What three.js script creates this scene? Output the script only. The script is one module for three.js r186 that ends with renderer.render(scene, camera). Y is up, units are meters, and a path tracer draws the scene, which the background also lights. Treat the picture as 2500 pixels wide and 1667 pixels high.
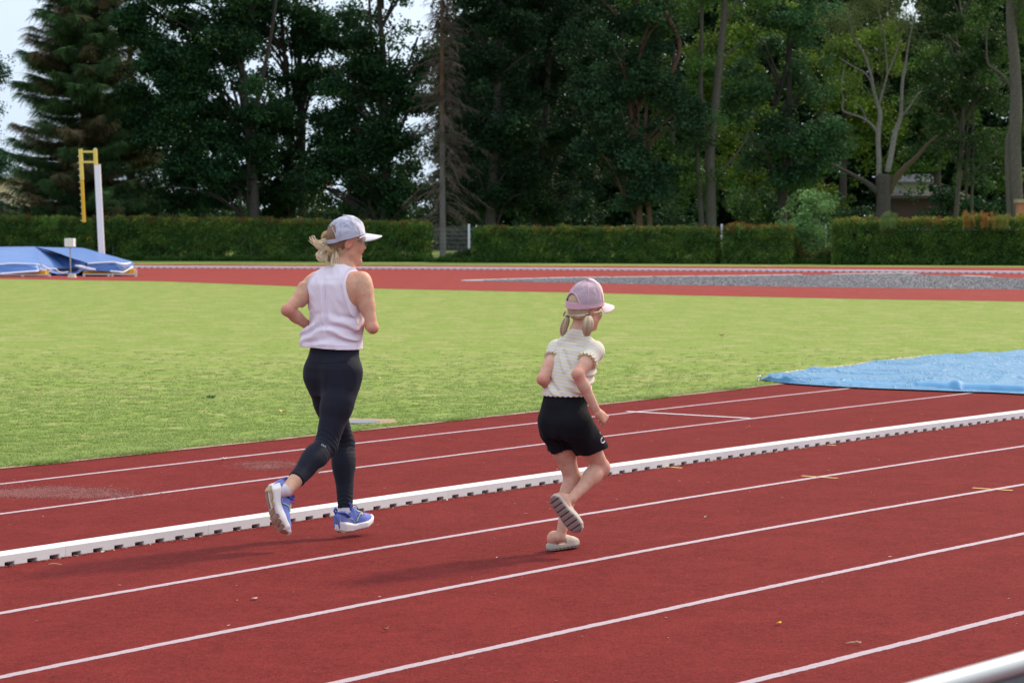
import * as THREE from 'three';
import { mergeGeometries } from 'three/addons/utils/BufferGeometryUtils.js';
import { ImprovedNoise } from 'three/addons/math/ImprovedNoise.js';

// ---------------------------------------------------------------- camera, sky, sun, exposure
const EYE = 1.674, F = 5800, CX = 1250, CY = 833.5, HORIZON = 550;      // lens in pixels of the photograph
const PITCH = Math.atan((CY - HORIZON) / F);
const scene = new THREE.Scene();
const camera = new THREE.PerspectiveCamera(2 * Math.atan(CY / F) * 180 / Math.PI, 1024 / 682, 0.5, 3000);
camera.position.set(0, EYE, 0);
camera.rotation.x = -PITCH;
camera.focus = 12.5;
camera.userData.fStop = 8;
const renderer = new THREE.WebGLRenderer();
renderer.toneMapping = THREE.LinearToneMapping;
renderer.toneMappingExposure = 1;
renderer.shadowMap.enabled = true;

const SUN_AZ = 44 * Math.PI / 180, SUN_EL = 40 * Math.PI / 180;           // right of the view axis, above the horizon
const sunDir = new THREE.Vector3(Math.sin(SUN_AZ) * Math.cos(SUN_EL), Math.sin(SUN_EL), -Math.cos(SUN_AZ) * Math.cos(SUN_EL));
const sun = new THREE.DirectionalLight(0xffe9c8, 3.7);
sun.position.copy(sunDir).multiplyScalar(120).add(new THREE.Vector3(0, 0, -30));
sun.target.position.set(0, 0, -30);
sun.castShadow = true;
sun.shadow.radius = 9;
sun.shadow.mapSize.set(4096, 4096);
Object.assign(sun.shadow.camera, { left: -70, right: 70, top: 70, bottom: -70, near: 1, far: 320 });
sun.name = 'sun';
scene.add(sun, sun.target);

const noise = new ImprovedNoise();
const fbm = (x, y, z, o = 4) => { let a = 1, s = 0, t = 0; for (let i = 0; i < o; i++) { s += a * noise.noise(x, y, z); t += a; a *= 0.5; x = x * 2.03 + 7.1; y = y * 2.03 + 3.7; z = z * 2.03 + 1.3; } return s / t; };
const smooth = (a, b, x) => { const t = Math.min(1, Math.max(0, (x - a) / (b - a))); return t * t * (3 - 2 * t); };
const mixn = (a, b, t) => a + (b - a) * t;
{ // thin bright cloud: three times brighter overhead than at the horizon, pale blue low down, whiter towards the veiled sun
  const W = 1024, H = 512, data = new Float32Array(W * H * 4), d = new THREE.Vector3();
  for (let j = 0; j < H; j++) for (let i = 0; i < W; i++) {
    const el = ((j + 0.5) / H - 0.5) * Math.PI, az = ((i + 0.5) / W - 0.5) * 2 * Math.PI;
    d.set(Math.cos(el) * Math.cos(az), Math.sin(el), Math.cos(el) * Math.sin(az));
    const s = Math.max(0, Math.sin(el));
    const ang = Math.acos(Math.min(1, Math.max(-1, d.dot(sunDir))));
    const glow = Math.exp(-ang * ang / 0.75);
    const cl = smooth(-0.12, 0.35, fbm(d.x * 2.2 + 5, d.y * 4.5, d.z * 2.2, 5) + 0.12 * glow);
    const base = (0.78 + 0.46 * s) * (1 + 0.22 * cl);
    const white = Math.min(1, 0.12 + 0.45 * cl + 0.8 * glow + 0.35 * s);
    const k = base * (1 + 0.8 * glow);
    const o = (j * W + i) * 4;
    data[o] = k * mixn(0.74, 1.0, white); data[o + 1] = k * mixn(0.95, 1.0, white); data[o + 2] = k * mixn(1.20, 1.02, white); data[o + 3] = 1;
  }
  const sky = new THREE.DataTexture(data, W, H, THREE.RGBAFormat, THREE.FloatType);
  sky.mapping = THREE.EquirectangularReflectionMapping;
  sky.magFilter = THREE.LinearFilter; sky.needsUpdate = true;
  scene.background = sky; scene.environment = sky;
}

// ---------------------------------------------------------------- helpers
const V = (x, y, z) => new THREE.Vector3(x, y, z);
function rng(seed) { let a = seed >>> 0; return () => { a = (a + 0x6D2B79F5) | 0; let t = Math.imul(a ^ (a >>> 15), 1 | a); t = (t + Math.imul(t ^ (t >>> 7), 61 | t)) ^ t; return ((t ^ (t >>> 14)) >>> 0) / 4294967296; }; }
const R = rng(20240717);
const cosP = Math.cos(PITCH), sinP = Math.sin(PITCH);
function ray(px, py) { const u = (px - CX) / F, v = (py - CY) / F; return [u, -v * cosP - sinP, cosP - v * sinP]; }
const at = (px, py, Z) => { const r = ray(px, py), t = Z / r[2]; return V(r[0] * t, EYE + r[1] * t, -Z); };         // the point seen at a pixel, Z metres ahead
const ground = (px, py, y = 0) => { const r = ray(px, py), t = (y - EYE) / r[1]; return V(r[0] * t, y, -r[2] * t); };  // the point of the ground seen there

const taken = new Map();
function numbered(name) { const n = taken.get(name) ?? 0; taken.set(name, n + 1); return n ? `${name}_${String(n).padStart(3, '0')}` : name; }
function shade(o) { o.traverse((m) => { if (m.isMesh) { m.castShadow = true; m.receiveShadow = true; } }); return o; }
function thing(name, label, category, pos = V(0, 0, 0), group) {
  const o = new THREE.Group(); o.name = numbered(name); o.position.copy(pos); scene.add(o);
  o.userData = { label, category }; if (group) o.userData.group = group;
  return o;
}
function part(name, geo, mat, parent, label) { const m = new THREE.Mesh(geo, mat); m.name = name; m.castShadow = m.receiveShadow = true; if (label) m.userData.label = label; parent.add(m); return m; }
function partW(name, geo, mat, parent, label) { const p = V(0, 0, 0); for (let o = parent; o && o !== scene; o = o.parent) p.add(o.position); geo.translate(-p.x, -p.y, -p.z); return part(name, geo, mat, parent, label); } // geometry given in world axes
function structure(name, geo, mat, label) { const m = new THREE.Mesh(geo, mat); m.name = name; m.receiveShadow = true; m.castShadow = true; m.userData = { kind: 'structure' }; if (label) m.userData.label = label; scene.add(m); return m; }
function tagged(mesh, label, category, group) { mesh.name = numbered(mesh.name); mesh.userData.label = label; mesh.userData.category = category; if (group) mesh.userData.group = group; scene.add(mesh); return mesh; }

const rgb = (r, g, b) => new THREE.Color().setRGB(r, g, b);
const std = (color, roughness = 0.8, more = {}) => new THREE.MeshStandardMaterial({ color, roughness, ...more });
const phys = (color, roughness = 0.8, more = {}) => new THREE.MeshPhysicalMaterial({ color, roughness, ...more });

// tiling noise for textures
function lattice(seed, n) { const r = rng(seed), a = new Float32Array(n * n); for (let i = 0; i < a.length; i++) a[i] = r() * 2 - 1; return (u, v) => { u = (u - Math.floor(u)) * n; v = (v - Math.floor(v)) * n; const i = Math.floor(u), j = Math.floor(v), f = u - i, g = v - j, s = f * f * (3 - 2 * f), t = g * g * (3 - 2 * g), i1 = (i + 1) % n, j1 = (j + 1) % n; return mixn(mixn(a[j * n + i], a[j * n + i1], s), mixn(a[j1 * n + i], a[j1 * n + i1], s), t); }; }
function texture(W, H, fn, srgb, repeat) { // fn(u, v) -> [r, g, b] linear 0..1, or a number
  const d = new Uint8Array(W * H * 4);
  const enc = srgb ? (c) => 255 * (c <= 0.0031308 ? 12.92 * c : 1.055 * Math.pow(c, 1 / 2.4) - 0.055) : (c) => 255 * c;
  for (let j = 0; j < H; j++) for (let i = 0; i < W; i++) { const c = fn((i + 0.5) / W, (j + 0.5) / H), o = (j * W + i) * 4; for (let k = 0; k < 3; k++) d[o + k] = Math.max(0, Math.min(255, enc(Array.isArray(c) ? c[k] : c))); d[o + 3] = 255; }
  const t = new THREE.DataTexture(d, W, H); t.wrapS = t.wrapT = THREE.RepeatWrapping; t.magFilter = THREE.LinearFilter; t.minFilter = THREE.LinearMipmapLinearFilter; t.generateMipmaps = true;
  if (srgb) t.colorSpace = THREE.SRGBColorSpace; if (repeat) t.repeat.set(repeat, repeat); t.needsUpdate = true; return t;
}

// geometry collectors
class Geo { // triangles and quads by points
  constructor() { this.p = []; this.i = []; this.c = []; this.u = []; }
  v(x, y, z, u = 0, w = 0, c) { this.p.push(x, y, z); this.u.push(u, w); if (c) this.c.push(c[0], c[1], c[2]); return this.p.length / 3 - 1; }
  quad(a, b, c, d) { this.i.push(a, b, c, a, c, d); }
  tri(a, b, c) { this.i.push(a, b, c); }
  build(flat) { let g = new THREE.BufferGeometry(); g.setAttribute('position', new THREE.Float32BufferAttribute(this.p, 3)); g.setAttribute('uv', new THREE.Float32BufferAttribute(this.u, 2)); if (this.c.length) g.setAttribute('color', new THREE.Float32BufferAttribute(this.c, 3)); g.setIndex(this.i); if (flat) g = g.toNonIndexed(); g.computeVertexNormals(); return g; }
}
function gridGeo(nu, nv, fn, closeU) { // fn(u, v) -> Vector3; uv from fn.uv or u, v
  const g = new Geo();
  for (let j = 0; j <= nv; j++) for (let i = 0; i <= nu; i++) { const p = fn(i / nu, j / nv); g.v(p.x, p.y, p.z, p.u ?? i / nu, p.w ?? j / nv); }
  for (let j = 0; j < nv; j++) for (let i = 0; i < nu; i++) { const a = j * (nu + 1) + i; g.quad(a, a + 1, a + nu + 2, a + nu + 1); }
  return g.build();
}
function spline(pts, t) { const n = pts.length - 1, x = Math.min(n - 1e-9, Math.max(0, t * n)), i = Math.floor(x), f = x - i; const p = (k) => pts[Math.min(n, Math.max(0, k))]; const a = p(i - 1), b = p(i), c = p(i + 1), d = p(i + 2); const h = (k) => 0.5 * (2 * b[k] + (c[k] - a[k]) * f + (2 * a[k] - 5 * b[k] + 4 * c[k] - d[k]) * f * f + (3 * b[k] - a[k] - 3 * c[k] + d[k]) * f * f * f); return [h(0), h(1), h(2), b[3] !== undefined ? mixn(b[3], c[3], f) : undefined]; }
const arr = (v) => Array.isArray(v) ? v : [v.x, v.y, v.z];
function tube(pts, radius, seg = 12, rad = 6, caps = true, G = new Geo()) { // pts: [x, y, z, r?]; tapered tube along a Catmull-Rom curve, into a collector
  pts = pts.map(arr);
  const base = G.p.length / 3; let N = V(0, 1, 0), prevT = null; let len = 0, last = null;
  for (let j = 0; j <= seg; j++) {
    const t = j / seg, c = spline(pts, t), e = spline(pts, Math.min(1, t + 0.01)), b = spline(pts, Math.max(0, t - 0.01));
    const T = V(e[0] - b[0], e[1] - b[1], e[2] - b[2]).normalize();
    if (!prevT) { N = Math.abs(T.y) > 0.9 ? V(1, 0, 0) : V(0, 1, 0); }
    N.addScaledVector(T, -N.dot(T)).normalize(); const B = V(0, 0, 0).crossVectors(T, N); prevT = T;
    const r = c[3] !== undefined ? c[3] : typeof radius === 'function' ? radius(t) : radius;
    if (last) len += Math.hypot(c[0] - last[0], c[1] - last[1], c[2] - last[2]); last = c;
    for (let i = 0; i < rad; i++) { const a = i / rad * 2 * Math.PI, ca = Math.cos(a) * r, sa = Math.sin(a) * r; G.v(c[0] + N.x * ca + B.x * sa, c[1] + N.y * ca + B.y * sa, c[2] + N.z * ca + B.z * sa, i / rad, len); }
  }
  for (let j = 0; j < seg; j++) for (let i = 0; i < rad; i++) { const a = base + j * rad + i, b = base + j * rad + (i + 1) % rad; G.quad(a, b, b + rad, a + rad); }
  if (caps) for (const [j, f] of [[0, 1], [seg, 0]]) { const c = spline(pts, j / seg), m = G.v(c[0], c[1], c[2], 0, 0); for (let i = 0; i < rad; i++) { const a = base + j * rad + i, b = base + j * rad + (i + 1) % rad; f ? G.tri(m, b, a) : G.tri(m, a, b); } }
  return G;
}
function box(w, h, d, x = 0, y = 0, z = 0, ry = 0) { const g = new THREE.BoxGeometry(w, h, d); if (ry) g.rotateY(ry); g.translate(x, y, z); return g; }
function barBetween(a, b, w, h) { // square bar from a to b
  const d = b.clone().sub(a), L = d.length(), g = new THREE.BoxGeometry(w, L, h); g.translate(0, L / 2, 0);
  g.applyQuaternion(new THREE.Quaternion().setFromUnitVectors(V(0, 1, 0), d.normalize())); g.translate(a.x, a.y, a.z); return g;
}

// ---------------------------------------------------------------- the ground: lawn, running track, apron, gravel
// the track runs along D, 38 degrees right of the view axis; N is measured across it, from the camera
const PHI = 38 * Math.PI / 180, TD = [Math.sin(PHI), -Math.cos(PHI)], TN = [Math.cos(PHI), Math.sin(PHI)];
const onTrack = (s, n, y = 0) => V(s * TD[0] + n * TN[0], y, s * TD[1] + n * TN[1]);
const trackCoords = (p) => [p.x * TD[0] + p.z * TD[1], p.x * TN[0] + p.z * TN[1]];
const curve = (a, b, c, s0, s1) => (s) => { const q = Math.min(s1, Math.max(s0, s)), x = q - 15; return a * x * x + b * x + c + (2 * a * x + b) * (s - q); };
const EDGE = {
  lawn: curve(-0.00248, -0.02755, -12.863, 8, 21), lane_c: curve(0.00115, -0.02049, -12.151, 8, 21), lane_b: curve(0.00289, -0.01441, -10.962, 8, 21), kerb: curve(0.00362, 0.00814, -9.231, 7, 19),
  line_a: curve(0.00407, 0.03002, -8.034, 6.6, 16.5), line_b: curve(0.00609, 0.07071, -6.731, 5.7, 14.1), line_c: curve(0.00388, 0.06574, -5.529, 6.8, 11.8), line_d: curve(0, 0.04591, -4.270, 6, 10),
};

const grain = lattice(11, 256), mid = lattice(12, 64), big = lattice(13, 16), fine = lattice(14, 1024), fine2 = lattice(15, 1024);
const rubberTex = (c, seed) => { const sp = lattice(seed, 512), sp2 = lattice(seed + 1, 512); return texture(1024, 1024, (u, v) => {
  const g = fine(u, v) * 0.5 + fine2(v, u) * 0.35 + 0.55 * sp(v, u), m = 0.08 * mid(u, v) + 0.07 * big(u, v) + 0.15 * grain(u, v);
  let k = 1 + 0.42 * g + m, w = 0;
  const a = sp(u, v), b = sp2(v, u); if (a > 0.93) w = 0.22 * (a - 0.93) / 0.07; if (b > 0.92) k *= 0.55;
  return [c[0] * k + w * 0.30, c[1] * k + w * 0.22, c[2] * k + w * 0.22];
}, true); };
const rubberBump = texture(1024, 1024, (u, v) => 0.5 + 0.3 * fine(u, v) + 0.2 * grain(u * 2, v * 2), false);
const NEAR_RED = [0.140, 0.0210, 0.0200], FAR_RED_LIT = [0.222, 0.047, 0.043];  // far red lightened to stand in for brightness at the grazing view
const trackMat = phys(0xffffff, 0.82, { map: rubberTex(NEAR_RED, 31), bumpMap: rubberBump, bumpScale: 0.004, specularIntensity: 0.04 });
const apronMat = phys(0xffffff, 0.85, { map: rubberTex(FAR_RED_LIT, 41), bumpMap: rubberBump, bumpScale: 0.004, specularIntensity: 0.04 });

function strip(s0, s1, ds, n0, n1, y, tile = 2.6, nn = 1) { // a sheet between two edges of the track
  const g = new Geo(), k = Math.ceil((s1 - s0) / ds);
  for (let i = 0; i <= k; i++) { const s = mixn(s0, s1, i / k); for (let j = 0; j <= nn; j++) { const n = mixn(n0(s), n1(s), j / nn), p = onTrack(s, n, y); g.v(p.x, p.y, p.z, s / tile, n / tile); } }
  for (let i = 0; i < k; i++) for (let j = 0; j < nn; j++) { const a = i * (nn + 1) + j; g.quad(a, a + 1, a + nn + 2, a + nn + 1); }
  return g.build();
}
const upward = (g) => { const n = g.attributes.normal; if (n.getY(0) < 0) { const ix = g.index.array; for (let i = 0; i < ix.length; i += 3) { const t = ix[i]; ix[i] = ix[i + 1]; ix[i + 1] = t; } g.computeVertexNormals(); } return g; };
function polygon(pts, y, tile = 2.6) { // flat sheet from ground points
  const sh = new THREE.Shape(pts.map((p) => new THREE.Vector2(p.x, -p.z))), g = new THREE.ShapeGeometry(sh); g.rotateX(-Math.PI / 2); g.translate(0, y, 0);
  const q = g.attributes.position, u = g.attributes.uv; for (let i = 0; i < q.count; i++) u.setXY(i, q.getX(i) / tile, -q.getZ(i) / tile); g.computeVertexNormals(); return upward(g);
}

// lawn: one sheet to the horizon, mown in faint bands
{
  const streak = lattice(51, 64), mott = lattice(52, 32), f = lattice(53, 512), f2 = lattice(54, 256);
  const tex = texture(2048, 1024, (u, v) => {
    const dry = smooth(-0.15, 0.7, 0.55 * mott(u, v) + 0.45 * streak(u * 0.5, v * 2) + 0.35 * f2(u, v));
    const k = 1 + 0.22 * f(u, v) + 0.12 * f2(u, v) + 0.08 * streak(u, v);
    return [mixn(0.166, 0.245, dry) * k, mixn(0.228, 0.260, dry) * k, mixn(0.052, 0.098, dry) * k];
  }, true);
  const bump = texture(1024, 1024, (u, v) => 0.5 + 0.35 * f(u, v) + 0.15 * f2(u, v), false);
  const mat = phys(0xffffff, 0.9, { map: tex, bumpMap: bump, bumpScale: 0.006, specularIntensity: 0.1 });
  const g = new THREE.PlaneGeometry(3000, 3000, 1, 1); g.rotateX(-Math.PI / 2); g.translate(0, 0, -900);
  const q = g.attributes.position, u = g.attributes.uv; for (let i = 0; i < q.count; i++) u.setXY(i, q.getX(i) / 9, -q.getZ(i) / 9);
  structure('lawn', g, mat, 'mown green lawn inside and beyond the running track');
}

// running track near the camera with its lane lines
const track = new THREE.Group(); track.name = 'running_track'; track.userData = { kind: 'structure', label: 'red rubber running track with white lane lines' }; scene.add(track);
part('rubber_surface', upward(strip(-60, 150, 2, EDGE.lawn, () => 3.5, 0.004, 2.6, 4)), trackMat, track);
{
  const ls = lattice(61, 512), ls2 = lattice(62, 128);
  const worn = (c) => texture(1024, 64, (u, v) => { const k = 0.5 * ls(u, v * 0.08) + 0.5 * fine(u, v * 0.06), b = smooth(0.28, 0.5, k + 0.15 * ls2(u, v)); return [mixn(c[0], 0.34, b), mixn(c[1], 0.16, b), mixn(c[2], 0.18, b)]; }, true);
  const paint = phys(0xffffff, 0.75, { map: worn([0.44, 0.37, 0.42]), bumpMap: rubberBump, bumpScale: 0.002, specularIntensity: 0.2 });
  const fresh = std(0xffffff, 0.7, { map: worn([0.60, 0.66, 0.74]) }), yellow = std(0xffffff, 0.75, { map: worn([0.62, 0.40, 0.11]) });
  const painted = (a, b, w, mat, y = 0.008, name = 'lane_line', L = 0.02) => { // a ribbon of paint between ground points, its edges ragged by the granules
    const g = new Geo(), len = a.distanceTo(b), k = Math.max(2, Math.ceil(len / L)), d = b.clone().sub(a).normalize(), n = V(-d.z, 0, d.x);
    for (let i = 0; i <= k; i++) { const t = i / k, p = a.clone().lerp(b, t), wob = 0.004 * noise.noise(t * len * 3.1, a.x, 2); for (const sd of [-1, 1]) { const e = sd * (w / 2 + 0.004 * (R() - 0.5)) + wob; g.v(p.x + n.x * e, y, p.z + n.z * e, t * len / 1.0, (sd + 1) / 2); } }
    for (let i = 0; i < k; i++) { const q = i * 2; g.quad(q, q + 1, q + 3, q + 2); }
    part(name, upward(g.build()), mat, track);
  };
  const lane = (fn, s0, s1, w = 0.05) => {
    const g = new Geo(), k = Math.ceil((s1 - s0) / 0.02);
    for (let i = 0; i <= k; i++) { const s = mixn(s0, s1, i / k), wob = 0.006 * fbm(s * 1.7, fn(0), 4, 2); for (const sd of [-1, 1]) { const p = onTrack(s, fn(s) + wob + sd * (w / 2 + 0.006 * (R() - 0.5)), 0.0053); g.v(p.x, p.y, p.z, s, (sd + 1) / 2); } }
    for (let i = 0; i < k; i++) { const q = i * 2; g.quad(q, q + 1, q + 3, q + 2); }
    part('lane_line', upward(g.build()), paint, track);
  };
  lane(EDGE.lane_c, 2, 27, 0.048); lane(EDGE.lane_b, 2, 27, 0.048); lane(EDGE.line_a, 0, 26); lane(EDGE.line_b, 0, 24); lane(EDGE.line_c, 0, 22); lane(EDGE.line_d, 0, 20);
  painted(ground(1530, 1005.5), ground(1832, 1022.5), 0.05, fresh, 0.0066, 'cross_line');
  for (const [x0, y0, x1, y1] of [[1958, 1163.5, 2046, 1169.5], [2376, 1193, 2474, 1199.5], [1630, 1141.5, 1666, 1144.5], [2020, 1088.2, 2043, 1089]]) painted(ground(x0, y0), ground(x1, y1), 0.03, yellow, 0.0066, 'lane_mark');
  // seam between two lengths of rubber
  painted(ground(1815, 978), ground(2035, 988.5), 0.006, std(rgb(0.05, 0.012, 0.012), 0.9), 0.0047, 'rubber_seam');
}
// earth strip where the rubber ends and the lawn begins
{
  const e = lattice(71, 128), tex = texture(512, 64, (u, v) => { const k = 1 + 0.4 * fine(u, v * 0.1) + 0.3 * e(u, v); return [0.30 * k, 0.20 * k, 0.15 * k]; }, true);
  const g = new Geo(), k = 1800; for (let i = 0; i <= k; i++) { const s = mixn(-20, 60, i / k), n = EDGE.lawn(s); for (const [o] of [[-0.05], [0.05]]) { const p = onTrack(s, n + o + 0.02 * noise.noise(s * 2.3, o * 50, 1) + 0.008 * (R() - 0.5), 0.009); g.v(p.x, p.y, p.z, s, o > 0 ? 1 : 0); } }
  for (let i = 0; i < k; i++) { const q = i * 2; g.quad(q, q + 1, q + 3, q + 2); }
  structure('earth_edge', upward(g.build()), std(0xffffff, 0.95, { map: tex }), 'thin strip of bare earth along the lawn edge');
}
// apron of red rubber, lightened for the grazing view, across the field: lawn side, gravel wedge, far lanes
{
  const near = [[-900, 640], [-300, 664], [0, 681], [400, 687], [716, 699], [1000, 706.5], [1387, 713.8], [1700, 721.5], [2100, 730], [2500, 736], [3000, 745]];
  const far = [[3000, 655], [2500, 652.8], [1700, 650], [1000, 648], [330, 645.2], [-200, 643], [-900, 638]];
  const ap = structure('rubber_apron', polygon([...near, ...far].map(([x, y]) => ground(x, y)), 0.004), apronMat, 'red rubber apron and far bend across the field, colour lightened for the grazing view');
  const gt = lattice(81, 512), gt2 = lattice(82, 128);
  const gravel = std(0xffffff, 0.95, { map: texture(1024, 1024, (u, v) => { const k = 1 + 0.55 * gt(u, v) + 0.2 * gt2(u, v); return [0.135 * k, 0.132 * k, 0.145 * k]; }, true), bumpMap: texture(512, 512, (u, v) => 0.5 + 0.4 * gt(u, v), false), bumpScale: 0.03 });
  const top = [[1127, 686.4], [1388, 679.4], [1800, 674.8], [1960, 672], [2100, 669.8], [2190, 668.3], [2350, 674.8], [2500, 680.7], [2800, 690]];
  const low = [[2800, 712], [2500, 707], [2100, 702.8], [1800, 698.3], [1700, 697], [1387, 690.6]];
  const gv = structure('gravel_wedge', polygon([...top, ...low].map(([x, y]) => ground(x, y)), 0.008, 3), gravel, 'grey gravel wedge in the far red apron');
  { // loose stones of the gravel
    const r = rng(83), st = new THREE.IcosahedronGeometry(0.036, 0), list = [], c = new THREE.Color(); const yb = (x, a) => { let k = 0; while (k < a.length - 2 && a[k + 1][0] < x) k++; return mixn(a[k][1], a[k + 1][1], (x - a[k][0]) / (a[k + 1][0] - a[k][0])); }, lowUp = [[1127, 686.4], ...[...low].reverse()];
    for (let i = 0; i < 16000; i++) { const x = 1180 + 1600 * r(), y0 = yb(x, top), y1 = yb(x, lowUp); list.push(ground(x, mixn(y0 + 0.4, y1 - 0.4, r()))); }
    const im = new THREE.InstancedMesh(st, std(0xffffff, 0.95), list.length), m = new THREE.Matrix4(), q = new THREE.Quaternion(), e = new THREE.Euler(); list.forEach((p, i) => { q.setFromEuler(e.set(r() * 6, r() * 6, 0)); const s = 0.4 + 0.8 * r() * r(); m.compose(V(p.x, 0.01, p.z), q, V(s, s * 0.6, s)); im.setMatrixAt(i, m); const k = 0.11 + 0.15 * r(); c.setRGB(k, k * 0.98, k * 1.06); im.setColorAt(i, c); }); im.name = 'gravel_stones'; im.userData = { kind: 'stuff', label: 'loose grey stones on the gravel wedge', category: 'gravel' }; scene.add(im);
  }
  // whitish concrete edging along the gravel's far side
  const edge = std(rgb(0.62, 0.60, 0.60), 0.9);
  const pts = top.map(([x, y]) => ground(x, y)); for (let i = 0; i < pts.length - 1; i++) { const a = pts[i], b = pts[i + 1], d = b.clone().sub(a), L = d.length(), n = Math.max(1, Math.round(L / 1.6)); for (let j = 0; j < n; j++) { if (R() < 0.16 && i > 1) continue; const p = a.clone().lerp(b, (j + 0.04) / n), q = a.clone().lerp(b, (j + 0.96) / n); const g = new THREE.BoxGeometry(p.distanceTo(q), 0.05, 0.16); g.rotateY(Math.atan2(-(q.z - p.z), q.x - p.x)); g.translate((p.x + q.x) / 2, 0.012, (p.z + q.z) / 2); part('edging_stone', g, edge, gv); } }
  // faint scuffed paint lines across the far rubber
  const scuff = std(rgb(0.30, 0.09, 0.085), 0.9);
  for (const [x0, y0, x1, y1] of [[1300, 668.5, 1830, 666.5], [1750, 668, 1960, 664.5], [1500, 700.5, 2500, 717], [1700, 707, 2500, 722], [1450, 696, 2100, 708]]) { const n = 14; for (let j = 0; j < n; j++) { if (R() < 0.25) continue; const a = ground(mixn(x0, x1, j / n), mixn(y0, y1, j / n)), b = ground(mixn(x0, x1, (j + 0.8) / n), mixn(y0, y1, (j + 0.8) / n)); const g = new THREE.PlaneGeometry(a.distanceTo(b), 0.07); g.rotateX(-Math.PI / 2); g.rotateY(Math.atan2(-(b.z - a.z), b.x - a.x)); g.translate((a.x + b.x) / 2, 0.009, (a.z + b.z) / 2); part('scuffed_line', g, scuff, ap); } }
}

// grass blades: tufts on the nearer lawn, thicker at its edge (nobody could count them)
{
  const mk = (seed, n, h) => { const r = rng(seed), g = new Geo(); for (let i = 0; i < n; i++) { const a = r() * 6.283, d = 0.05 * Math.sqrt(r()), x = Math.cos(a) * d, z = Math.sin(a) * d, b = r() * 6.283, l = h * (0.22 + 0.34 * r()), lean = l * (0.9 + 1.6 * r()), w = 0.0028; const p0 = g.v(x - w * Math.sin(b), 0, z + w * Math.cos(b)), p1 = g.v(x + w * Math.sin(b), 0, z - w * Math.cos(b)), p2 = g.v(x + Math.cos(b) * lean, l, z + Math.sin(b) * lean); g.tri(p0, p1, p2); } return g.build(); };
  const mat = phys(0xffffff, 0.7, { side: THREE.DoubleSide, transmission: 0.35, specularIntensity: 0.3 });
  const kinds = [mk(5, 34, 0.032), mk(6, 34, 0.038), mk(7, 22, 0.060)];
  const lists = [[], [], []], r = rng(99), pt = V(0, 0, 0);
  const put = (x, z, sc, k, dry) => lists[k].push([x, z, sc, r() * 6.283, dry]);
  for (let i = 0; i < 52000; i++) { // over the lawn, thinning with distance
    const Z = 15.5 + 34 * Math.pow(r(), 1.7), x = (r() * 2 - 1) * Z * 0.235, p = V(x, 0, -Z), [s, n] = trackCoords(p);
    if (n > EDGE.lawn(s) - 0.03 || r() < smooth(16, 34, Z)) continue; put(x, -Z, 0.7 + 0.5 * r(), r() < 0.5 ? 0 : 1, 0);
  }
  for (let i = 0; i < 9000; i++) { const s = 7 + 16 * r(), off = -0.03 - 0.35 * r() * r(), w = smooth(-0.1, 0.4, noise.noise(s * 1.3, 3, 9)); if (r() > 0.2 + 0.6 * w) continue; const p = onTrack(s, EDGE.lawn(s) + off + 0.05 * w); put(p.x, p.z, 0.7 + 0.7 * r(), r() < 0.3 + 0.4 * w ? 2 : 1, 0.2); }
  const grp = new THREE.Group(); grp.name = 'lawn_grass'; grp.userData = { kind: 'stuff', label: 'short mown grass blades of the lawn', category: 'grass' }; scene.add(grp);
  const c = new THREE.Color(), m = new THREE.Matrix4(), q = new THREE.Quaternion(), up = V(0, 1, 0);
  lists.forEach((l, k) => {
    const im = new THREE.InstancedMesh(kinds[k], mat, l.length); im.name = 'grass_tufts'; im.userData = { kind: 'stuff' };
    l.forEach(([x, z, sc, a, dry], i) => { q.setFromAxisAngle(up, a); m.compose(pt.set(x, 0.001, z), q, V(sc, sc, sc)); im.setMatrixAt(i, m);
      const band = fbm(x * 0.10, z * 0.62, 1.5, 3) * 1.3, d = 0.15 + 0.7 * smooth(-0.35, 0.55, band + 0.35 * noise.noise(x * 1.4, z * 2.2, 8) + dry * 0.3), kk = 0.94 + 0.22 * r();
      c.setRGB(mixn(0.235, 0.345, d) * kk, mixn(0.345, 0.395, d) * kk, mixn(0.080, 0.150, d) * kk); im.setColorAt(i, c); });
    im.castShadow = im.receiveShadow = true; grp.add(im);
  });
}

// white plastic kerbs: every length is a piece of its own, with drain notches underneath
function kerbShape(L, notches, h) {
  const s = new THREE.Shape(); s.moveTo(0.003, 0.001); const pitch = L / notches, w = pitch * 0.47, nh = h * 0.36;
  for (let i = 0; i < notches; i++) { const x = (i + 0.5) * pitch - w / 2; s.lineTo(x, 0.001); s.lineTo(x, nh - 0.004); s.lineTo(x + 0.004, nh); s.lineTo(x + w - 0.004, nh); s.lineTo(x + w, nh - 0.004); s.lineTo(x + w, 0.001); }
  s.lineTo(L - 0.003, 0.001); s.lineTo(L - 0.003, h - 0.004); s.lineTo(0.003, h - 0.004); s.closePath(); return s;
}
function kerbSegment(L, notches, h, w) {
  const back = new THREE.Shape([[0.003, 0.001], [L - 0.003, 0.001], [L - 0.003, h - 0.004], [0.003, h - 0.004]].map(([x, y]) => new THREE.Vector2(x, y))), o = (d) => ({ depth: d - 0.010, bevelEnabled: true, bevelThickness: 0.005, bevelSize: 0.004, bevelSegments: 2, steps: 1 });
  const f = new THREE.ExtrudeGeometry(kerbShape(L, notches, h), o(w)), lid = new THREE.BoxGeometry(L - 0.012, h * 0.5, 0.012); f.translate(0, 0, 0.005); lid.translate(L / 2, h * 0.25 + 0.002, 0.012); // open underneath at the front, closed along the back
  const g = mergeGeometries([f, lid.toNonIndexed()].map((q) => { q.deleteAttribute('uv'); return q; })); return g;
}
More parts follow.
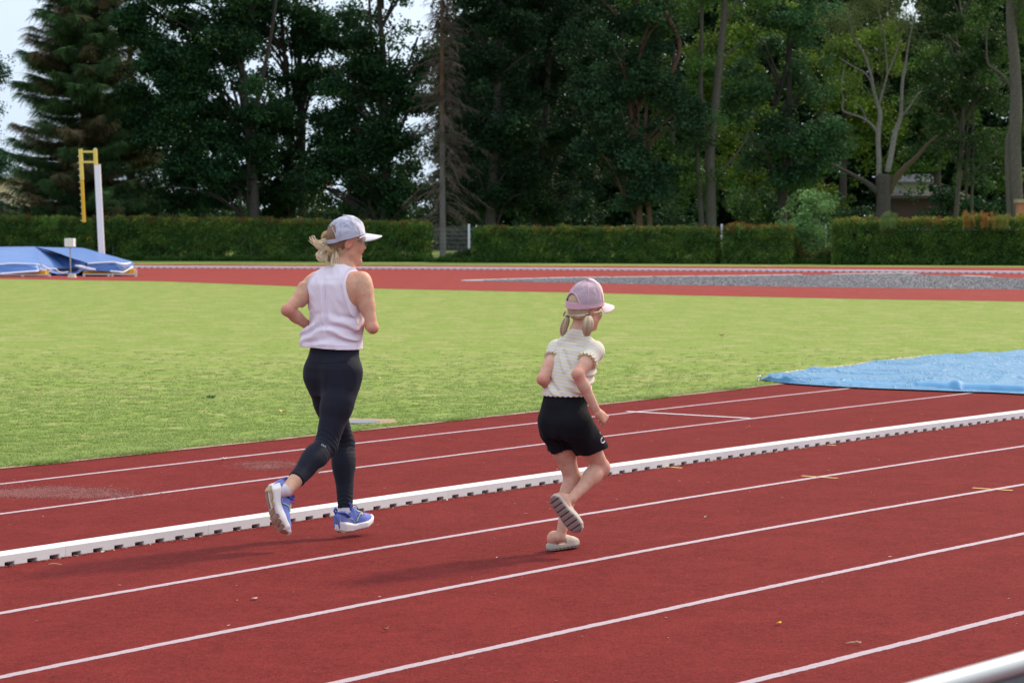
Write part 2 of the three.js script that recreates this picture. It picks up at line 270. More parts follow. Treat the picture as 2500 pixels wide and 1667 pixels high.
function layKerb(root, fn, s0, s1, seg, geo, mats) { // fn(s) -> ground point of the front edge
  for (let s = s0, i = 0; s < s1; s += seg, i++) { const a = fn(s), b = fn(s + seg), m = new THREE.Mesh(geo, mats[i % mats.length]); m.name = numbered('kerb_segment'); m.position.set(a.x, a.y, a.z); m.rotation.y = Math.atan2(-(b.z - a.z), b.x - a.x); m.castShadow = m.receiveShadow = true; root.add(m); }
}
{
  const dirt = lattice(91, 64);
  const mats = [0.74, 0.72, 0.76].map((k) => phys(rgb(k, k, k * 1.0), 0.32, { specularIntensity: 0.5, clearcoat: 0.15, clearcoatRoughness: 0.3 }));
  const root = thing('track_kerb', 'white plastic kerb with drain notches running behind both runners on the near track', 'kerb');
  const g = kerbSegment(1.05, 7, 0.055, 0.115); g.translate(0, 0, -0.115); // front edge on the line, body behind it
  layKerb(root, (s) => onTrack(s, EDGE.kerb(s), 0.006), 8.0 - 1.05 * 4, 26, 1.05, g, mats);
  const far = thing('track_kerb', 'long white kerb on the far side of the field in front of the hedges', 'kerb');
  const fg = kerbSegment(1.05, 4, 0.085, 0.12);
  const fk = [[-700, 650], [-200, 652], [330, 654.2], [1000, 657.2], [1800, 662], [2500, 668], [2900, 671.5]].map(([x, y]) => ground(x, y));
  const cum = [0]; for (let i = 1; i < fk.length; i++) cum.push(cum[i - 1] + fk[i].distanceTo(fk[i - 1]));
  layKerb(far, (s) => { let i = 1; while (i < fk.length - 1 && cum[i] < s) i++; const t = (s - cum[i - 1]) / (cum[i] - cum[i - 1]); return fk[i - 1].clone().lerp(fk[i], t).setY(0.006); }, 0, cum[cum.length - 1] - 1.05, 1.05, fg, [std(rgb(0.74, 0.74, 0.80), 0.5)]);
}

// ---------------------------------------------------------------- trees, hedges, fence
function leafSprig(seed, n, rad, len, wid, flat = 0.8, up = 0.35) { // a spray of folded leaves
  const r = rng(seed), g = new Geo();
  for (let i = 0; i < n; i++) {
    const a = r() * 6.283, z = r() * 2 - 1, d = rad * Math.cbrt(r()), sq = Math.sqrt(1 - z * z), c = V(Math.cos(a) * sq * d, z * d * flat, Math.sin(a) * sq * d);
    const n0 = V(r() * 2 - 1, r() * 2 - 1 + up * 2, r() * 2 - 1).normalize(), t = V(r() * 2 - 1, r() * 1.6 - 1.1, r() * 2 - 1); t.addScaledVector(n0, -t.dot(n0)).normalize(); const b = V(0, 0, 0).crossVectors(n0, t), l = len * (0.7 + 0.6 * r()), w = wid * (0.7 + 0.6 * r());
    const p = (x, y, zz) => c.clone().addScaledVector(t, x * l).addScaledVector(b, y * w).addScaledVector(n0, zz * l);
    const P = [p(-0.5, 0, 0), p(-0.05, 0.5, 0.06), p(0.5, 0, -0.05), p(-0.05, -0.5, 0.06)], q = P.map((o) => g.v(o.x, o.y, o.z));
    g.tri(q[0], q[1], q[2]); g.tri(q[0], q[2], q[3]);
  }
  return g.build();
}
function needleSpray(seed) { // a drooping conifer spray: needles either side of a twig along +x
  const r = rng(seed), g = new Geo(), L = 0.75;
  for (let k = 0; k < 5; k++) { const dy = (k - 2) * 0.24, side = (r() - 0.5) * 0.2; for (let i = 0; i < 30; i++) { const t = i / 29, x = t * L * (1 - 0.13 * Math.abs(k - 2)), droop = -0.34 * t * t * L - 0.03 * r(), z = dy * t * 1.6 + side * t; for (const s of [-1, 1]) { const l = 0.085 * (1 - 0.45 * t) * (0.7 + 0.5 * r()), hang = -0.05 * r() + 0.005; const a = g.v(x, droop, z), b = g.v(x + 0.036, droop + 0.004, z), c = g.v(x + 0.040 + 0.03 * r(), droop + hang, z + s * l); g.tri(a, b, c); } } }
  return g.build();
}
const SPRIG = { // by the size the leaves have
  broad: [1, 2, 3, 4].map((s) => leafSprig(100 + s, 42, 0.50, 0.17, 0.125, 0.7, 0.5)),
  small: [1, 2, 3].map((s) => leafSprig(200 + s, 46, 0.42, 0.105, 0.07, 0.9, 0.3)),
  willow: [1, 2, 3].map((s) => leafSprig(300 + s, 50, 0.45, 0.11, 0.035, 1.1, 0.0)),
  hedge: [1, 2, 3].map((s) => leafSprig(400 + s, 40, 0.17, 0.06, 0.042, 0.9, 0.2)),
  ash: [1, 2].map((s) => leafSprig(500 + s, 34, 0.32, 0.16, 0.07, 0.8, 0.3)),
};
const NEEDLES = [1, 2, 3].map(needleSpray);
const leafMat = phys(0xffffff, 0.55, { transmission: 0.5, side: THREE.DoubleSide, specularIntensity: 0.10 });
const needleMat = phys(0xffffff, 0.75, { transmission: 0.12, side: THREE.DoubleSide, specularIntensity: 0.3 });

function foliage(parent, kinds, items, mat, name, seed) { // items: { p, q or null, s, c }
  const r = rng(seed), lists = kinds.map(() => []); items.forEach((it) => lists[Math.floor(r() * kinds.length) % kinds.length].push(it));
  const m = new THREE.Matrix4(), q = new THREE.Quaternion(), e = new THREE.Euler(), o = parent.position, pt = V(0, 0, 0);
  const grp = new THREE.Group(); grp.name = name; grp.userData = { kind: 'stuff' }; parent.add(grp);
  lists.forEach((l, k) => { if (!l.length) return; const im = new THREE.InstancedMesh(kinds[k], mat, l.length); im.name = 'leaves'; im.userData = { kind: 'stuff' }; l.forEach((it, i) => { if (it.q) q.copy(it.q); else q.setFromEuler(e.set((r() - 0.5) * 0.9, r() * 6.283, (r() - 0.5) * 0.9)); m.compose(pt.copy(it.p).sub(o), q, V(it.s, it.s, it.s)); im.setMatrixAt(i, m); im.setColorAt(i, it.c); }); im.castShadow = im.receiveShadow = true; grp.add(im); });
  return grp;
}
const barkTex = (a, b, seed) => { const n1 = lattice(seed, 64), n2 = lattice(seed + 1, 256); return texture(256, 512, (u, v) => { const k = smooth(-0.5, 0.6, 0.6 * n1(u * 2, v * 0.5) + 0.5 * n2(u, v * 0.6)); return a.map((x, i) => mixn(x, b[i], k)); }, true); };
const barkBump = (() => { const n1 = lattice(701, 64), n2 = lattice(702, 256); return texture(256, 512, (u, v) => 0.5 + 0.3 * n1(u * 2, v * 0.4) + 0.2 * n2(u, v * 0.5), false); })();
const bark = (a, b, seed) => std(0xffffff, 0.95, { map: barkTex(a, b, seed), bumpMap: barkBump, bumpScale: 0.04 });
const BARK = { dark: bark([0.035, 0.03, 0.026], [0.09, 0.08, 0.068], 711), grey: bark([0.055, 0.050, 0.040], [0.150, 0.140, 0.115], 721), brown: bark([0.085, 0.05, 0.032], [0.20, 0.125, 0.08], 731), pale: bark([0.07, 0.065, 0.06], [0.40, 0.385, 0.36], 741), rust: bark([0.12, 0.055, 0.028], [0.27, 0.14, 0.075], 751) };

// limbs are given as they stand in view: [x, y, thickness] in pixels of the photograph, then metres nearer (-) or farther (+)
let o_thin = 1;
function limb(G, pts, Z, seg = 10, rad = 8) { tube(pts.map(([x, y, w, dz = 0]) => { const p = at(x, y, Z + dz); return [p.x, p.y, p.z, (o_thin * w) / 2 / F * Z]; }), 0, seg, rad, true, G); return G; }
function makeTree(o) {
  const { name, label, group, x, Z, limbs = [], barkOf = BARK.dark, blobs = [], kinds = SPRIG.broad, col, n = 1, size = 1, seed, hole = 0.0, depth = 0.8, shell = 0.45, mat = leafMat, branches = 0, category = 'tree' } = o;
  const b = ground(x, HORIZON + EYE * F / Z), base = V(b.x, 0, b.z), t = thing(name, label, category, base, group), r = rng(seed);
  const G = new Geo(); limbs.forEach((l) => limb(G, l, Z, Math.max(6, l.length * 3)));
  const items = [], c = new THREE.Color(), px = Z / F;
  const BG = new Geo(); let nb = 0;
  for (const [cx, cy, rx, ry, dens = 1, dz = 0] of blobs) {
    const C = at(cx, cy, Z + dz), ax = rx * px, ay = ry * px, az = Math.max(1.2, ax * depth);
    const count = Math.round(n * dens * (ax * ay + ax * az + ay * az) * 1.25);
    // boughs: flattened clumps set over the outline of the ellipsoid, then a thin filling between them
    const nb0 = Math.max(4, Math.round((ax * ay + ax * az + ay * az) * 0.62)), boughs = []; for (let i = 0; i < nb0; i++) { const u = r() * 6.283, w = r() * 2 - 1, rad = 0.55 + 0.42 * r(), sq = Math.sqrt(1 - w * w), rs = 0.55 + 0.65 * r(); boughs.push([C.x + Math.cos(u) * sq * ax * rad, C.y + w * ay * rad, C.z + Math.sin(u) * sq * az * rad, rs, 0.75 + 0.5 * r()]); }
    for (let i = 0; i < count; i++) {
      const u = r() * 6.283, w = r() * 2 - 1, rad = Math.pow(r(), shell), sq = Math.sqrt(1 - w * w); let p, bt = 0.8;
      if (r() < 0.80) { const q = boughs[Math.floor(r() * nb0)]; bt = q[4]; p = V(q[0] + Math.cos(u) * sq * q[3] * rad, q[1] + (0.55 * w * rad - 0.10 * sq * sq * rad) * q[3], q[2] + Math.sin(u) * sq * q[3] * rad); }
      else p = V(C.x + Math.cos(u) * sq * ax * rad, C.y + w * ay * rad, C.z + Math.sin(u) * sq * az * rad);
      const f = fbm(p.x * 0.42 + seed, p.y * 0.55, p.z * 0.42, 3); if (f < hole - 0.25 + 0.2 * (r() - 0.5)) continue;
      if (p.y < 0.15) continue;
      const tone = (0.66 + 0.40 * r() + 0.4 * f) * bt, k = r();
      c.setRGB(mixn(col[0][0], col[1][0], k) * tone, mixn(col[0][1], col[1][1], k) * tone, mixn(col[0][2], col[1][2], k) * tone);
      items.push({ p, s: size * (0.75 + 0.5 * r()), c: c.clone() });
    }
    for (let i = 0; i < branches; i++) { // limbs reaching from the trunk line into this clump
      const u = r() * 6.283, w = r() * 1.6 - 0.6, q = V(C.x + Math.cos(u) * ax * 0.8, C.y + w * ay * 0.7, C.z + Math.sin(u) * az * 0.8), s0 = V(base.x + (C.x - base.x) * 0.15, Math.max(1.5, C.y - ay * 0.9 - 1.2 * r()), base.z);
      const md = s0.clone().lerp(q, 0.5).add(V((r() - 0.5) * 0.6, 0.4, (r() - 0.5) * 0.6)); tube([[s0.x, s0.y, s0.z, 0.085], [md.x, md.y, md.z, 0.05], [q.x, q.y, q.z, 0.012]], 0, 6, 5, false, BG); nb++;
    }
  }
  if (G.i.length) { partW('trunk', G.build(), barkOf, t); }
  if (nb) partW('branches', BG.build(), barkOf, t);
  if (items.length) foliage(t, kinds, items, mat, 'crown', seed + 7);
  return t;
}
const DARK = [[0.022, 0.074, 0.034], [0.050, 0.132, 0.046]], DEEP = [[0.020, 0.058, 0.028], [0.040, 0.098, 0.040]], MIDG = [[0.060, 0.145, 0.036], [0.125, 0.230, 0.050]], SUNLIT = [[0.120, 0.220, 0.030], [0.220, 0.320, 0.050]], BLUEG = [[0.048, 0.130, 0.060], [0.095, 0.210, 0.085]], OLIVE = [[0.095, 0.145, 0.050], [0.175, 0.225, 0.085]];  // the lightest palette paints sunlit foliage in the row behind

// ---- conifers
function spruce(o) { // whorls of drooping branches with hanging sprays
  const { name, label, x, Z, top, baseW, barkOf, col, brown, seed, y0 = 620, slim = 1, twig = BARK.brown } = o;
  const b = ground(x, HORIZON + EYE * F / Z), base = V(b.x, 0, b.z), t = thing(name, label, 'spruce', base), r = rng(seed), px = Z / F;
  const H = EYE + (HORIZON - top) * px, G = new Geo(); tube([[base.x, 0, base.z, baseW], [base.x + 0.05, H * 0.5, base.z, baseW * 0.62], [base.x, H, base.z, 0.02]], 0, 18, 9, true, G);
  partW('trunk', G.build(), barkOf, t);
  const items = [], BG = new Geo(), c = new THREE.Color(), Y = V(0, 1, 0), q = new THREE.Quaternion(), q2 = new THREE.Quaternion();
  for (let h = 0.5; h < H - 0.2; h += 0.30) {
    const f = 1 - h / H, R0 = slim * (0.25 + 4.4 * Math.pow(f, 0.78)) * (h < 2 ? 0.9 : 1), k = Math.round(6 + 4 * f);
    for (let i = 0; i < k; i++) {
      const a = r() * 6.283, L = R0 * (0.62 + 0.55 * r()), lift = 0.28 * f - 0.05, ex = V(Math.cos(a), 0, Math.sin(a));
      const P = (s) => V(base.x + ex.x * L * s, h + (L * (lift * -0.9 * Math.sin(s * 1.9) + 0.18 * s * s)), base.z + ex.z * L * s);
      const p1 = P(0.5), p2 = P(1); tube([[base.x, h, base.z, 0.03 + 0.012 * f], [p1.x, p1.y, p1.z, 0.02], [p2.x, p2.y, p2.z, 0.006]], 0, 5, 4, false, BG);
      const isBrown = r() < brown(h / H, a), n = Math.ceil(L / 0.15);
      for (let j = 1; j <= n; j++) for (let s = 0; s < 5; s++) { if (isBrown && r() < 0.3) continue; const tt = (j - r() * 0.8) / n; if (tt < 0.12) continue; const p = P(tt), yaw = -a + (r() - 0.5) * 2.9; q.setFromAxisAngle(Y, yaw); q2.setFromAxisAngle(V(0, 0, 1), -0.02 - 0.42 * r()); q.multiply(q2); q2.setFromAxisAngle(V(1, 0, 0), (r() - 0.5) * 1.3); q.multiply(q2); const kk = 0.6 + 0.7 * r(); if (isBrown && r() < 0.75) c.setRGB(0.200 * kk, 0.150 * kk, 0.085 * kk); else { const m = r(); c.setRGB(mixn(col[0][0], col[1][0], m) * kk, mixn(col[0][1], col[1][1], m) * kk, mixn(col[0][2], col[1][2], m) * kk); } items.push({ p: p.clone(), q: q.clone(), s: (0.45 + 0.35 * r()) * (0.7 + 0.3 * Math.min(1, L / 1.5)), c: c.clone() }); }
    }
  }
  partW('branches', BG.build(), twig, t);
  foliage(t, NEEDLES, items, needleMat, 'crown', seed + 5);
  return t;
}
spruce({ name: 'spruce_tree', label: 'tall half browned spruce behind the hedge and the white upright, at the left', x: 205, Z: 119, top: -330, baseW: 0.24, barkOf: BARK.rust, col: [[0.055, 0.135, 0.050], [0.105, 0.205, 0.068]], brown: (h) => 0.14 + 0.30 * smooth(0.15, 0.5, 1 - h) * smooth(0.0, 0.3, h), seed: 901, slim: 1.02 });
{ // dead spruce
  const Z = 112, r = rng(931), b = ground(1081, HORIZON + EYE * F / Z), base = V(b.x, 0, b.z), H = 14.5;
  const t = thing('dead_spruce', 'bare dead spruce with a rusty trunk behind the gap in the hedge', 'dead tree', base);
  const G = new Geo(); tube([[base.x, 0, base.z, 0.165], [base.x - 0.02, 4, base.z, 0.135], [base.x - 0.04, 9, base.z, 0.095], [base.x - 0.05, H, base.z, 0.015]], 0, 20, 9, true, G);
  const g = G.build(), pos = g.attributes.position, cl = []; for (let i = 0; i < pos.count; i++) { const w = smooth(5.5, 7.5, pos.getY(i) + 2.2 * noise.noise(pos.getX(i) * 6, pos.getY(i) * 0.8, 3)); cl.push(mixn(0.95, 1.0, w), mixn(1.0, 0.62, w), mixn(1.02, 0.42, w)); } g.setAttribute('color', new THREE.Float32BufferAttribute(cl, 3));
  partW('trunk', g, std(0xffffff, 0.95, { map: barkTex([0.13, 0.115, 0.105], [0.27, 0.25, 0.23], 761), bumpMap: barkBump, bumpScale: 0.03, vertexColors: true }), t);
  const BG = new Geo(), TG = new Geo();
  for (let h = 1.6; h < H - 0.3; h += 0.13) for (let i = 0; i < 2; i++) {
    const f = 1 - h / H, a = r() * 6.283, L = (0.35 + 2.1 * Math.pow(f, 0.7)) * (0.25 + 0.9 * r()), droop = (0.18 + 0.65 * f) * L * (0.5 + 0.8 * r()), ex = Math.cos(a), ez = Math.sin(a), bend = (r() - 0.5) * 1.1;
    const P = (s) => [base.x + ex * L * s - ez * bend * s * s, h + 0.08 * L * s - droop * s * s * (1.25 - 0.45 * s * s), base.z + ez * L * s + ex * bend * s * s];
    tube([[...P(0), 0.016], [...P(0.35), 0.011], [...P(0.7), 0.007], [...P(1), 0.003]], 0, 7, 4, false, BG);
    for (let j = 0; j < 16; j++) { const s = 0.25 + 0.75 * r(), p = P(s), l = (0.2 + 0.35 * r()) * (0.5 + f), a2 = a + (r() - 0.5) * 2.4; const e = [p[0] + Math.cos(a2) * l * 0.7, p[1] - l * (0.4 + 0.5 * r()), p[2] + Math.sin(a2) * l * 0.7]; tube([[...p, 0.006], [...e, 0.0025]], 0, 1, 3, false, TG); }
  }
  { const items = [], c = new THREE.Color(), q0 = new THREE.Quaternion(), e0 = new THREE.Euler(); for (let i = 0; i < 420; i++) { const h = 3.5 + 10.5 * Math.pow(r(), 0.8), a = r() * 6.283, f = 1 - h / H, d = (0.15 + 1.5 * Math.pow(f, 0.8)) * Math.pow(r(), 0.6), k = 0.7 + 0.6 * r(); c.setRGB(0.060 * k, 0.046 * k, 0.036 * k); q0.setFromEuler(e0.set((r() - 0.5) * 1.0, -a + (r() - 0.5), -0.6 - 0.5 * r())); items.push({ p: V(base.x + Math.cos(a) * d, h - 0.3 * d, base.z + Math.sin(a) * d), q: q0.clone(), s: 0.28 + 0.3 * r(), c: c.clone() }); } foliage(t, NEEDLES, items, needleMat, 'dead_needles', 55); }
  partW('branches', BG.build(), std(rgb(0.11, 0.085, 0.07), 0.95), t).userData.kind = 'stuff';
  partW('twigs', TG.build(), std(rgb(0.115, 0.085, 0.07), 0.95), t).userData.kind = 'stuff';
}

// ---- broadleaved trees: nearer row
makeTree({ name: 'birch_tree', label: 'drooping dark tree cut by the left edge of the picture', x: -60, Z: 112, limbs: [[[-62, 640, 40], [-60, 300, 26], [-58, -40, 12]]], barkOf: BARK.dark, col: DARK, kinds: SPRIG.small, seed: 11, n: 18, blobs: [[-70, 330, 95, 130], [-40, 450, 80, 90], [-60, 200, 70, 70], [-30, 560, 70, 60]], hole: 0.12 });
makeTree({ name: 'lime_tree', label: 'yellowish green lime tree rising behind the right side of the browned spruce', x: 318, Z: 127, limbs: [[[320, 640, 26], [318, 300, 18], [316, 40, 8]]], col: [[0.065, 0.115, 0.028], [0.130, 0.185, 0.042]], kinds: SPRIG.small, seed: 12, n: 18, blobs: [[322, 150, 62, 110], [320, 320, 75, 120], [345, 450, 70, 90], [300, 80, 40, 60]], hole: 0.1 });
makeTree({ name: 'maple_tree', label: 'large dark maple with a thick trunk left of the sky gaps', x: 612, Z: 117, group: undefined, barkOf: BARK.dark, limbs: [[[622, 640, 30], [618, 470, 25], [606, 330, 20], [588, 160, 16], [565, -20, 12], [550, -200, 6]], [[606, 330, 15], [640, 190, 11], [668, 40, 8], [680, -120, 5]], [[612, 400, 12], [545, 240, 9], [500, 90, 6]], [[588, 160, 9], [540, 60, 6], [490, -60, 4]]],
  col: DARK, seed: 13, n: 17, branches: 4, blobs: [[360, 60, 80, 90], [375, 220, 80, 90], [440, 200, 110, 110, 1.2], [520, 190, 90, 90], [560, 330, 90, 80], [560, 110, 80, 80, 0.9], [640, 300, 60, 80, 0.8], [420, 130, 105, 130], [400, 330, 75, 110], [480, 300, 110, 120], [520, 60, 110, 90, 0.7], [600, 240, 90, 90, 0.75], [470, 450, 120, 70], [590, 420, 80, 80, 0.7], [400, -60, 120, 110], [600, -80, 120, 80, 0.8]], hole: 0.13 });
makeTree({ name: 'maple_tree', label: 'slim dark maple with two upright stems against the bright sky gaps', x: 716, Z: 121, barkOf: BARK.dark, limbs: [[[738, 640, 20], [736, 450, 17], [738, 300, 15], [730, 140, 12], [722, -30, 9], [716, -160, 5]], [[716, 640, 16], [712, 440, 14], [704, 260, 12], [690, 90, 9], [676, -80, 6]], [[738, 300, 8], [772, 170, 6], [800, 40, 4]], [[712, 440, 8], [660, 330, 6], [640, 240, 4]]],
  col: DARK, seed: 14, n: 17, branches: 3, blobs: [[640, 200, 60, 70, 0.8], [760, 60, 70, 70, 0.7], [800, 200, 60, 70, 0.7], [650, 400, 70, 60, 0.8], [650, 60, 70, 70, 0.8], [600, 30, 70, 60, 0.8], [700, 300, 70, 70, 0.8], [800, 330, 60, 60, 0.7], [690, 210, 60, 80, 0.6], [720, 390, 65, 60, 0.9], [640, 110, 60, 70, 0.6], [780, 220, 50, 60, 0.7], [700, 490, 100, 40], [700, 40, 100, 75, 0.7], [740, 160, 70, 70, 0.65], [660, 330, 65, 70, 0.6], [770, 300, 60, 60, 0.55], [660, 470, 70, 50, 0.9], [720, -80, 130, 70, 0.8], [800, 90, 70, 70, 0.7]], hole: 0.20 });
makeTree({ name: 'maple_tree', label: 'dark maple with a low skirt of leaves just left of the dead spruce', x: 936, Z: 118, barkOf: BARK.dark, limbs: [[[938, 640, 26], [940, 480, 23], [942, 340, 20], [938, 180, 16], [926, 20, 12], [915, -150, 6]], [[942, 340, 12], [915, 200, 10], [905, 60, 7], [895, -90, 4]], [[940, 300, 9], [985, 190, 7], [1020, 90, 5]], [[940, 420, 9], [880, 330, 7], [830, 280, 4]]],
  col: DARK, seed: 15, n: 17, branches: 4, blobs: [[1035, 230, 45, 120, 0.6], [1040, 420, 50, 80, 0.8], [990, 250, 50, 60, 0.6], [930, 270, 85, 80, 0.9], [860, 290, 70, 60], [900, 420, 115, 60], [970, 210, 55, 70, 0.6], [820, 170, 60, 80, 0.9], [760, 440, 80, 60, 0.9], [890, 190, 70, 70], [880, 60, 90, 80, 0.8], [840, 380, 90, 75, 1.1], [880, 480, 130, 60, 1.2], [970, 340, 70, 70, 0.7], [1000, 120, 70, 90, 0.6], [800, 510, 70, 45], [980, 470, 60, 60, 0.9], [930, -70, 130, 80, 0.9]], hole: 0.15 });
makeTree({ name: 'lime_tree', label: 'broad deep green lime directly right of the dead spruce', x: 1200, Z: 116, barkOf: BARK.dark, limbs: [[[1196, 640, 30], [1200, 480, 26], [1212, 300, 20], [1220, 60, 12]]], col: DEEP, seed: 16, n: 12, branches: 3, blobs: [[1190, 420, 105, 110], [1180, 240, 95, 110], [1240, 80, 120, 110], [1170, 30, 90, 90], [1260, 300, 100, 110], [1270, 470, 80, 60], [1230, -110, 150, 110]], hole: 0.1 });
makeTree({ name: 'lime_tree', label: 'huge dark lime filling the middle of the tree wall', x: 1330, Z: 119, barkOf: BARK.dark, limbs: [[[1305, 640, 26], [1310, 480, 22], [1330, 300, 18], [1345, 60, 10]]], col: DEEP, seed: 17, n: 12, branches: 3, blobs: [[1350, 120, 120, 120], [1330, 330, 110, 110], [1340, 460, 100, 70], [1420, 250, 90, 110], [1400, 20, 110, 90], [1340, -120, 150, 100]], hole: 0.08 });
makeTree({ name: 'maple_tree', label: 'dark maple with a bulging lower crown left of the twin trunks', x: 1545, Z: 113, barkOf: BARK.brown, limbs: [[[1560, 640, 18], [1562, 540, 16], [1552, 380, 14], [1530, 180, 10]], [[1585, 640, 15], [1586, 530, 13], [1570, 400, 10], [1580, 250, 7]], [[1640, 180, 9], [1660, 110, 12], [1625, 30, 12]]], col: [[0.030, 0.080, 0.040], [0.058, 0.135, 0.060]], seed: 18, n: 13, branches: 3, blobs: [[1520, 260, 110, 110], [1590, 180, 90, 80], [1470, 120, 100, 110], [1600, 60, 90, 70, 0.8], [1560, 400, 90, 55], [1580, 450, 85, 55], [1480, 390, 80, 70], [1500, -60, 140, 110], [1680, 250, 60, 60, 0.8], [1690, 330, 55, 40, 0.9]], hole: 0.16 });
o_thin = 0.78;
makeTree({ name: 'elm_tree', label: 'tall tree with two grey trunks rising side by side behind the hedge', x: 1738, Z: 114, barkOf: BARK.grey, limbs: [[[1738, 660, 40], [1737, 560, 34], [1735, 440, 32], [1734, 370, 30], [1748, 250, 25], [1757, 160, 23], [1768, 40, 20], [1772, -60, 15], [1776, -200, 8]], [[1734, 380, 20], [1716, 300, 15], [1711, 200, 14], [1713, 100, 13], [1714, -20, 10], [1712, -160, 6]], [[1766, 60, 13], [1796, 10, 10], [1830, -50, 6]], [[1757, 160, 7], [1790, 120, 5], [1815, 100, 3]], [[1750, 430, 9], [1795, 380, 6], [1830, 330, 4]], [[1720, 620, 20], [1712, 520, 18], [1706, 420, 14], [1700, 330, 8]]], col: MIDG, kinds: SPRIG.small, seed: 19, n: 10, branches: 0, blobs: [[1745, 300, 40, 40, 0.35, -1.5], [1725, 120, 45, 50, 0.35, -1.5], [1780, 330, 45, 40, 0.5], [1690, 300, 40, 50, 0.5], [1800, 220, 50, 50, 0.5], [1700, 440, 50, 40, 0.6], [1690, -60, 120, 80], [1830, -70, 130, 80], [1800, 30, 60, 50, 0.6], [1690, 20, 50, 50, 0.5], [1790, 470, 50, 40, 0.7], [1700, 130, 40, 60, 0.35]], hole: 0.2 });
o_thin = 0.9;
makeTree({ name: 'ash_tree', label: 'bushy green tree between the twin trunks and the pale branching tree', x: 1905, Z: 117, barkOf: BARK.dark, limbs: [[[1915, 640, 26], [1912, 480, 22], [1925, 320, 16], [1930, 120, 10]], [[1912, 420, 9], [1975, 320, 7], [2020, 250, 5]], [[1895, 260, 7], [1920, 180, 5], [1925, 170, 4]]], col: BLUEG, seed: 20, n: 13, branches: 3, blobs: [[1880, 90, 110, 90], [1950, 180, 90, 90], [1860, 250, 90, 80], [1950, 320, 100, 70], [1880, 370, 100, 60], [1960, 410, 90, 50, 0.9], [2020, 330, 55, 55, 0.9], [1920, 460, 70, 40, 0.8], [1870, -60, 150, 80], [1990, 60, 60, 70, 0.8], [1820, 170, 55, 60, 0.7]], hole: 0.2 });
o_thin = 0.78;
makeTree({ name: 'old_birch', label: 'pale barked tree whose whitish limbs fan out above a stout stump', x: 2160, Z: 113, barkOf: BARK.pale, kinds: SPRIG.willow, col: OLIVE, seed: 21, n: 9, limbs: [
  [[2146, 470, 16], [2147, 400, 17], [2145, 335, 15], [2150, 280, 14], [2142, 250, 12], [2133, 215, 11], [2128, 185, 9], [2110, 130, 7], [2085, 90, 6], [2070, 30, 4]],
  [[2168, 420, 20], [2178, 370, 18], [2186, 325, 16], [2200, 285, 13], [2202, 240, 11], [2205, 195, 10], [2213, 150, 8], [2222, 90, 6], [2240, 20, 4]],
  [[2146, 345, 9], [2138, 315, 8], [2118, 295, 8], [2100, 285, 7], [2078, 278, 6], [2058, 268, 5], [2060, 240, 4], [2055, 220, 3], [2062, 160, 2]],
  [[2198, 290, 8], [2220, 262, 7], [2240, 232, 5], [2252, 222, 3]], [[2145, 260, 8], [2160, 210, 8], [2168, 180, 6], [2185, 140, 6], [2200, 90, 4]],
  [[2133, 215, 6], [2115, 180, 5], [2080, 160, 4], [2050, 140, 3]], [[2168, 180, 6], [2160, 90, 6], [2145, 20, 4], [2140, -60, 3]], [[2118, 295, 4], [2105, 265, 3], [2088, 250, 2]] ],
  blobs: [[2060, 220, 50, 60, 0.35], [2160, 230, 40, 50, 0.22], [2230, 260, 40, 40, 0.3], [2100, 40, 95, 80, 0.9], [2200, 50, 90, 80, 0.7], [2060, 110, 60, 60, 0.6], [2150, -60, 150, 80], [2230, 130, 40, 40, 0.35], [2130, 130, 60, 40, 0.35]], hole: 0.16 });
{ // its dark stump and the mossy side limbs
  const t = scene.children[scene.children.length - 1], G = new Geo(), M = new Geo();
  o_thin = 1; limb(G, [[2155, 660, 44], [2156, 560, 36], [2158, 500, 34], [2158, 440, 38], [2160, 425, 34]], 113, 12); limb(G, [[2146, 470, 18], [2120, 448, 12], [2080, 425, 9], [2030, 400, 6]], 113, 8); partW('stump', G.build(), BARK.dark, t);
  limb(M, [[2170, 470, 20], [2190, 432, 16], [2215, 405, 14], [2240, 382, 11], [2262, 355, 8], [2290, 330, 5]], 113, 10); partW('mossy_limb', M.build(), bark([0.05, 0.035, 0.018], [0.12, 0.085, 0.04], 771), t);
}
o_thin = 0.85;
makeTree({ name: 'maple_tree', label: 'green maple between the pale branching tree and the far right trunk', x: 2352, Z: 118, barkOf: BARK.grey, limbs: [[[2330, 640, 16], [2336, 520, 14], [2344, 420, 13], [2351, 350, 11], [2352, 240, 8], [2350, 120, 5]], [[2351, 350, 5], [2320, 340, 4], [2295, 337, 3]], [[2370, 640, 9], [2374, 500, 8], [2378, 350, 7]]], col: [[0.036, 0.088, 0.034], [0.075, 0.150, 0.045]], seed: 22, n: 12, branches: 3, blobs: [[2320, 200, 85, 90, 0.9], [2380, 90, 90, 90, 0.9], [2310, 330, 80, 60, 0.7], [2420, 300, 60, 80, 0.7], [2340, -60, 150, 90], [2280, 60, 50, 60, 0.7], [2430, 180, 50, 70, 0.7], [2400, 400, 60, 50, 0.5]], hole: 0.22 });
o_thin = 1;
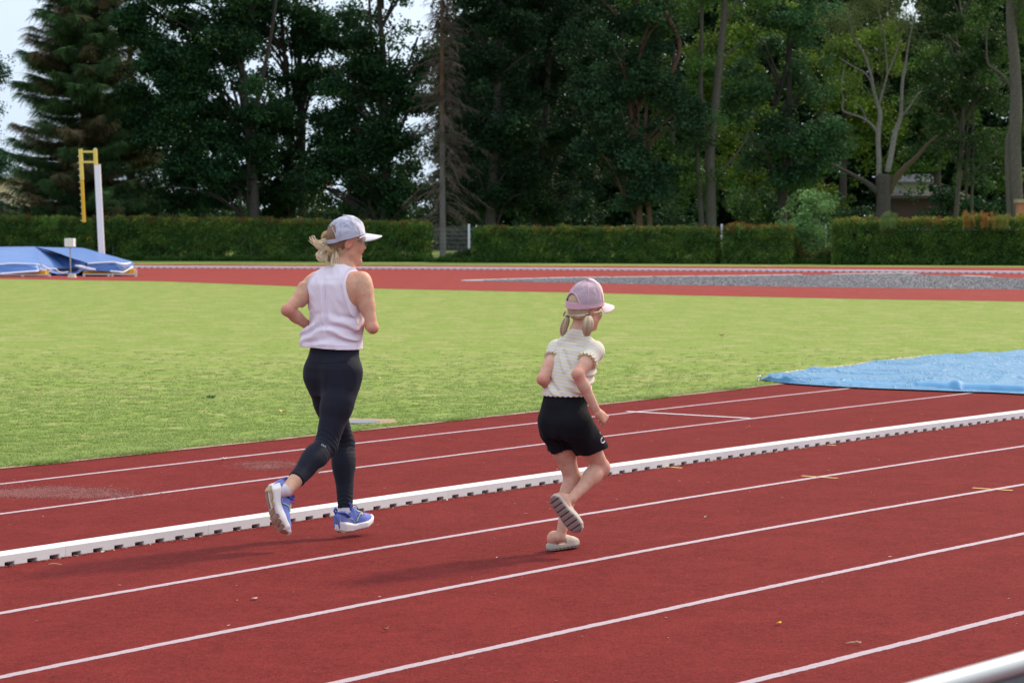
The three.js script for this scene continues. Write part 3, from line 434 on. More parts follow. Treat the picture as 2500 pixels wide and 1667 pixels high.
makeTree({ name: 'poplar_tree', label: 'thick grey split trunk at the far right edge', x: 2484, Z: 111, barkOf: BARK.grey, limbs: [[[2488, 680, 34], [2486, 540, 32], [2480, 430, 33], [2478, 350, 32], [2482, 250, 30], [2478, 150, 27], [2470, 60, 25], [2468, -40, 20], [2460, -180, 10]], [[2466, 680, 16], [2466, 520, 16], [2463, 420, 18], [2462, 340, 14], [2470, 320, 10]], [[2474, 60, 14], [2492, 10, 12], [2510, -60, 8]], [[2472, 215, 9], [2450, 185, 7], [2425, 165, 6], [2412, 150, 5], [2410, 90, 4], [2415, 60, 2]]], col: MIDG, kinds: SPRIG.small, seed: 23, n: 9, blobs: [[2440, -80, 130, 80], [2560, 100, 90, 140], [2580, 330, 80, 120]], hole: 0.2 });
// ---- the row behind, closing the view; sunlight is put into its brighter leaf colours
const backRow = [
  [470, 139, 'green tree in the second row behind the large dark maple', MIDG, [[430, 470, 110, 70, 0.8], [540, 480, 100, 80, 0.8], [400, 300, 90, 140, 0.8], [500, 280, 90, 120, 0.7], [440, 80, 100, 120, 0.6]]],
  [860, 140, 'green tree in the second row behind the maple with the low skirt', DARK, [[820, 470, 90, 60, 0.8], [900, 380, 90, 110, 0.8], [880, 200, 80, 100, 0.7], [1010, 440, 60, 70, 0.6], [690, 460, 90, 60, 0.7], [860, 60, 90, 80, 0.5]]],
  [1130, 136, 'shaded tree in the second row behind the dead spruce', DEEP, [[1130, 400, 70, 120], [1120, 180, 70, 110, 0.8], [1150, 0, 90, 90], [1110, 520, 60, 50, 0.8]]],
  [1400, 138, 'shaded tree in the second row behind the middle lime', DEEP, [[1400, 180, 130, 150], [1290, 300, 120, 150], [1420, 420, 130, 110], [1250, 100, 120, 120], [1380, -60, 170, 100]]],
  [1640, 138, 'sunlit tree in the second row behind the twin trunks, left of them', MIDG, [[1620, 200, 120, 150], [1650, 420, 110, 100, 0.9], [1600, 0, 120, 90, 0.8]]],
  [1830, 142, 'tree in the second row right of the twin trunks, sunlight painted into its yellow green leaves', SUNLIT, [[1810, 300, 110, 170, 0.8], [1850, 100, 130, 120, 0.8], [1860, 480, 110, 70, 0.7], [1750, 150, 70, 120, 0.7]]],
  [2060, 140, 'tree in the second row behind the pale branching tree, sunlight painted into its yellow green leaves', SUNLIT, [[2040, 220, 110, 130, 0.8], [2120, 330, 100, 120, 0.7], [2010, 440, 90, 80, 0.7], [2120, 120, 100, 90, 0.5]]],
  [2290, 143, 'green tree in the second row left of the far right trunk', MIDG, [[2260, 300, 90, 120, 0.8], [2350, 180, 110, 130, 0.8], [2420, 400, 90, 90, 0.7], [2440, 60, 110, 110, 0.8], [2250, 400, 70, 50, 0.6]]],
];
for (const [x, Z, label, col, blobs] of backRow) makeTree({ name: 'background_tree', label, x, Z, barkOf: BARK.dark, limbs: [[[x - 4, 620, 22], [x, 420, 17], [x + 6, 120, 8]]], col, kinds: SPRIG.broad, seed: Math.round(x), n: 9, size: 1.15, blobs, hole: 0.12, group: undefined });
// ---- the third row: a far wood that reads as one mass
{
  const r = rng(555), items = [], c = new THREE.Color();
  const o = new THREE.Group(); o.name = 'far_wood'; o.userData = { kind: 'stuff', label: 'far dark wood behind the tree rows', category: 'wood' }; scene.add(o);
  for (let i = 0; i < 5200; i++) { const px = 1090 + r() * 1500, Z = 158 + 14 * r(), topY = 60 - 150 * smooth(1150, 1300, px) + 60 * noise.noise(px * 0.012, 3, 1) + (px > 2170 && px < 2270 ? 170 : 0), py = mixn(topY, 610, r()); const k = 0.6 + 0.7 * r(); c.setRGB(0.028 * k, 0.066 * k, 0.024 * k); items.push({ p: at(px, py, Z), s: 1.9 + 0.9 * r(), c: c.clone() }); }
  for (let i = 0; i < 700; i++) { const px = 300 + r() * 800, Z = 158 + 14 * r(), py = mixn(505 + 25 * noise.noise(px * 0.02, 1, 1), 610, r()); const k = 0.8 + 0.7 * r(); c.setRGB(0.05 * k, 0.085 * k, 0.03 * k); items.push({ p: at(px, py, Z), s: 1.2 + 0.5 * r(), c: c.clone() }); }
  foliage(o, SPRIG.broad, items, leafMat, 'foliage', 9);
}
// ---- undergrowth between the trunks
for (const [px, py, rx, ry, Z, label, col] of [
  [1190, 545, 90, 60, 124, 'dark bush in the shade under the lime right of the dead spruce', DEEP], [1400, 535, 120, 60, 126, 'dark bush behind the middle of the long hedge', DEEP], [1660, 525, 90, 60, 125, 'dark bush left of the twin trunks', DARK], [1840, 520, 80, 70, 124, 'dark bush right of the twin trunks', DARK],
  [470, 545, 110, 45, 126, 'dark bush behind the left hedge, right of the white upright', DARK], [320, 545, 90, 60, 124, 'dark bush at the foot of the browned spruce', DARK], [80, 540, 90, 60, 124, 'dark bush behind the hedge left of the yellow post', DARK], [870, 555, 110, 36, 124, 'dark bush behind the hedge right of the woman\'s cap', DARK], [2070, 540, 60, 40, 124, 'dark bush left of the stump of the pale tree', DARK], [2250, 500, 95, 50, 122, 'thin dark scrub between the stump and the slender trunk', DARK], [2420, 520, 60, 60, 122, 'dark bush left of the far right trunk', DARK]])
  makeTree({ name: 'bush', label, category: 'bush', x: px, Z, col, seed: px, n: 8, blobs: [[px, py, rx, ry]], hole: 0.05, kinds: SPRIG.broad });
// pale leaved sapling in the gap between the hedges
makeTree({ name: 'ash_sapling', label: 'pale green sapling growing in the gap between the two right hedges', category: 'sapling', x: 1990, Z: 104, limbs: [[[1992, 645, 7], [1988, 560, 5], [1996, 470, 3]], [[1992, 600, 4], [1965, 540, 3], [1955, 510, 2]]], barkOf: BARK.grey, kinds: SPRIG.ash, col: [[0.130, 0.270, 0.100], [0.240, 0.400, 0.150]], seed: 61, n: 17, blobs: [[1995, 500, 32, 45], [1985, 560, 42, 45], [1955, 545, 28, 32], [2018, 570, 22, 40], [1990, 610, 40, 30, 0.8]], hole: 0.12 });

// ---- clipped hedges
function hedge(label, x0, x1, yTop0, yTop1, Z0, Z1, seed, { red = 0.5, th = 1.3, gaps = 0, yel = 0.2, tall = 0.18, y = 0 } = {}) {
  const b0 = ground(x0, HORIZON + EYE * F / Z0), b1 = ground(x1, HORIZON + EYE * F / Z1), h0 = at(x0, yTop0, Z0).y, h1 = at(x1, yTop1, Z1).y, mid = b0.clone().lerp(b1, 0.5);
  const t = thing('hedge', label, 'hedge', V(mid.x, 0, mid.z), 'clipped hedges in front of the trees'), r = rng(seed), L = b0.distanceTo(b1), dir = b1.clone().sub(b0).normalize(), nrm = V(dir.z, 0, -dir.x); if (nrm.z > 0) nrm.negate(); // nrm points away from the camera
  const items = [], c = new THREE.Color();
  const hAt = (u) => mixn(h0, h1, u) + 0.09 * noise.noise(u * L * 0.7, seed, 2);
  const put = (u, h, d, kind) => {
    const wob = 0.13 * fbm(u * L * 0.9, h * 1.2, seed, 3), p = b0.clone().addScaledVector(dir, u * L).addScaledVector(nrm, d + wob); p.y = h;
    const k = 0.62 + 0.6 * r(), low = noise.noise(u * L * 0.8, h * 1.5, seed + 4);
    if (kind === 1) { const q = r(); if (q < red) c.setRGB(0.200 * k, 0.090 * k, 0.036 * k); else if (q < red + yel) c.setRGB(0.340 * k, 0.330 * k, 0.060 * k); else c.setRGB(0.130 * k, 0.185 * k, 0.045 * k); }  // yellow sprays paint sunlight onto the hedge tops
    else { const m = smooth(-0.3, 0.5, low); c.setRGB(mixn(0.095, 0.175, m) * k, mixn(0.205, 0.300, m) * k, mixn(0.052, 0.065, m) * k); }
    items.push({ p, s: 0.75 + 0.6 * r(), c: c.clone() });
  };
  const nf = Math.round(L * 150);
  for (let i = 0; i < nf; i++) { const u = r(), h = Math.pow(r(), 0.9) * hAt(u); if (gaps && noise.noise(u * L * 1.3, h * 1.6, seed + 9) > 0.42 - gaps * (1 - h / 2) && h < 1.2) continue; put(u, Math.max(0.06, h), 0.10 + 0.28 * r() * r(), 0); }
  for (let i = 0; i < L * 70; i++) { const u = r(); put(u, hAt(u) - 0.05 + 0.05 * r(), 0.1 + r() * (th - 0.2), r() < 0.65 ? 1 : 0); }
  for (let i = 0; i < L * 34; i++) { const u = r(), e = Math.max(0, noise.noise(u * L * 1.1, 5, seed)); put(u, hAt(u) + tall * r() * (0.4 + 1.3 * e), 0.15 + r() * (th - 0.3), 1); }
  for (let i = 0; i < 110 * th; i++) for (const u of [0.002, 0.998]) put(u + (u < 0.5 ? 1 : -1) * 0.06 / L * r(), Math.max(0.05, r() * hAt(u)), 0.1 + r() * (th - 0.2), r() < 0.18 ? 1 : 0);
  // the woody inside of the hedge
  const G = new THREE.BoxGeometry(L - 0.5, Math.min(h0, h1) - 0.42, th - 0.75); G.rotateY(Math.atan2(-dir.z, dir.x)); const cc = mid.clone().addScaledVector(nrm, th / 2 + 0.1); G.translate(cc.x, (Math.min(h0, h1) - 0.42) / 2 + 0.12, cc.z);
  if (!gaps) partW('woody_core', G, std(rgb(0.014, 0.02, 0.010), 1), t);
  else for (let i = 0; i < L * 60; i++) { const u = r(); put(u, r() * (hAt(u) - 0.1), 0.5 + r() * (th - 0.6), 0); }
  // stems
  const S = new Geo(); for (let i = 0; i < L * 3; i++) { const u = (i + r()) / (L * 3), p = b0.clone().addScaledVector(dir, u * L).addScaledVector(nrm, 0.4 + 0.5 * r()); tube([[p.x, 0, p.z, 0.022], [p.x + 0.1 * (r() - 0.5), 0.7, p.z, 0.015], [p.x + 0.2 * (r() - 0.5), 1.35, p.z + 0.1, 0.006]], 0, 4, 4, false, S); } partW('stems', S.build(), BARK.dark, t).userData.kind = 'stuff';
  foliage(t, SPRIG.hedge, items, leafMat, 'foliage', seed + 3);
  return t;
}
hedge('dark clipped hedge behind the blue landing bed, left of the white upright', -120, 216, 532, 540, 110, 110.5, 71, { red: 0.25, yel: 0.15, th: 1.4 });
hedge('long reddish topped hedge from the white upright to the gap beside the dead spruce', 222, 1034, 536, 549, 113, 108.5, 72, { red: 0.30, yel: 0.15, gaps: 0.10 });
hedge('long green hedge right of the dead spruce, behind the girl', 1153, 1738, 562, 562, 106.5, 102.5, 73, { red: 0.22, yel: 0.2, gaps: 0.02, tall: 0.14 });
hedge('short reddish topped hedge right of the twin trunks', 1766, 1925, 561, 560, 102.3, 101.4, 74, { red: 0.42, yel: 0.25, gaps: 0.04, tall: 0.24 });
hedge('tall hedge with yellow and red shoots at the far right, sunlight painted into the yellow', 2036, 2640, 545, 541, 100.5, 98.5, 75, { red: 0.16, yel: 0.50, tall: 0.30, th: 1.6 });
{ // taller shoots on single places of the hedges
  const r = rng(77), c = new THREE.Color();
  for (const [px, py, Z, h, col, label] of [[2372, 520, 99.6, 0.42, [0.40, 0.24, 0.07], 'red tipped shoots standing up from the far right hedge, left cluster'], [2412, 522, 99.4, 0.40, [0.40, 0.21, 0.07], 'red tipped shoots standing up from the far right hedge, right cluster'], [2446, 528, 99.3, 0.3, [0.30, 0.32, 0.08], 'yellow green shoots near the right end of the far right hedge'], [2168, 522, 100.3, 0.45, [0.18, 0.30, 0.10], 'light green shoot on the far right hedge in front of the stump'], [120, 530, 110.6, 0.35, [0.16, 0.32, 0.07], 'light green shoot on top of the hedge left of the yellow post']]) {
    const b = ground(px, HORIZON + EYE * F / Z), t = thing('hedge_shoot', label, 'shoot', V(b.x, 0, b.z)), top = at(px, py, Z - 0.5), items = [];
    const G = new Geo(); for (let i = 0; i < 9; i++) { const x = top.x + (r() - 0.5) * 0.6, y0 = top.y - h - 0.3, e = [x + (r() - 0.5) * 0.2, top.y + 0.35 * (r() - 0.4) * h, top.z - 0.3 + 0.4 * r()]; tube([[x, y0, top.z, 0.008], [...e, 0.003]], 0, 3, 3, false, G); for (let j = 0; j < 7; j++) { const tt = 0.25 + 0.75 * j / 6, k = 0.7 + 0.5 * r(); c.setRGB(col[0] * k, col[1] * k, col[2] * k); items.push({ p: V(mixn(x, e[0], tt) + (r() - 0.5) * 0.08, mixn(y0, e[1], tt), mixn(top.z, e[2], tt)), s: 0.35 + 0.3 * r(), c: c.clone() }); } }
    partW('stems', G.build(), BARK.brown, t).userData.kind = 'stuff'; foliage(t, SPRIG.hedge, items, leafMat, 'leaves', 5);
  }
}
{ // weeds along the foot of the hedges and in the gaps
  const r = rng(88), items = [], c = new THREE.Color(), o = new THREE.Group(); o.name = 'weeds'; o.userData = { kind: 'stuff', label: 'rank green weeds along the foot of the hedges', category: 'weeds' }; scene.add(o);
  const foot = (px) => px < 1040 ? mixn(113.6, 108.6, (px + 120) / 1160) : mixn(107.5, 98.9, (px - 1040) / 1560);
  const add = (px, dz, h, s, col) => { const Z = foot(px) + dz, p = ground(px, HORIZON + EYE * F / Z); p.y = h; const k = 0.65 + 0.6 * r(); c.setRGB(col[0] * k, col[1] * k, col[2] * k); items.push({ p, s, c: c.clone() }); };
  for (let i = 0; i < 5200; i++) { const px = -120 + 2760 * r(), e = smooth(-0.3, 0.5, noise.noise(px * 0.02, 1, 4)); add(px, -0.1 - 0.5 * r(), (0.05 + 0.24 * e) * r() + 0.03, 0.7 + 0.5 * r(), [0.065, 0.150, 0.032]); }
  for (let i = 0; i < 700; i++) { const px = 1925 + 125 * r(), hh = 0.25 + 0.75 * Math.exp(-Math.pow((px - 1938) / 26, 2)) + 0.35 * Math.exp(-Math.pow((px - 2030) / 30, 2)); add(px, 0.2 + 0.9 * r() - 0.5, hh * r(), 0.9 + 0.5 * r(), r() < 0.25 ? [0.16, 0.15, 0.04] : [0.075, 0.125, 0.035]); }
  for (let i = 0; i < 260; i++) { const px = 1090 + 75 * r(); add(px, 0.3 + 0.6 * r(), (0.15 + 0.4 * (px - 1060) / 80) * r(), 0.8, [0.06, 0.12, 0.035]); }
  for (let i = 0; i < 160; i++) { const px = 1738 + 30 * r(); add(px, 0.2 + 0.6 * r(), 0.7 * r(), 0.8, [0.07, 0.10, 0.035]); }
  foliage(o, SPRIG.hedge, items, leafMat, 'foliage', 6);
}
{ // welded mesh fence behind the hedges
  const pts = [[-160, 115.6], [1040, 110.0], [2660, 100.9]].map(([px, Z]) => ground(px, HORIZON + EYE * F / Z)), base = pts[1].clone();
  const t = thing('mesh_fence', 'grey welded mesh fence with pale posts behind the hedges', 'fence', V(base.x, 0, base.z));
  const wire = std(rgb(0.30, 0.31, 0.33), 0.5, { metalness: 0.6 }), steel = std(rgb(0.62, 0.65, 0.70), 0.45, { metalness: 0.3 });
  const H = 1.62, gs = []; const post = new THREE.BoxGeometry(0.06, H + 0.06, 0.05); post.translate(0, (H + 0.06) / 2, 0);
  for (let k = 0; k < 2; k++) { const a = pts[k], b = pts[k + 1], L = a.distanceTo(b), d = b.clone().sub(a).normalize(); for (let s = 0; s < L; s += 0.05) { const p = a.clone().addScaledVector(d, s); const g = new THREE.BoxGeometry(0.006, H - 0.08, 0.006); g.translate(p.x, H / 2 + 0.04, p.z); gs.push(g); } for (let h = 0.08; h <= H; h += 0.2) gs.push(barBetween(a.clone().setY(h), b.clone().setY(h), 0.009, 0.006)); }
  partW('mesh_panel', mergeGeometries(gs), wire, t);
  for (const px of [-60, 52, 164, 276, 388, 500, 612, 724, 836, 948, 1145, 1163, 1304, 1415, 1525, 1762, 1887, 2016, 2128, 2240, 2352, 2464, 2576]) { const k = px < 1040 ? 0 : 1, a = pts[k], b = pts[k + 1]; let lo = 0, hi = 1; for (let i = 0; i < 30; i++) { const m = (lo + hi) / 2, p = a.clone().lerp(b, m); (p.x / -p.z * F + CX < px) ? lo = m : hi = m; } const p = a.clone().lerp(b, lo), big = px === 1145 || px === 1762; const m = new THREE.Mesh(post, steel); m.name = 'post'; m.position.set(p.x - base.x, 0, p.z - base.z + 0.04); m.scale.set(big ? 1.7 : 1, big ? 1.03 : 1, big ? 2 : 1); m.castShadow = m.receiveShadow = true; t.add(m); }
}

// ---------------------------------------------------------------- things on the field
{ // landing bed under its blue cover
  const base = ground(150, 676); const t = thing('landing_bed', 'blue covered pole vault landing bed with white hems at the left of the far apron', 'landing bed', V(base.x, 0, base.z));
  const cols = [ // ridge, middle, hem, lower edge: [x, y, Z]
    [[-190, 604, 83], [-190, 626, 80], [-190, 646, 78], [-190, 668, 77.7]], [[-110, 603.5, 83], [-110, 625, 80], [-110, 645, 78], [-110, 668, 77.7]], [[-40, 603, 83], [-40, 625, 80], [-40, 644, 78], [-40, 669, 77.7]], [[0, 602.5, 83], [0, 624, 80], [2, 645, 78], [4, 669, 77.7]], [[45, 602, 83], [46, 624, 80], [48, 643.5, 78], [50, 664, 77.7]], [[80, 601.5, 83], [82, 624, 80], [86, 644.5, 78], [90, 661, 77.7]],
    [[84, 602.2, 83], [92, 626, 80.4], [101, 650, 78.6], [102, 663, 78.2]], [[93, 605.5, 83.2], [117, 633, 81], [124, 657, 79.6], [122, 665, 78.8]], [[110, 611, 83.2], [140, 640, 81.3], [150, 663, 79.8], [148, 671, 78.9]], [[140, 622, 82.6], [160, 648, 81.1], [170, 666, 79.4], [172, 673, 78.8]], [[178, 633.5, 81.4], [186, 652, 80.3], [188, 664, 79.3], [186, 669, 78.8]],
    [[208, 641, 78.6], [207, 646, 78.5], [206, 652, 78.5], [200, 661, 78.3]] ];
  const rcols = [ // the right wing: its crease with the valley, then across to the right corner
    [[86, 602, 83], [130, 615, 81.6], [172, 629, 80], [212, 643, 77.8], [208, 654, 77.75], [206, 662, 77.7]], [[120, 603.5, 83.2], [160, 616, 81.6], [198, 629, 80], [238, 641.5, 77.8], [240, 652, 77.75], [242, 661, 77.7]], [[160, 604.5, 83.3], [196, 615, 81.8], [232, 627, 80.1], [270, 640.2, 77.9], [270, 652, 77.85], [270, 664, 77.8]], [[202, 605.5, 83.3], [236, 616.5, 81.8], [268, 628, 80.2], [300, 642, 78.1], [298, 653, 78.0], [294, 665.5, 77.9]], [[240, 616.5, 82.6], [268, 624, 81.4], [296, 633, 80.1], [318, 641.5, 78.4], [318, 650, 78.3], [314, 662, 78.2]], [[322, 638, 80.6], [323, 640, 80], [325, 643, 79.4], [326, 646, 78.8], [327, 651, 78.7], [326, 657, 78.6]] ];
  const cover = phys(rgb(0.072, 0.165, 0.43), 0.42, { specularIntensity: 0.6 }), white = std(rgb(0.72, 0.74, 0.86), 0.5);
  const sheet = (C, nu, nv, seed) => { const P = C.map((c) => c.map(([x, y, Z]) => arr(at(x, y, Z)))); return gridGeo(nu, nv, (u, v) => { const row = P.map((c) => { const k = Math.min(c.length - 1.0001, v * (c.length - 1)), i = Math.floor(k), f = k - i; return c[i].map((a, m) => mixn(a, c[i + 1][m], f)); }), p = spline(row, u); const w = 0.035 * (fbm(u * 5 + v * 3, v * 5, seed, 3) + 0.5 * Math.abs(noise.noise(u * 16 - v * 9, v * 3, seed + 2)));
    return V(p[0], Math.max(0.05, p[1] + w * Math.min(1, v * 8)), p[2] + w); }); };
  partW('cover', sheet(cols, 120, 40, 3), cover, t); partW('wing_cover', sheet(rcols, 70, 40, 8), cover, t);
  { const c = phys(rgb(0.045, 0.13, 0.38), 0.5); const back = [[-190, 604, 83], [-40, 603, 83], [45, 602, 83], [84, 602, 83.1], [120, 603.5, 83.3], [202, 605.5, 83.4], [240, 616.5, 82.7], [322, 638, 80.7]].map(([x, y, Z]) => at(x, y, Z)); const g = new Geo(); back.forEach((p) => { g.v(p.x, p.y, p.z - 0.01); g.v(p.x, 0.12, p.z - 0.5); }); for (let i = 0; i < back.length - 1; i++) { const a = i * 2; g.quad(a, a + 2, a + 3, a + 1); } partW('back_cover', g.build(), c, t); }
  const hem = (pts, r, name = 'hem') => { const G = new Geo(); tube(pts.map(([x, y, Z, rr]) => { const p = at(x, y, Z - 0.05); return [p.x, p.y, p.z, rr ?? r]; }), r, pts.length * 5, 6, true, G); partW(name, G.build(), white, t); };
  hem([[-190, 646, 78], [-110, 645, 78], [-40, 644.5, 78], [0, 645.5, 78], [20, 643.5, 78], [48, 643.8, 78], [86, 645, 78], [95, 648, 78.2]], 0.022);
  hem([[-190, 668, 77.7], [-60, 669, 77.7], [4, 668.5, 77.6], [40, 665.5, 77.6], [92, 662, 77.6]], 0.034);
  hem([[93, 653, 78.2], [104, 660, 78.2], [112, 659, 78.3], [122, 657, 78.5], [135, 657, 78.5], [142, 664, 78.6], [155, 666, 78.6], [165, 664, 78.6]], 0.026); hem([[102, 647, 78.2], [114, 655, 78.3], [121, 657.5, 78.4]], 0.024);
  hem([[181, 648, 78.2, 0.01], [196, 651, 78.0, 0.05], [215, 656, 77.8, 0.06], [232, 658.5, 77.6, 0.03]], 0.05); hem([[213, 643.6, 77.8], [238, 641.8, 77.8], [258, 640.5, 77.8], [278, 640.2, 77.9], [298, 645.5, 77.9, 0.05], [318, 642, 78.2, 0.025]], 0.022); hem([[268, 662, 77.7], [285, 663.5, 77.7], [300, 664.5, 77.8], [312, 658, 78], [322, 652, 78.2, 0.05]], 0.03);
  // yellow foam showing under the wings and the grey trolley frames
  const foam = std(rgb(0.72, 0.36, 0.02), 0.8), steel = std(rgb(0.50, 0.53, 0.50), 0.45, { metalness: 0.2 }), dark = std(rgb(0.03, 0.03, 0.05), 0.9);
  const slab = (x0, x1, y0, y1, Z, d, mat, name) => { const a = at(x0, y0, Z), b = at(x1, y1, Z); partW(name, box(b.x - a.x, a.y - b.y, d, (a.x + b.x) / 2, (a.y + b.y) / 2, -Z - d / 2 - 0.05), mat, t); };
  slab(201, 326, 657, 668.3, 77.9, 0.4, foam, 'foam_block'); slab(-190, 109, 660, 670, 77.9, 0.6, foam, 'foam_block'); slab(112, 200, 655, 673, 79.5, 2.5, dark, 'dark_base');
  slab(200, 331, 667.8, 671.2, 77.6, 0.05, steel, 'frame_rail'); slab(-190, 117, 669.6, 673, 77.6, 0.05, steel, 'frame_rail');
  for (const [x, y0, y1] of [[203, 668, 676.6], [263, 669, 675.4], [272, 668, 675], [329.5, 659, 675.4], [52, 671, 679], [118, 669.5, 678], [-30, 671, 679]]) slab(x - 2.6, x + 2.6, y0, y1, 77.45, 0.10, steel, 'frame_foot');
}
{ // white upright with the yellow bar holder
  const Z = 85, b = ground(249, HORIZON + EYE * F / Z), P = (x, y, dz = 0) => at(x, y, Z + dz), t = thing('vault_upright', 'tall white upright with a yellow ladder shaped bar holder behind the blue bed', 'upright', V(b.x, 0, b.z));
  const white = phys(rgb(0.80, 0.79, 0.82), 0.35, { clearcoat: 0.2 }), pale = std(rgb(0.74, 0.56, 0.12), 0.45), yel = std(rgb(0.70, 0.40, 0.02), 0.45), steel = std(rgb(0.7, 0.7, 0.72), 0.35, { metalness: 0.6 });
  const bar = (a, b2, w, h, m, name) => partW(name, barBetween(a, b2, w, h), m, t);
  bar(P(249.5, 664), P(236.5, 402), 0.205, 0.17, white, 'mast'); bar(P(236.5, 402.2), P(236.4, 400.5), 0.215, 0.18, yel, 'mast_cap');
  bar(P(232.5, 402), P(231.2, 364), 0.13, 0.12, pale, 'yellow_post'); bar(P(231.3, 366), P(231.0, 361.5), 0.09, 0.08, steel, 'post_tip');
  bar(P(199, 439), P(195.3, 363.5), 0.125, 0.10, pale, 'yellow_post'); bar(P(204.2, 542.5), P(199, 439.3), 0.11, 0.09, yel, 'yellow_post');
  bar(P(196, 370.5), P(231, 370), 0.07, 0.07, pale, 'cross_bar'); bar(P(197.5, 395.5), P(231.5, 395.3), 0.07, 0.07, pale, 'cross_bar');
  for (let i = 0; i < 11; i++) { const y = 381 + i * 15.6, x = mixn(195.8, 204, smooth(363, 543, y)) - 4; const a = P(x + 2, y), c = P(x - 4, y + 0.8); bar(a, c, 0.025, 0.025, steel, 'peg'); }
}
{ // white board on a stand in front of the bed
  const b = ground(174, 678), Z = -b.z, t = thing('marker_stand', 'white box board on a thin post in front of the blue bed', 'marker board', V(b.x, 0, b.z)), P = (x, y) => at(x, y, Z);
  const white = std(rgb(0.80, 0.80, 0.80), 0.5), conc = std(rgb(0.55, 0.47, 0.37), 0.9), steel = std(rgb(0.40, 0.40, 0.42), 0.4, { metalness: 0.5 });
  const c = P(169.8, 592), g = new THREE.BoxGeometry(0.295, 0.265, 0.22); g.rotateY(-0.16); g.translate(c.x, c.y, c.z); partW('board_box', g, white, t);
  partW('post', barBetween(P(171.5, 669), P(168.5, 580), 0.028, 0.028), steel, t); partW('collar', barBetween(P(171.2, 655), P(169.8, 603), 0.042, 0.02), steel, t);
  const f = P(174.5, 673); const fg = new THREE.CylinderGeometry(0.12, 0.15, 0.12, 8); fg.translate(f.x, 0.064, f.z); partW('concrete_foot', fg, conc, t);
  for (let i = 1; i < 4; i++) partW('board_line', box(0.28, 0.004, 0.004, c.x, c.y - 0.13 + 0.066 * i, c.z + 0.118, -0.16), std(rgb(0.55, 0.55, 0.55), 0.6), t);
}
{ // light blue tarpaulin over the sand pit at the right
  const b = ground(2180, 940), t = thing('tarpaulin', 'creased light blue tarpaulin spread over the lawn edge at the right', 'tarpaulin', V(b.x, 0, b.z));
  const near = [[1858, 927], [1905, 935], [2000, 942], [2120, 948.5], [2260, 953.5], [2345, 957], [2420, 959], [2500, 963], [2640, 968], [2800, 972]].map(([x, y]) => arr(ground(x, y, 0.012)));
  const farE = [[1852, 924], [1900, 919], [1960, 909], [2040, 902], [2126, 890], [2210, 880], [2320, 869], [2500, 858], [2680, 849], [2860, 842]].map(([x, y]) => arr(ground(x, y, 0.02)));
  const crumple = [lattice(861, 16), lattice(862, 32), lattice(863, 8)];
  const tarp = phys(0xffffff, 0.42, { color: rgb(0.082, 0.215, 0.375), specularIntensity: 0.2, bumpMap: texture(512, 512, (u, v) => { const [a, b, c] = crumple, k = (x) => Math.pow(1 - Math.min(1, Math.abs(x) * 2.2), 3); return 0.4 + 0.3 * k(a(u, v)) + 0.2 * k(b(u, v)) - 0.25 * k(c(v, u)); }, false, 1), bumpScale: 0.03 }), deep = phys(rgb(0.055, 0.235, 0.46), 0.5), under = std(rgb(0.06, 0.045, 0.04), 0.9);
  const hgt = (u, v, p) => { const e = smooth(0, 0.07, v) * smooth(0, 0.05, 1 - v) * smooth(0, 0.08, u); const rid = (a) => 1 - Math.abs(a) * 2; const c1 = Math.pow(Math.max(0, rid(fbm(p[0] * 0.9 + p[2] * 0.5, p[2] * 0.35, 2, 3) * 1.4)), 4), c2 = Math.pow(Math.max(0, rid(fbm(p[0] * 0.5 - p[2] * 0.8, p[2] * 0.6, 7, 3) * 1.5)), 5); return 0.02 + e * (0.022 + 0.010 * fbm(p[0] * 0.8, p[2] * 0.5, 3, 3) + 0.026 * c1 + 0.030 * c2 + 0.006 * fbm(p[0] * 4, p[2] * 4, 1, 2)); };
  partW('sheet', gridGeo(220, 110, (u, v) => { const a = spline(near, u), c = spline(farE, u), p = a.map((k, i) => mixn(k, c[i], v)); const fr = v > 0.985 ? 0.05 * noise.noise(p[0] * 9, 1, 2) : 0; const w0 = V(p[0], hgt(u, v, p), p[2] + fr); w0.u = p[0] / 1.7; w0.w = p[2] / 1.7; return w0; }), tarp, t);
  // weighted hem along the front, lifted in one place
  const lip = (x) => 0.055 + 0.018 * Math.exp(-Math.pow((x - 2341) / 14, 2)); const pf = (px, h, d) => { let k = 0; const xs = [1858, 1905, 2000, 2120, 2260, 2345, 2420, 2500, 2640, 2800], ys = [927, 935, 942, 948.5, 953.5, 957, 959, 963, 968, 972]; while (k < xs.length - 2 && xs[k + 1] < px) k++; const g = ground(px, mixn(ys[k], ys[k + 1], (px - xs[k]) / (xs[k + 1] - xs[k])), 0.0); return V(g.x, h, g.z - d); };
  partW('front_hem', gridGeo(160, 6, (u, v) => { const px = mixn(1905, 2800, u), w = v; const h = lip(px) * (px > 2240 ? 1.35 : 0.9) * Math.sin(w * 1.5) + 0.012 + (px > 2325 && px < 2352 ? 0.03 * (1 - w) * (1 - Math.abs(px - 2340) / 15) : 0); return pf(px, h + 0.008 * noise.noise(px * 0.03, w, 2), -0.03 + 0.16 * w); }), deep, t);
  const G = new Geo(); tube(Array.from({ length: 40 }, (_, i) => { const px = mixn(1895, 2790, i / 39), p = pf(px, 0.012, -0.035); return [p.x, p.y, p.z]; }), 0.011, 120, 5, true, G); partW('edge_cord', G.build(), under, t);
  const c = ground(1858, 925, 0.02), ring = new THREE.TorusGeometry(0.026, 0.008, 6, 14); ring.rotateY(0.6); ring.rotateX(0.5); ring.translate(c.x - 0.02, 0.028, c.z); partW('metal_ring', ring, std(rgb(0.6, 0.6, 0.62), 0.4, { metalness: 0.6 }), t);
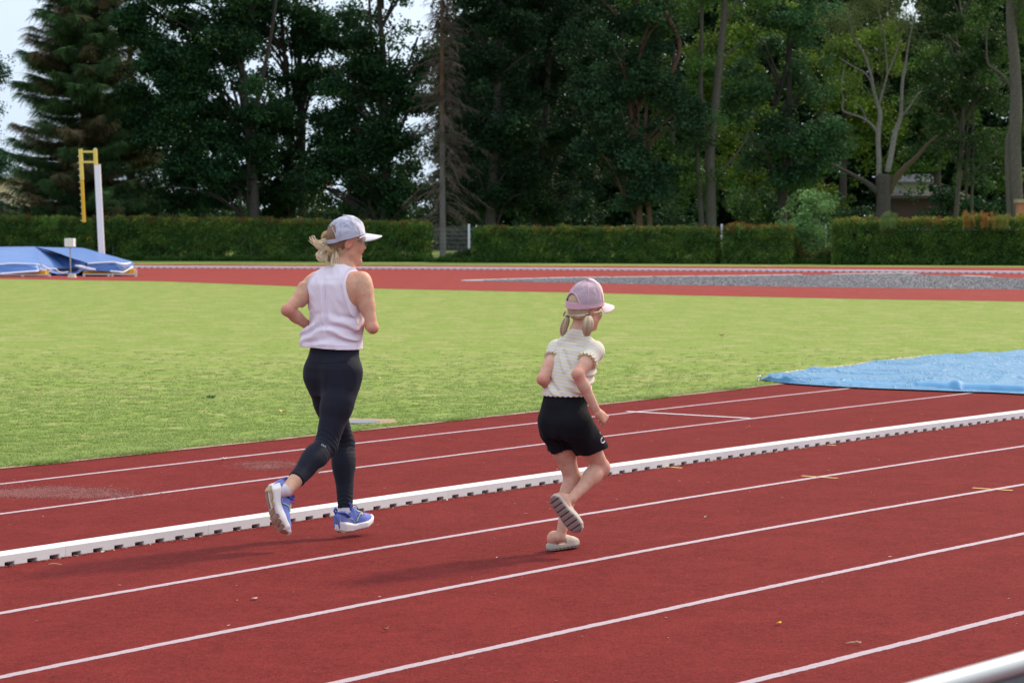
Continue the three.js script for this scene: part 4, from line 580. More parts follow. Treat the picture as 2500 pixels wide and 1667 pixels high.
  { // pale grit spilled along its back edge
    const r = rng(66), o = new THREE.IcosahedronGeometry(0.012, 0), im = new THREE.InstancedMesh(o, std(rgb(0.62, 0.58, 0.50), 1), 900), m = new THREE.Matrix4(), q = new THREE.Quaternion(); for (let i = 0; i < 900; i++) { const u = 0.14 + 0.5 * r(), p = spline(farE, u), w = u > 0.2 && u < 0.30 ? 0.22 : 0.06; m.compose(V(p[0] + 0.05 * (r() - 0.5), 0.025 + 0.03 * r(), p[2] + w * (r() - 0.3) * r()), q, V(0.6 + r(), 0.4, 0.6 + r())); im.setMatrixAt(i, m); } im.name = 'spilled_sand'; im.userData = { kind: 'stuff', label: 'pale sand spilled along the back edge of the tarpaulin', category: 'sand' }; scene.add(im); }
}
{ // barrier in front of the camera, cut by the lower right corner
  const o0 = at(2500, 1617, 4.05), bd = V(Math.sin(0.714), 0, -Math.cos(0.714)), bn = V(Math.cos(0.714), 0, Math.sin(0.714)), P = (s, y, d = 0) => o0.clone().addScaledVector(bd, s - 3).addScaledVector(bn, d).setY(o0.y + y - 0.952); const t = thing('barrier_rail', 'blurred pale metal barrier rail in the lower right corner of the picture', 'barrier', P(3, 0.952 - o0.y));
  const pale = phys(rgb(0.44, 0.48, 0.52), 0.45, { metalness: 0.3 }), slate = std(rgb(0.10, 0.125, 0.15), 0.6);
  const G = new Geo(); tube([[...arr(P(-2, 0.952))], [...arr(P(2, 0.952))], [...arr(P(6, 0.952))], [...arr(P(9, 0.952))]], 0.0185, 12, 16, true, G); partW('top_rail', G.build(), pale, t);
  for (const [s0, s1] of [[-2, 1.2], [1.26, 4.6], [4.66, 8.9]]) { const a = P(s0, 0), b = P(s1, 0), m = a.clone().lerp(b, 0.5); partW('side_panel', box(a.distanceTo(b), 0.70, 0.012, m.x, o0.y - 0.37, m.z, Math.atan2(-(b.z - a.z), b.x - a.x)), slate, t); }
  for (const s of [-1.9, 1.23, 4.63, 8.9]) { const p = P(s, 0.47, 0.03); partW('post', box(0.04, o0.y, 0.04, p.x, o0.y / 2, p.z), pale, t); }
}
// ---------------------------------------------------------------- buildings far behind the trees
function house(label, x0, x1, yEave, yRidge, Z, depth, wallC, roofC, name = 'house') {
  const a = at(x0, yEave, Z), b = at(x1, yEave, Z), ridge = at(x0, yRidge, Z).y, W = b.x - a.x, mid = (a.x + b.x) / 2, t = thing(name, label, 'building', V(mid, 0, -Z)), wall = std(rgb(...wallC), 0.9), rm = std(rgb(...roofC), 0.8);
  const H = a.y; part('wall', (() => { const g = new THREE.BoxGeometry(W, H, depth); g.translate(0, H / 2, -depth / 2); return g; })(), wall, t);
  const s = new THREE.Shape([new THREE.Vector2(0.5, H - 0.12), new THREE.Vector2(-depth / 2, ridge), new THREE.Vector2(-depth - 0.5, H - 0.12), new THREE.Vector2(-depth - 0.5, H + 0.05), new THREE.Vector2(-depth / 2, ridge + 0.18), new THREE.Vector2(0.5, H + 0.05)]); const g = new THREE.ExtrudeGeometry(s, { depth: W + 1, bevelEnabled: false }); g.rotateY(-Math.PI / 2); g.translate((W + 1) / 2, 0.01, 0); part('roof', g, rm, t);
  const pane = phys(rgb(0.03, 0.04, 0.05), 0.1), fr = std(rgb(0.7, 0.7, 0.7), 0.6); for (let i = 0; name === 'house' && i < Math.floor(W / 3); i++) { const x = -W / 2 + 1.6 + i * 3; const f = part('window', box(1.25, 1.35, 0.08, x, H * 0.55, 0.03), fr, t); part('pane', box(1.05, 1.15, 0.04, x, H * 0.55, 0.068), pane, f); }
  return t;
}
house('cream house with a pale blue grey roof glimpsed left of the browned spruce', -170, 62, 430, 378, 168, 8, [0.62, 0.50, 0.36], [0.45, 0.52, 0.62]);
house('white walled house with a red roof glimpsed between the maple trunks', 702, 772, 446, 412, 172, 8, [0.80, 0.77, 0.70], [0.26, 0.085, 0.065]);
house('pale grey house glimpsed to the right of the pale branching tree', 2205, 2270, 446, 430, 150, 5, [0.40, 0.40, 0.42], [0.10, 0.10, 0.11]);
house('long dark brown shed behind the far right hedge', 2195, 2345, 480, 476, 134, 4, [0.05, 0.028, 0.023], [0.03, 0.026, 0.022], 'shed');
{ const Z = 107, b = ground(2500, HORIZON + EYE * F / Z), a = at(2484, 495, Z), t = thing('brick_pillar', 'orange brick pillar with a tan cap stone at the right edge above the hedge', 'pillar', V(b.x, 0, b.z)); part('shaft', box(0.62, a.y, 0.55, 0, a.y / 2, 0), std(rgb(0.38, 0.15, 0.085), 0.9), t); part('cap_stone', box(0.78, 0.16, 0.70, 0, a.y + 0.08, 0), std(rgb(0.30, 0.25, 0.15), 0.9), t); }
// ---------------------------------------------------------------- small things lying about
{
  const leafShape = (l, w, curl) => { const g = gridGeo(8, 4, (u, v) => { const x = (u - 0.5) * l, hw = w * 0.5 * Math.pow(Math.sin(Math.PI * Math.min(1, u * 0.96 + 0.02)), 0.7), z = (v - 0.5) * 2 * hw; return V(x, curl * (x * x) / l * 2 + 0.6 * Math.abs(z) * curl + 0.002, z); }); return g; };
  const put = (name, label, cat, px, py, geos, y = 0.009) => { const p = ground(px, py), t = thing(name, label, cat, V(p.x, y, p.z)); geos.forEach(([n, g, m]) => part(n, g, m, t)); t.rotation.y = R() * 6; return t; };
  const m = (r, g, b) => std(rgb(r, g, b), 0.8, { side: THREE.DoubleSide });
  const stalk = (l, r = 0.0016) => tube([[0, 0.003, 0], [l * 0.5, 0.008, 0.004], [l, 0.004, 0.01]], r, 5, 5).build();
  put('fallen_leaf', 'small yellow leaf lying between the two nearest lane lines', 'leaf', 1902, 1528, [['blade', leafShape(0.032, 0.020, 0.5), m(0.75, 0.42, 0.02)], ['stalk', stalk(-0.03), m(0.35, 0.12, 0.06)]]);
  put('fallen_leaf', 'curled brown leaf on the red track below the woman, between the lower lane lines', 'leaf', 941, 1545, [['blade', leafShape(0.034, 0.022, 0.9), m(0.30, 0.13, 0.05)], ['stalk', stalk(-0.02), m(0.30, 0.12, 0.05)]]);
  put('twig', 'short pale twig on the track just above the nearest lane line', 'twig', 2085, 1577, [['stem', tube([[-0.03, 0.004, 0], [0, 0.006, 0.003], [0.032, 0.003, 0]], (t) => 0.0042 * (1 - 0.7 * t), 8, 6).build(), m(0.50, 0.36, 0.24)], ['bud', new THREE.SphereGeometry(0.006, 8, 6).translate(-0.012, 0.007, 0), m(0.42, 0.20, 0.12)]]);
  put('fallen_leaf', 'pale crumpled leaf in the lane to the right of the girl\'s foot', 'leaf', 1724, 1271, [['blade', leafShape(0.026, 0.022, 1.2), m(0.62, 0.48, 0.28)], ['stalk', stalk(-0.012), m(0.4, 0.2, 0.1)]]);
  put('fallen_leaf', 'flattened pale scrap of leaf on the lane left of the woman\'s shadow', 'leaf', 620, 1467, [['blade', leafShape(0.036, 0.024, 0.25), m(0.50, 0.34, 0.34)], ['stalk', stalk(-0.015), m(0.4, 0.25, 0.2)]]);
  put('twig', 'thin straw on the track below the kerb at the left edge', 'twig', 147, 1384, [['stem', stalk(0.06, 0.0022), m(0.45, 0.33, 0.20)], ['husk', leafShape(0.02, 0.008, 0.4), m(0.50, 0.40, 0.25)]]);
  put('fallen_leaf', 'brown leaf on the lawn, lower left, nearest the left edge', 'leaf', 92, 960, [['blade', leafShape(0.07, 0.05, 0.7), m(0.40, 0.20, 0.08)], ['stalk', stalk(-0.03), m(0.3, 0.15, 0.06)]], 0.02);
  put('fallen_leaf', 'tan leaf on the lawn left of the woman\'s knees', 'leaf', 690, 1013, [['blade', leafShape(0.085, 0.035, 0.6), m(0.60, 0.40, 0.14)], ['stalk', stalk(-0.03), m(0.4, 0.22, 0.1)]], 0.024);
  put('fallen_leaf', 'small orange leaf on the lawn at mid distance right of the girl', 'leaf', 1762, 824, [['blade', leafShape(0.09, 0.06, 0.8), m(0.40, 0.14, 0.05)], ['stalk', stalk(-0.03), m(0.3, 0.12, 0.06)]], 0.024);
  put('fallen_leaf', 'cream leaf on the lawn right of the woman\'s thigh', 'leaf', 924, 933, [['blade', leafShape(0.075, 0.04, 0.8), m(0.70, 0.55, 0.30)], ['stalk', stalk(-0.03), m(0.5, 0.35, 0.2)]], 0.024);
  put('white_chip', 'white paper scrap beside the lane line left of the lifted shoe', 'scrap', 546, 1124, [['sheet', leafShape(0.05, 0.022, 0.4), m(0.75, 0.72, 0.70)], ['fold', leafShape(0.02, 0.014, 0.9).translate(0.01, 0.004, 0.004), m(0.70, 0.68, 0.66)]]);
  { // dark clump of grass
    const p = ground(514, 972), t = thing('grass_clump', 'dark green clump standing out of the lawn left of the woman', 'clump', V(p.x, 0, p.z)), r = rng(3), G = new Geo(); for (let i = 0; i < 60; i++) { const a = r() * 6.283, l = 0.015 + 0.025 * r(), d = 0.035 * r(), x = Math.cos(a) * d, z = Math.sin(a) * d; const p0 = G.v(x - 0.005, 0, z), p1 = G.v(x + 0.005, 0, z), p2 = G.v(x + Math.cos(a) * l * 0.8, l, z + Math.sin(a) * l * 0.8); G.tri(p0, p1, p2); } part('blades', G.build(), m(0.03, 0.10, 0.04), t).userData.kind = 'stuff'; part('clod', new THREE.SphereGeometry(0.03, 10, 6).scale(1, 0.4, 1), m(0.06, 0.05, 0.03), t); }
  { // worn patch with a flat grey cover in the lawn
    const p = ground(893, 1033.5), t = thing('drain_cover', 'flat grey cover in a worn sandy patch of the lawn edge behind the woman\'s knee', 'drain cover', V(p.x, 0, p.z)); const g = new THREE.CylinderGeometry(0.17, 0.17, 0.012, 28); g.translate(-0.05, 0.012, 0); part('cover_plate', g, phys(rgb(0.20, 0.22, 0.25), 0.95, { specularIntensity: 0.05 }), t);
    const r = rng(8), G = new Geo(), n = 40; const c = G.v(0.03, 0.016, -0.10); for (let i = 0; i < n; i++) { const a = i / n * 6.283, k = 1 + 0.25 * noise.noise(Math.cos(a) * 2, Math.sin(a) * 2, 5); G.v(0.03 + Math.cos(a) * 0.24 * k, 0.010, -0.10 + Math.sin(a) * 0.30 * k); } for (let i = 0; i < n; i++) G.tri(c, 1 + (i + 1) % n, 1 + i); part('bare_soil', upward(G.build()), std(rgb(0.30, 0.20, 0.13), 1, { bumpMap: rubberBump, bumpScale: 0.01, side: THREE.DoubleSide }), t); }
  { // pale dust trodden into the rubber in two places: grains, as real bits of sand
    const r = rng(44), geo = new THREE.TetrahedronGeometry(0.0032, 0), list = []; const gauss = () => { let s = 0; for (let i = 0; i < 5; i++) s += r(); return (s - 2.5) / 1.1; };
    for (const [x, y, sx, sy, n] of [[115, 1203, 150, 12, 15000], [40, 1207, 90, 8, 6000], [660, 1138, 70, 8, 6500], [240, 1208, 110, 9, 4000]]) for (let i = 0; i < n; i++) { const p = ground(x + sx * gauss(), y + sy * gauss()), f = fbm(p.x * 3, p.z * 3, 4, 3); if (f < -0.12 && r() < 0.7) continue; list.push(p); }
    for (let i = 0; i < 2600; i++) { const s = 7 + 14 * r(), n = EDGE.kerb(s) + 0.004 + 0.05 * r() * r(); list.push(onTrack(s, n)); }
    const im = new THREE.InstancedMesh(geo, std(rgb(0.36, 0.145, 0.13), 1), list.length), mt = new THREE.Matrix4(), q = new THREE.Quaternion(), e = new THREE.Euler(); list.forEach((p, i) => { q.setFromEuler(e.set(r() * 6, r() * 6, 0)); const s = 0.5 + 0.9 * r(); mt.compose(V(p.x, 0.0065, p.z), q, V(s, s * 0.5, s)); im.setMatrixAt(i, mt); }); im.name = 'sand_dust'; im.userData = { kind: 'stuff', label: 'pale sand dust trodden into the red lanes at the left', category: 'sand' }; scene.add(im); }
  { // bits of straw and leaf crumbs scattered over track and along the kerb
    const r = rng(45), geo = new THREE.BoxGeometry(0.014, 0.0012, 0.004), list = []; for (let i = 0; i < 330; i++) { const s = 5 + 18 * r(), n = -12.5 + 9 * r(); list.push([onTrack(s, n), 0.5 + 0.8 * r()]); } for (let i = 0; i < 420; i++) { const s = 7 + 15 * r(); list.push([onTrack(s, EDGE.kerb(s) + 0.012 + 0.03 * r()), 0.6 + 1.4 * r()]); }
    const im = new THREE.InstancedMesh(geo, std(0xffffff, 0.9), list.length), mt = new THREE.Matrix4(), q = new THREE.Quaternion(), e = new THREE.Euler(), c = new THREE.Color(); list.forEach(([p, s], i) => { q.setFromEuler(e.set(0.2 * (r() - 0.5), r() * 6, 0.3 * (r() - 0.5))); mt.compose(V(p.x, 0.0075, p.z), q, V(s, s, s)); im.setMatrixAt(i, mt); const k = r(); k < 0.6 ? c.setRGB(0.34, 0.22, 0.17) : k < 0.8 ? c.setRGB(0.06, 0.03, 0.025) : c.setRGB(0.6, 0.5, 0.42); im.setColorAt(i, c); }); im.name = 'litter'; im.userData = { kind: 'stuff', label: 'scattered crumbs of straw and leaf on the track', category: 'litter' }; scene.add(im); }
}

// ---------------------------------------------------------------- figures: a distance field of joined limbs, meshed as one surface
const smin = (a, b, k) => { const h = Math.max(k - Math.abs(a - b), 0) / k; return Math.min(a, b) - h * h * k * 0.25; };
const smax = (a, b, k) => -smin(-a, -b, k);
function cone(a, b, ra, rb) { // tapered capsule between two joints
  const ax = a.x, ay = a.y, az = a.z, bx = b.x - ax, by = b.y - ay, bz = b.z - az, l2 = bx * bx + by * by + bz * bz;
  return (x, y, z) => { const px = x - ax, py = y - ay, pz = z - az, t = Math.min(1, Math.max(0, (px * bx + py * by + pz * bz) / l2)), dx = px - bx * t, dy = py - by * t, dz = pz - bz * t; return Math.sqrt(dx * dx + dy * dy + dz * dz) - (ra + (rb - ra) * t); };
}
function ball(c, rx, ry = rx, rz = rx, fr) { // ellipsoid in a frame of axes (fr: [X, Y, Z])
  const X = fr ? fr[0] : V(1, 0, 0), Y = fr ? fr[1] : V(0, 1, 0), Z = fr ? fr[2] : V(0, 0, 1), m = Math.min(rx, ry, rz);
  return (x, y, z) => { const px = x - c.x, py = y - c.y, pz = z - c.z; const u = (px * X.x + py * X.y + pz * X.z) / rx, v = (px * Y.x + py * Y.y + pz * Y.z) / ry, w = (px * Z.x + py * Z.y + pz * Z.z) / rz; const k0 = Math.sqrt(u * u + v * v + w * w), k1 = Math.sqrt((u / rx) ** 2 + (v / ry) ** 2 + (w / rz) ** 2); return k1 < 1e-9 ? -m : k0 * (k0 - 1) / k1; };
}
// elliptical rings along a spine: [centre, half width, half depth], in a frame with side axis and front axis
function barrel(rings, side, front) {
  return (x, y, z) => { // find the ring parameter by height along the spine
    let i = 0; const n = rings.length - 1; while (i < n - 1 && y > rings[i + 1][0].y) i++;
    const A = rings[i], B = rings[i + 1], t0 = (y - A[0].y) / (B[0].y - A[0].y), t = Math.min(1, Math.max(0, t0)), s = t * t * (3 - 2 * t) * 0.5 + t * 0.5;
    const cx = mixn(A[0].x, B[0].x, t), cz = mixn(A[0].z, B[0].z, t), a = mixn(A[1], B[1], s), b = mixn(A[2], B[2], s), px = x - cx, pz = z - cz;
    const u = (px * side.x + pz * side.z) / a, v = (px * front.x + pz * front.z) / b, q = Math.pow(Math.pow(Math.abs(u), 2.3) + Math.pow(Math.abs(v), 2.3), 1 / 2.3); const d = (q - 1) * Math.min(a, b) * 0.9; const ex = t0 < 0 ? A[0].y - y : t0 > 1 ? y - B[0].y : 0;
    return ex > 0 ? (d > 0 ? Math.hypot(d, ex) : Math.max(d, ex)) : d;
  };
}
const union = (list, k) => { const f = list.map((e) => Array.isArray(e) ? e[0] : e), kk = list.map((e) => Array.isArray(e) ? e[1] : k); return (x, y, z) => { let d = f[0](x, y, z); for (let i = 1; i < f.length; i++) d = smin(d, f[i](x, y, z), kk[i]); return d; }; };
const below = (c, n) => (x, y, z) => (x - c.x) * n.x + (y - c.y) * n.y + (z - c.z) * n.z;   // keeps what lies against n
function surface(f, lo, hi, h, uvOf) { // surface nets on a grid, only near the surface
  const nx = Math.ceil((hi.x - lo.x) / h) + 1, ny = Math.ceil((hi.y - lo.y) / h) + 1, nz = Math.ceil((hi.z - lo.z) / h) + 1, B = 8, val = new Float32Array(nx * ny * nz).fill(9), id = (i, j, k) => (k * ny + j) * nx + i, on = [];
  const reach = B * h * 0.9 + 0.03;
  for (let k = 0; k < nz; k += B) for (let j = 0; j < ny; j += B) for (let i = 0; i < nx; i += B) {
    const d = f(lo.x + (i + B / 2) * h, lo.y + (j + B / 2) * h, lo.z + (k + B / 2) * h); if (Math.abs(d) > reach) continue; on.push([i, j, k]);
    for (let c = k; c <= Math.min(nz - 1, k + B); c++) for (let b = j; b <= Math.min(ny - 1, j + B); b++) for (let a = i; a <= Math.min(nx - 1, i + B); a++) { const q = id(a, b, c); if (val[q] === 9) val[q] = f(lo.x + a * h, lo.y + b * h, lo.z + c * h); }
  }
  const vid = new Map(), P = [], I = [], corner = [0, 1, 2, 3, 4, 5, 6, 7].map((m) => [m & 1, (m >> 1) & 1, m >> 2]), edges = []; for (let a = 0; a < 8; a++) for (let b = a + 1; b < 8; b++) { const x = a ^ b; if (x === 1 || x === 2 || x === 4) edges.push([a, b]); }
  const v = new Float32Array(8);
  const cell = (i, j, k) => { const key = id(i, j, k), got = vid.get(key); if (got !== undefined) return got; for (let m = 0; m < 8; m++) v[m] = val[id(i + corner[m][0], j + corner[m][1], k + corner[m][2])]; let sx = 0, sy = 0, sz = 0, n = 0; for (const [a, b] of edges) if ((v[a] < 0) !== (v[b] < 0)) { const t = v[a] / (v[a] - v[b]); sx += mixn(corner[a][0], corner[b][0], t); sy += mixn(corner[a][1], corner[b][1], t); sz += mixn(corner[a][2], corner[b][2], t); n++; } const r = P.length / 3; P.push(lo.x + (i + sx / n) * h, lo.y + (j + sy / n) * h, lo.z + (k + sz / n) * h); vid.set(key, r); return r; };
  const done = new Uint8Array(nx * ny * nz);
  for (const [bi, bj, bk] of on) for (let k = Math.max(1, bk); k < Math.min(nz - 1, bk + B); k++) for (let j = Math.max(1, bj); j < Math.min(ny - 1, bj + B); j++) for (let i = Math.max(1, bi); i < Math.min(nx - 1, bi + B); i++) {
    const q = id(i, j, k); if (done[q]) continue; done[q] = 1; const s = val[q]; if (s === 9) continue;
    for (let ax = 0; ax < 3; ax++) { const o = ax === 0 ? val[id(i + 1, j, k)] : ax === 1 ? val[id(i, j + 1, k)] : val[id(i, j, k + 1)]; if (o === 9 || (s < 0) === (o < 0)) continue;
      const c = ax === 0 ? [cell(i, j - 1, k - 1), cell(i, j, k - 1), cell(i, j, k), cell(i, j - 1, k)] : ax === 1 ? [cell(i - 1, j, k - 1), cell(i - 1, j, k), cell(i, j, k), cell(i, j, k - 1)] : [cell(i - 1, j - 1, k), cell(i, j - 1, k), cell(i, j, k), cell(i - 1, j, k)];
      s < 0 ? I.push(c[0], c[1], c[2], c[0], c[2], c[3]) : I.push(c[0], c[2], c[1], c[0], c[3], c[2]); }
  }
  const g = new THREE.BufferGeometry(); g.setAttribute('position', new THREE.Float32BufferAttribute(P, 3)); const N = new Float32Array(P.length), U = new Float32Array(P.length / 3 * 2), e = h * 0.5;
  for (let i = 0; i < P.length; i += 3) { const x = P[i], y = P[i + 1], z = P[i + 2], gx = f(x + e, y, z) - f(x - e, y, z), gy = f(x, y + e, z) - f(x, y - e, z), gz = f(x, y, z + e) - f(x, y, z - e), l = Math.hypot(gx, gy, gz) || 1; N[i] = gx / l; N[i + 1] = gy / l; N[i + 2] = gz / l; const uv = uvOf ? uvOf(x, y, z) : [x, y]; U[i / 3 * 2] = uv[0]; U[i / 3 * 2 + 1] = uv[1]; }
  let vote = 0; for (let i = 0; i < Math.min(I.length, 3000); i += 3) { const [a, b, c] = [I[i] * 3, I[i + 1] * 3, I[i + 2] * 3]; const e1 = [P[b] - P[a], P[b + 1] - P[a + 1], P[b + 2] - P[a + 2]], e2 = [P[c] - P[a], P[c + 1] - P[a + 1], P[c + 2] - P[a + 2]]; vote += Math.sign((e1[1] * e2[2] - e1[2] * e2[1]) * N[a] + (e1[2] * e2[0] - e1[0] * e2[2]) * N[a + 1] + (e1[0] * e2[1] - e1[1] * e2[0]) * N[a + 2]); }
  if (vote < 0) for (let i = 0; i < I.length; i += 3) { const t = I[i + 1]; I[i + 1] = I[i + 2]; I[i + 2] = t; }
  g.setAttribute('normal', new THREE.BufferAttribute(N, 3)); g.setAttribute('uv', new THREE.BufferAttribute(U, 2)); g.setIndex(I); return g;
}
const frame = (x, up) => { const X = x.clone().normalize(), Z = V(0, 0, 0).crossVectors(X, up).normalize(), Y = V(0, 0, 0).crossVectors(Z, X); return [X, Y, Z]; };   // X forward, Y up, Z to the right
const local = (o, fr) => (x, y, z) => o.clone().addScaledVector(fr[0], x).addScaledVector(fr[1], y).addScaledVector(fr[2], z);
const lattice803 = (() => { const q = lattice(804, 96); return (u, v) => q(u, v) > 0.97 ? 0.72 : 1; })();
const skinTex = (() => { const a = lattice(801, 24), b = lattice(802, 256), d = lattice(803, 8); return (c) => texture(512, 512, (u, v) => { const k = 1 + 0.05 * a(u, v) + 0.10 * b(u, v), m = 0.09 * d(u, v) + 0.08 * a(v, u), mole = lattice803(u, v); return [c[0] * k * mole, c[1] * (k - m) * mole, c[2] * (k - m) * mole]; }, true, 3); })();
const weave = (() => { const b = lattice(811, 512); return texture(512, 512, (u, v) => 0.5 + 0.25 * b(u, v) + 0.12 * Math.sin(u * 512 * 0.9) * Math.sin(v * 512 * 0.9), false, 6); })();
const cloth = (c, rough = 0.9, more = {}) => phys(c, rough, { bumpMap: weave, bumpScale: 0.0015, specularIntensity: 0.25, ...more });
// head with face: P maps head axes (x to the face, y up, z to the person's right) to the world; s scales
function headField(o, fr, s, smile = 0) {
  const P0 = local(o, fr), P = (x, y, z) => P0(x * s, y * s, z * s), B = (x, y, z, a, b, c) => ball(P(x, y, z), a * s, b * s, c * s, fr), C = (a, b, ra, rb) => cone(P(...a), P(...b), ra * s, rb * s);
  const list = [[B(-0.008, 0.035, 0, 0.098, 0.088, 0.076), 0.02], [B(0.022, -0.028, 0, 0.066, 0.075, 0.062), 0.03], [C([0.030, -0.060, 0], [0.066, -0.098, 0], 0.048, 0.021), 0.03], [B(0.072, -0.105, 0, 0.017, 0.015, 0.018), 0.016]];
  for (const z of [-1, 1]) { list.push([B(0.060, -0.030, 0.036 * z, 0.026, 0.026, 0.024), 0.022], [C([0.076, 0.022, 0.012 * z], [0.062, 0.020, 0.046 * z], 0.011, 0.009), 0.014], [C([0.010, -0.062, 0.050 * z], [0.050, -0.088, 0.026 * z], 0.017, 0.015), 0.03]); }
  list.push([C([0.080, 0.012, 0], [0.101, -0.026, 0], 0.0085, 0.0095), 0.012], [B(0.096, -0.031, 0.0095, 0.010, 0.007, 0.007), 0.008], [B(0.096, -0.031, -0.0095, 0.010, 0.007, 0.007), 0.008]);
  list.push([C([0.086, -0.052, -0.014], [0.086, -0.052, 0.014], 0.0062, 0.0062), 0.008], [C([0.082, -0.072, -0.012], [0.082, -0.072, 0.012], 0.0068, 0.0068), 0.008]);
  const body = union(list, 0.02 * s), cut = [];
  for (const z of [-1, 1]) cut.push([B(0.086, 0.002, 0.031 * z, 0.018, 0.010, 0.015), 0.012 * s]);
  if (smile) cut.push([B(0.094, -0.062, 0, 0.022, 0.0055, 0.026), 0.006 * s]);
  const ears = []; for (const z of [-1, 1]) { const ax = [fr[0].clone().multiplyScalar(0.95).addScaledVector(fr[1], -0.3), fr[1].clone().multiplyScalar(0.95).addScaledVector(fr[0], 0.3), fr[2]].map((q) => q.normalize()); ears.push([ball(P(-0.012, -0.006, 0.073 * z), 0.021 * s, 0.034 * s, 0.012 * s, ax), ball(P(-0.007, -0.004, 0.087 * z), 0.012 * s, 0.022 * s, 0.009 * s, ax)]); }
  return (x, y, z) => { let d = body(x, y, z); for (const [c, k] of cut) d = smax(d, -c(x, y, z), k); for (const [e, hole] of ears) d = smin(d, smax(e(x, y, z), -hole(x, y, z), 0.004), 0.006); return d; };
}
function faceParts(o, fr, s, root, iris) { // eyes, brows, teeth
  const P0 = local(o, fr), P = (x, y, z) => P0(x * s, y * s, z * s); const orient = new THREE.Matrix4().makeBasis(fr[0], fr[1], fr[2]);
  for (const z of [-1, 1]) { const c = P(0.0705, 0.001, 0.031 * z), g = new THREE.SphereGeometry(0.0118 * s, 16, 12); g.translate(c.x, c.y, c.z); const e = partW('eye', g, phys(rgb(0.75, 0.72, 0.70), 0.2), root); const q = P(0.0785, 0.001, 0.032 * z), ig = new THREE.SphereGeometry(0.0058 * s, 12, 8); ig.translate(q.x, q.y, q.z); partW('iris', ig, phys(iris, 0.15), e); const G = new Geo(); tube([P(0.083, 0.026, 0.014 * z), P(0.080, 0.030, 0.030 * z), P(0.064, 0.026, 0.048 * z)], 0.0028 * s, 8, 5, true, G); partW('eyebrow', G.build(), std(rgb(0.20, 0.12, 0.06), 0.9), root); }
}
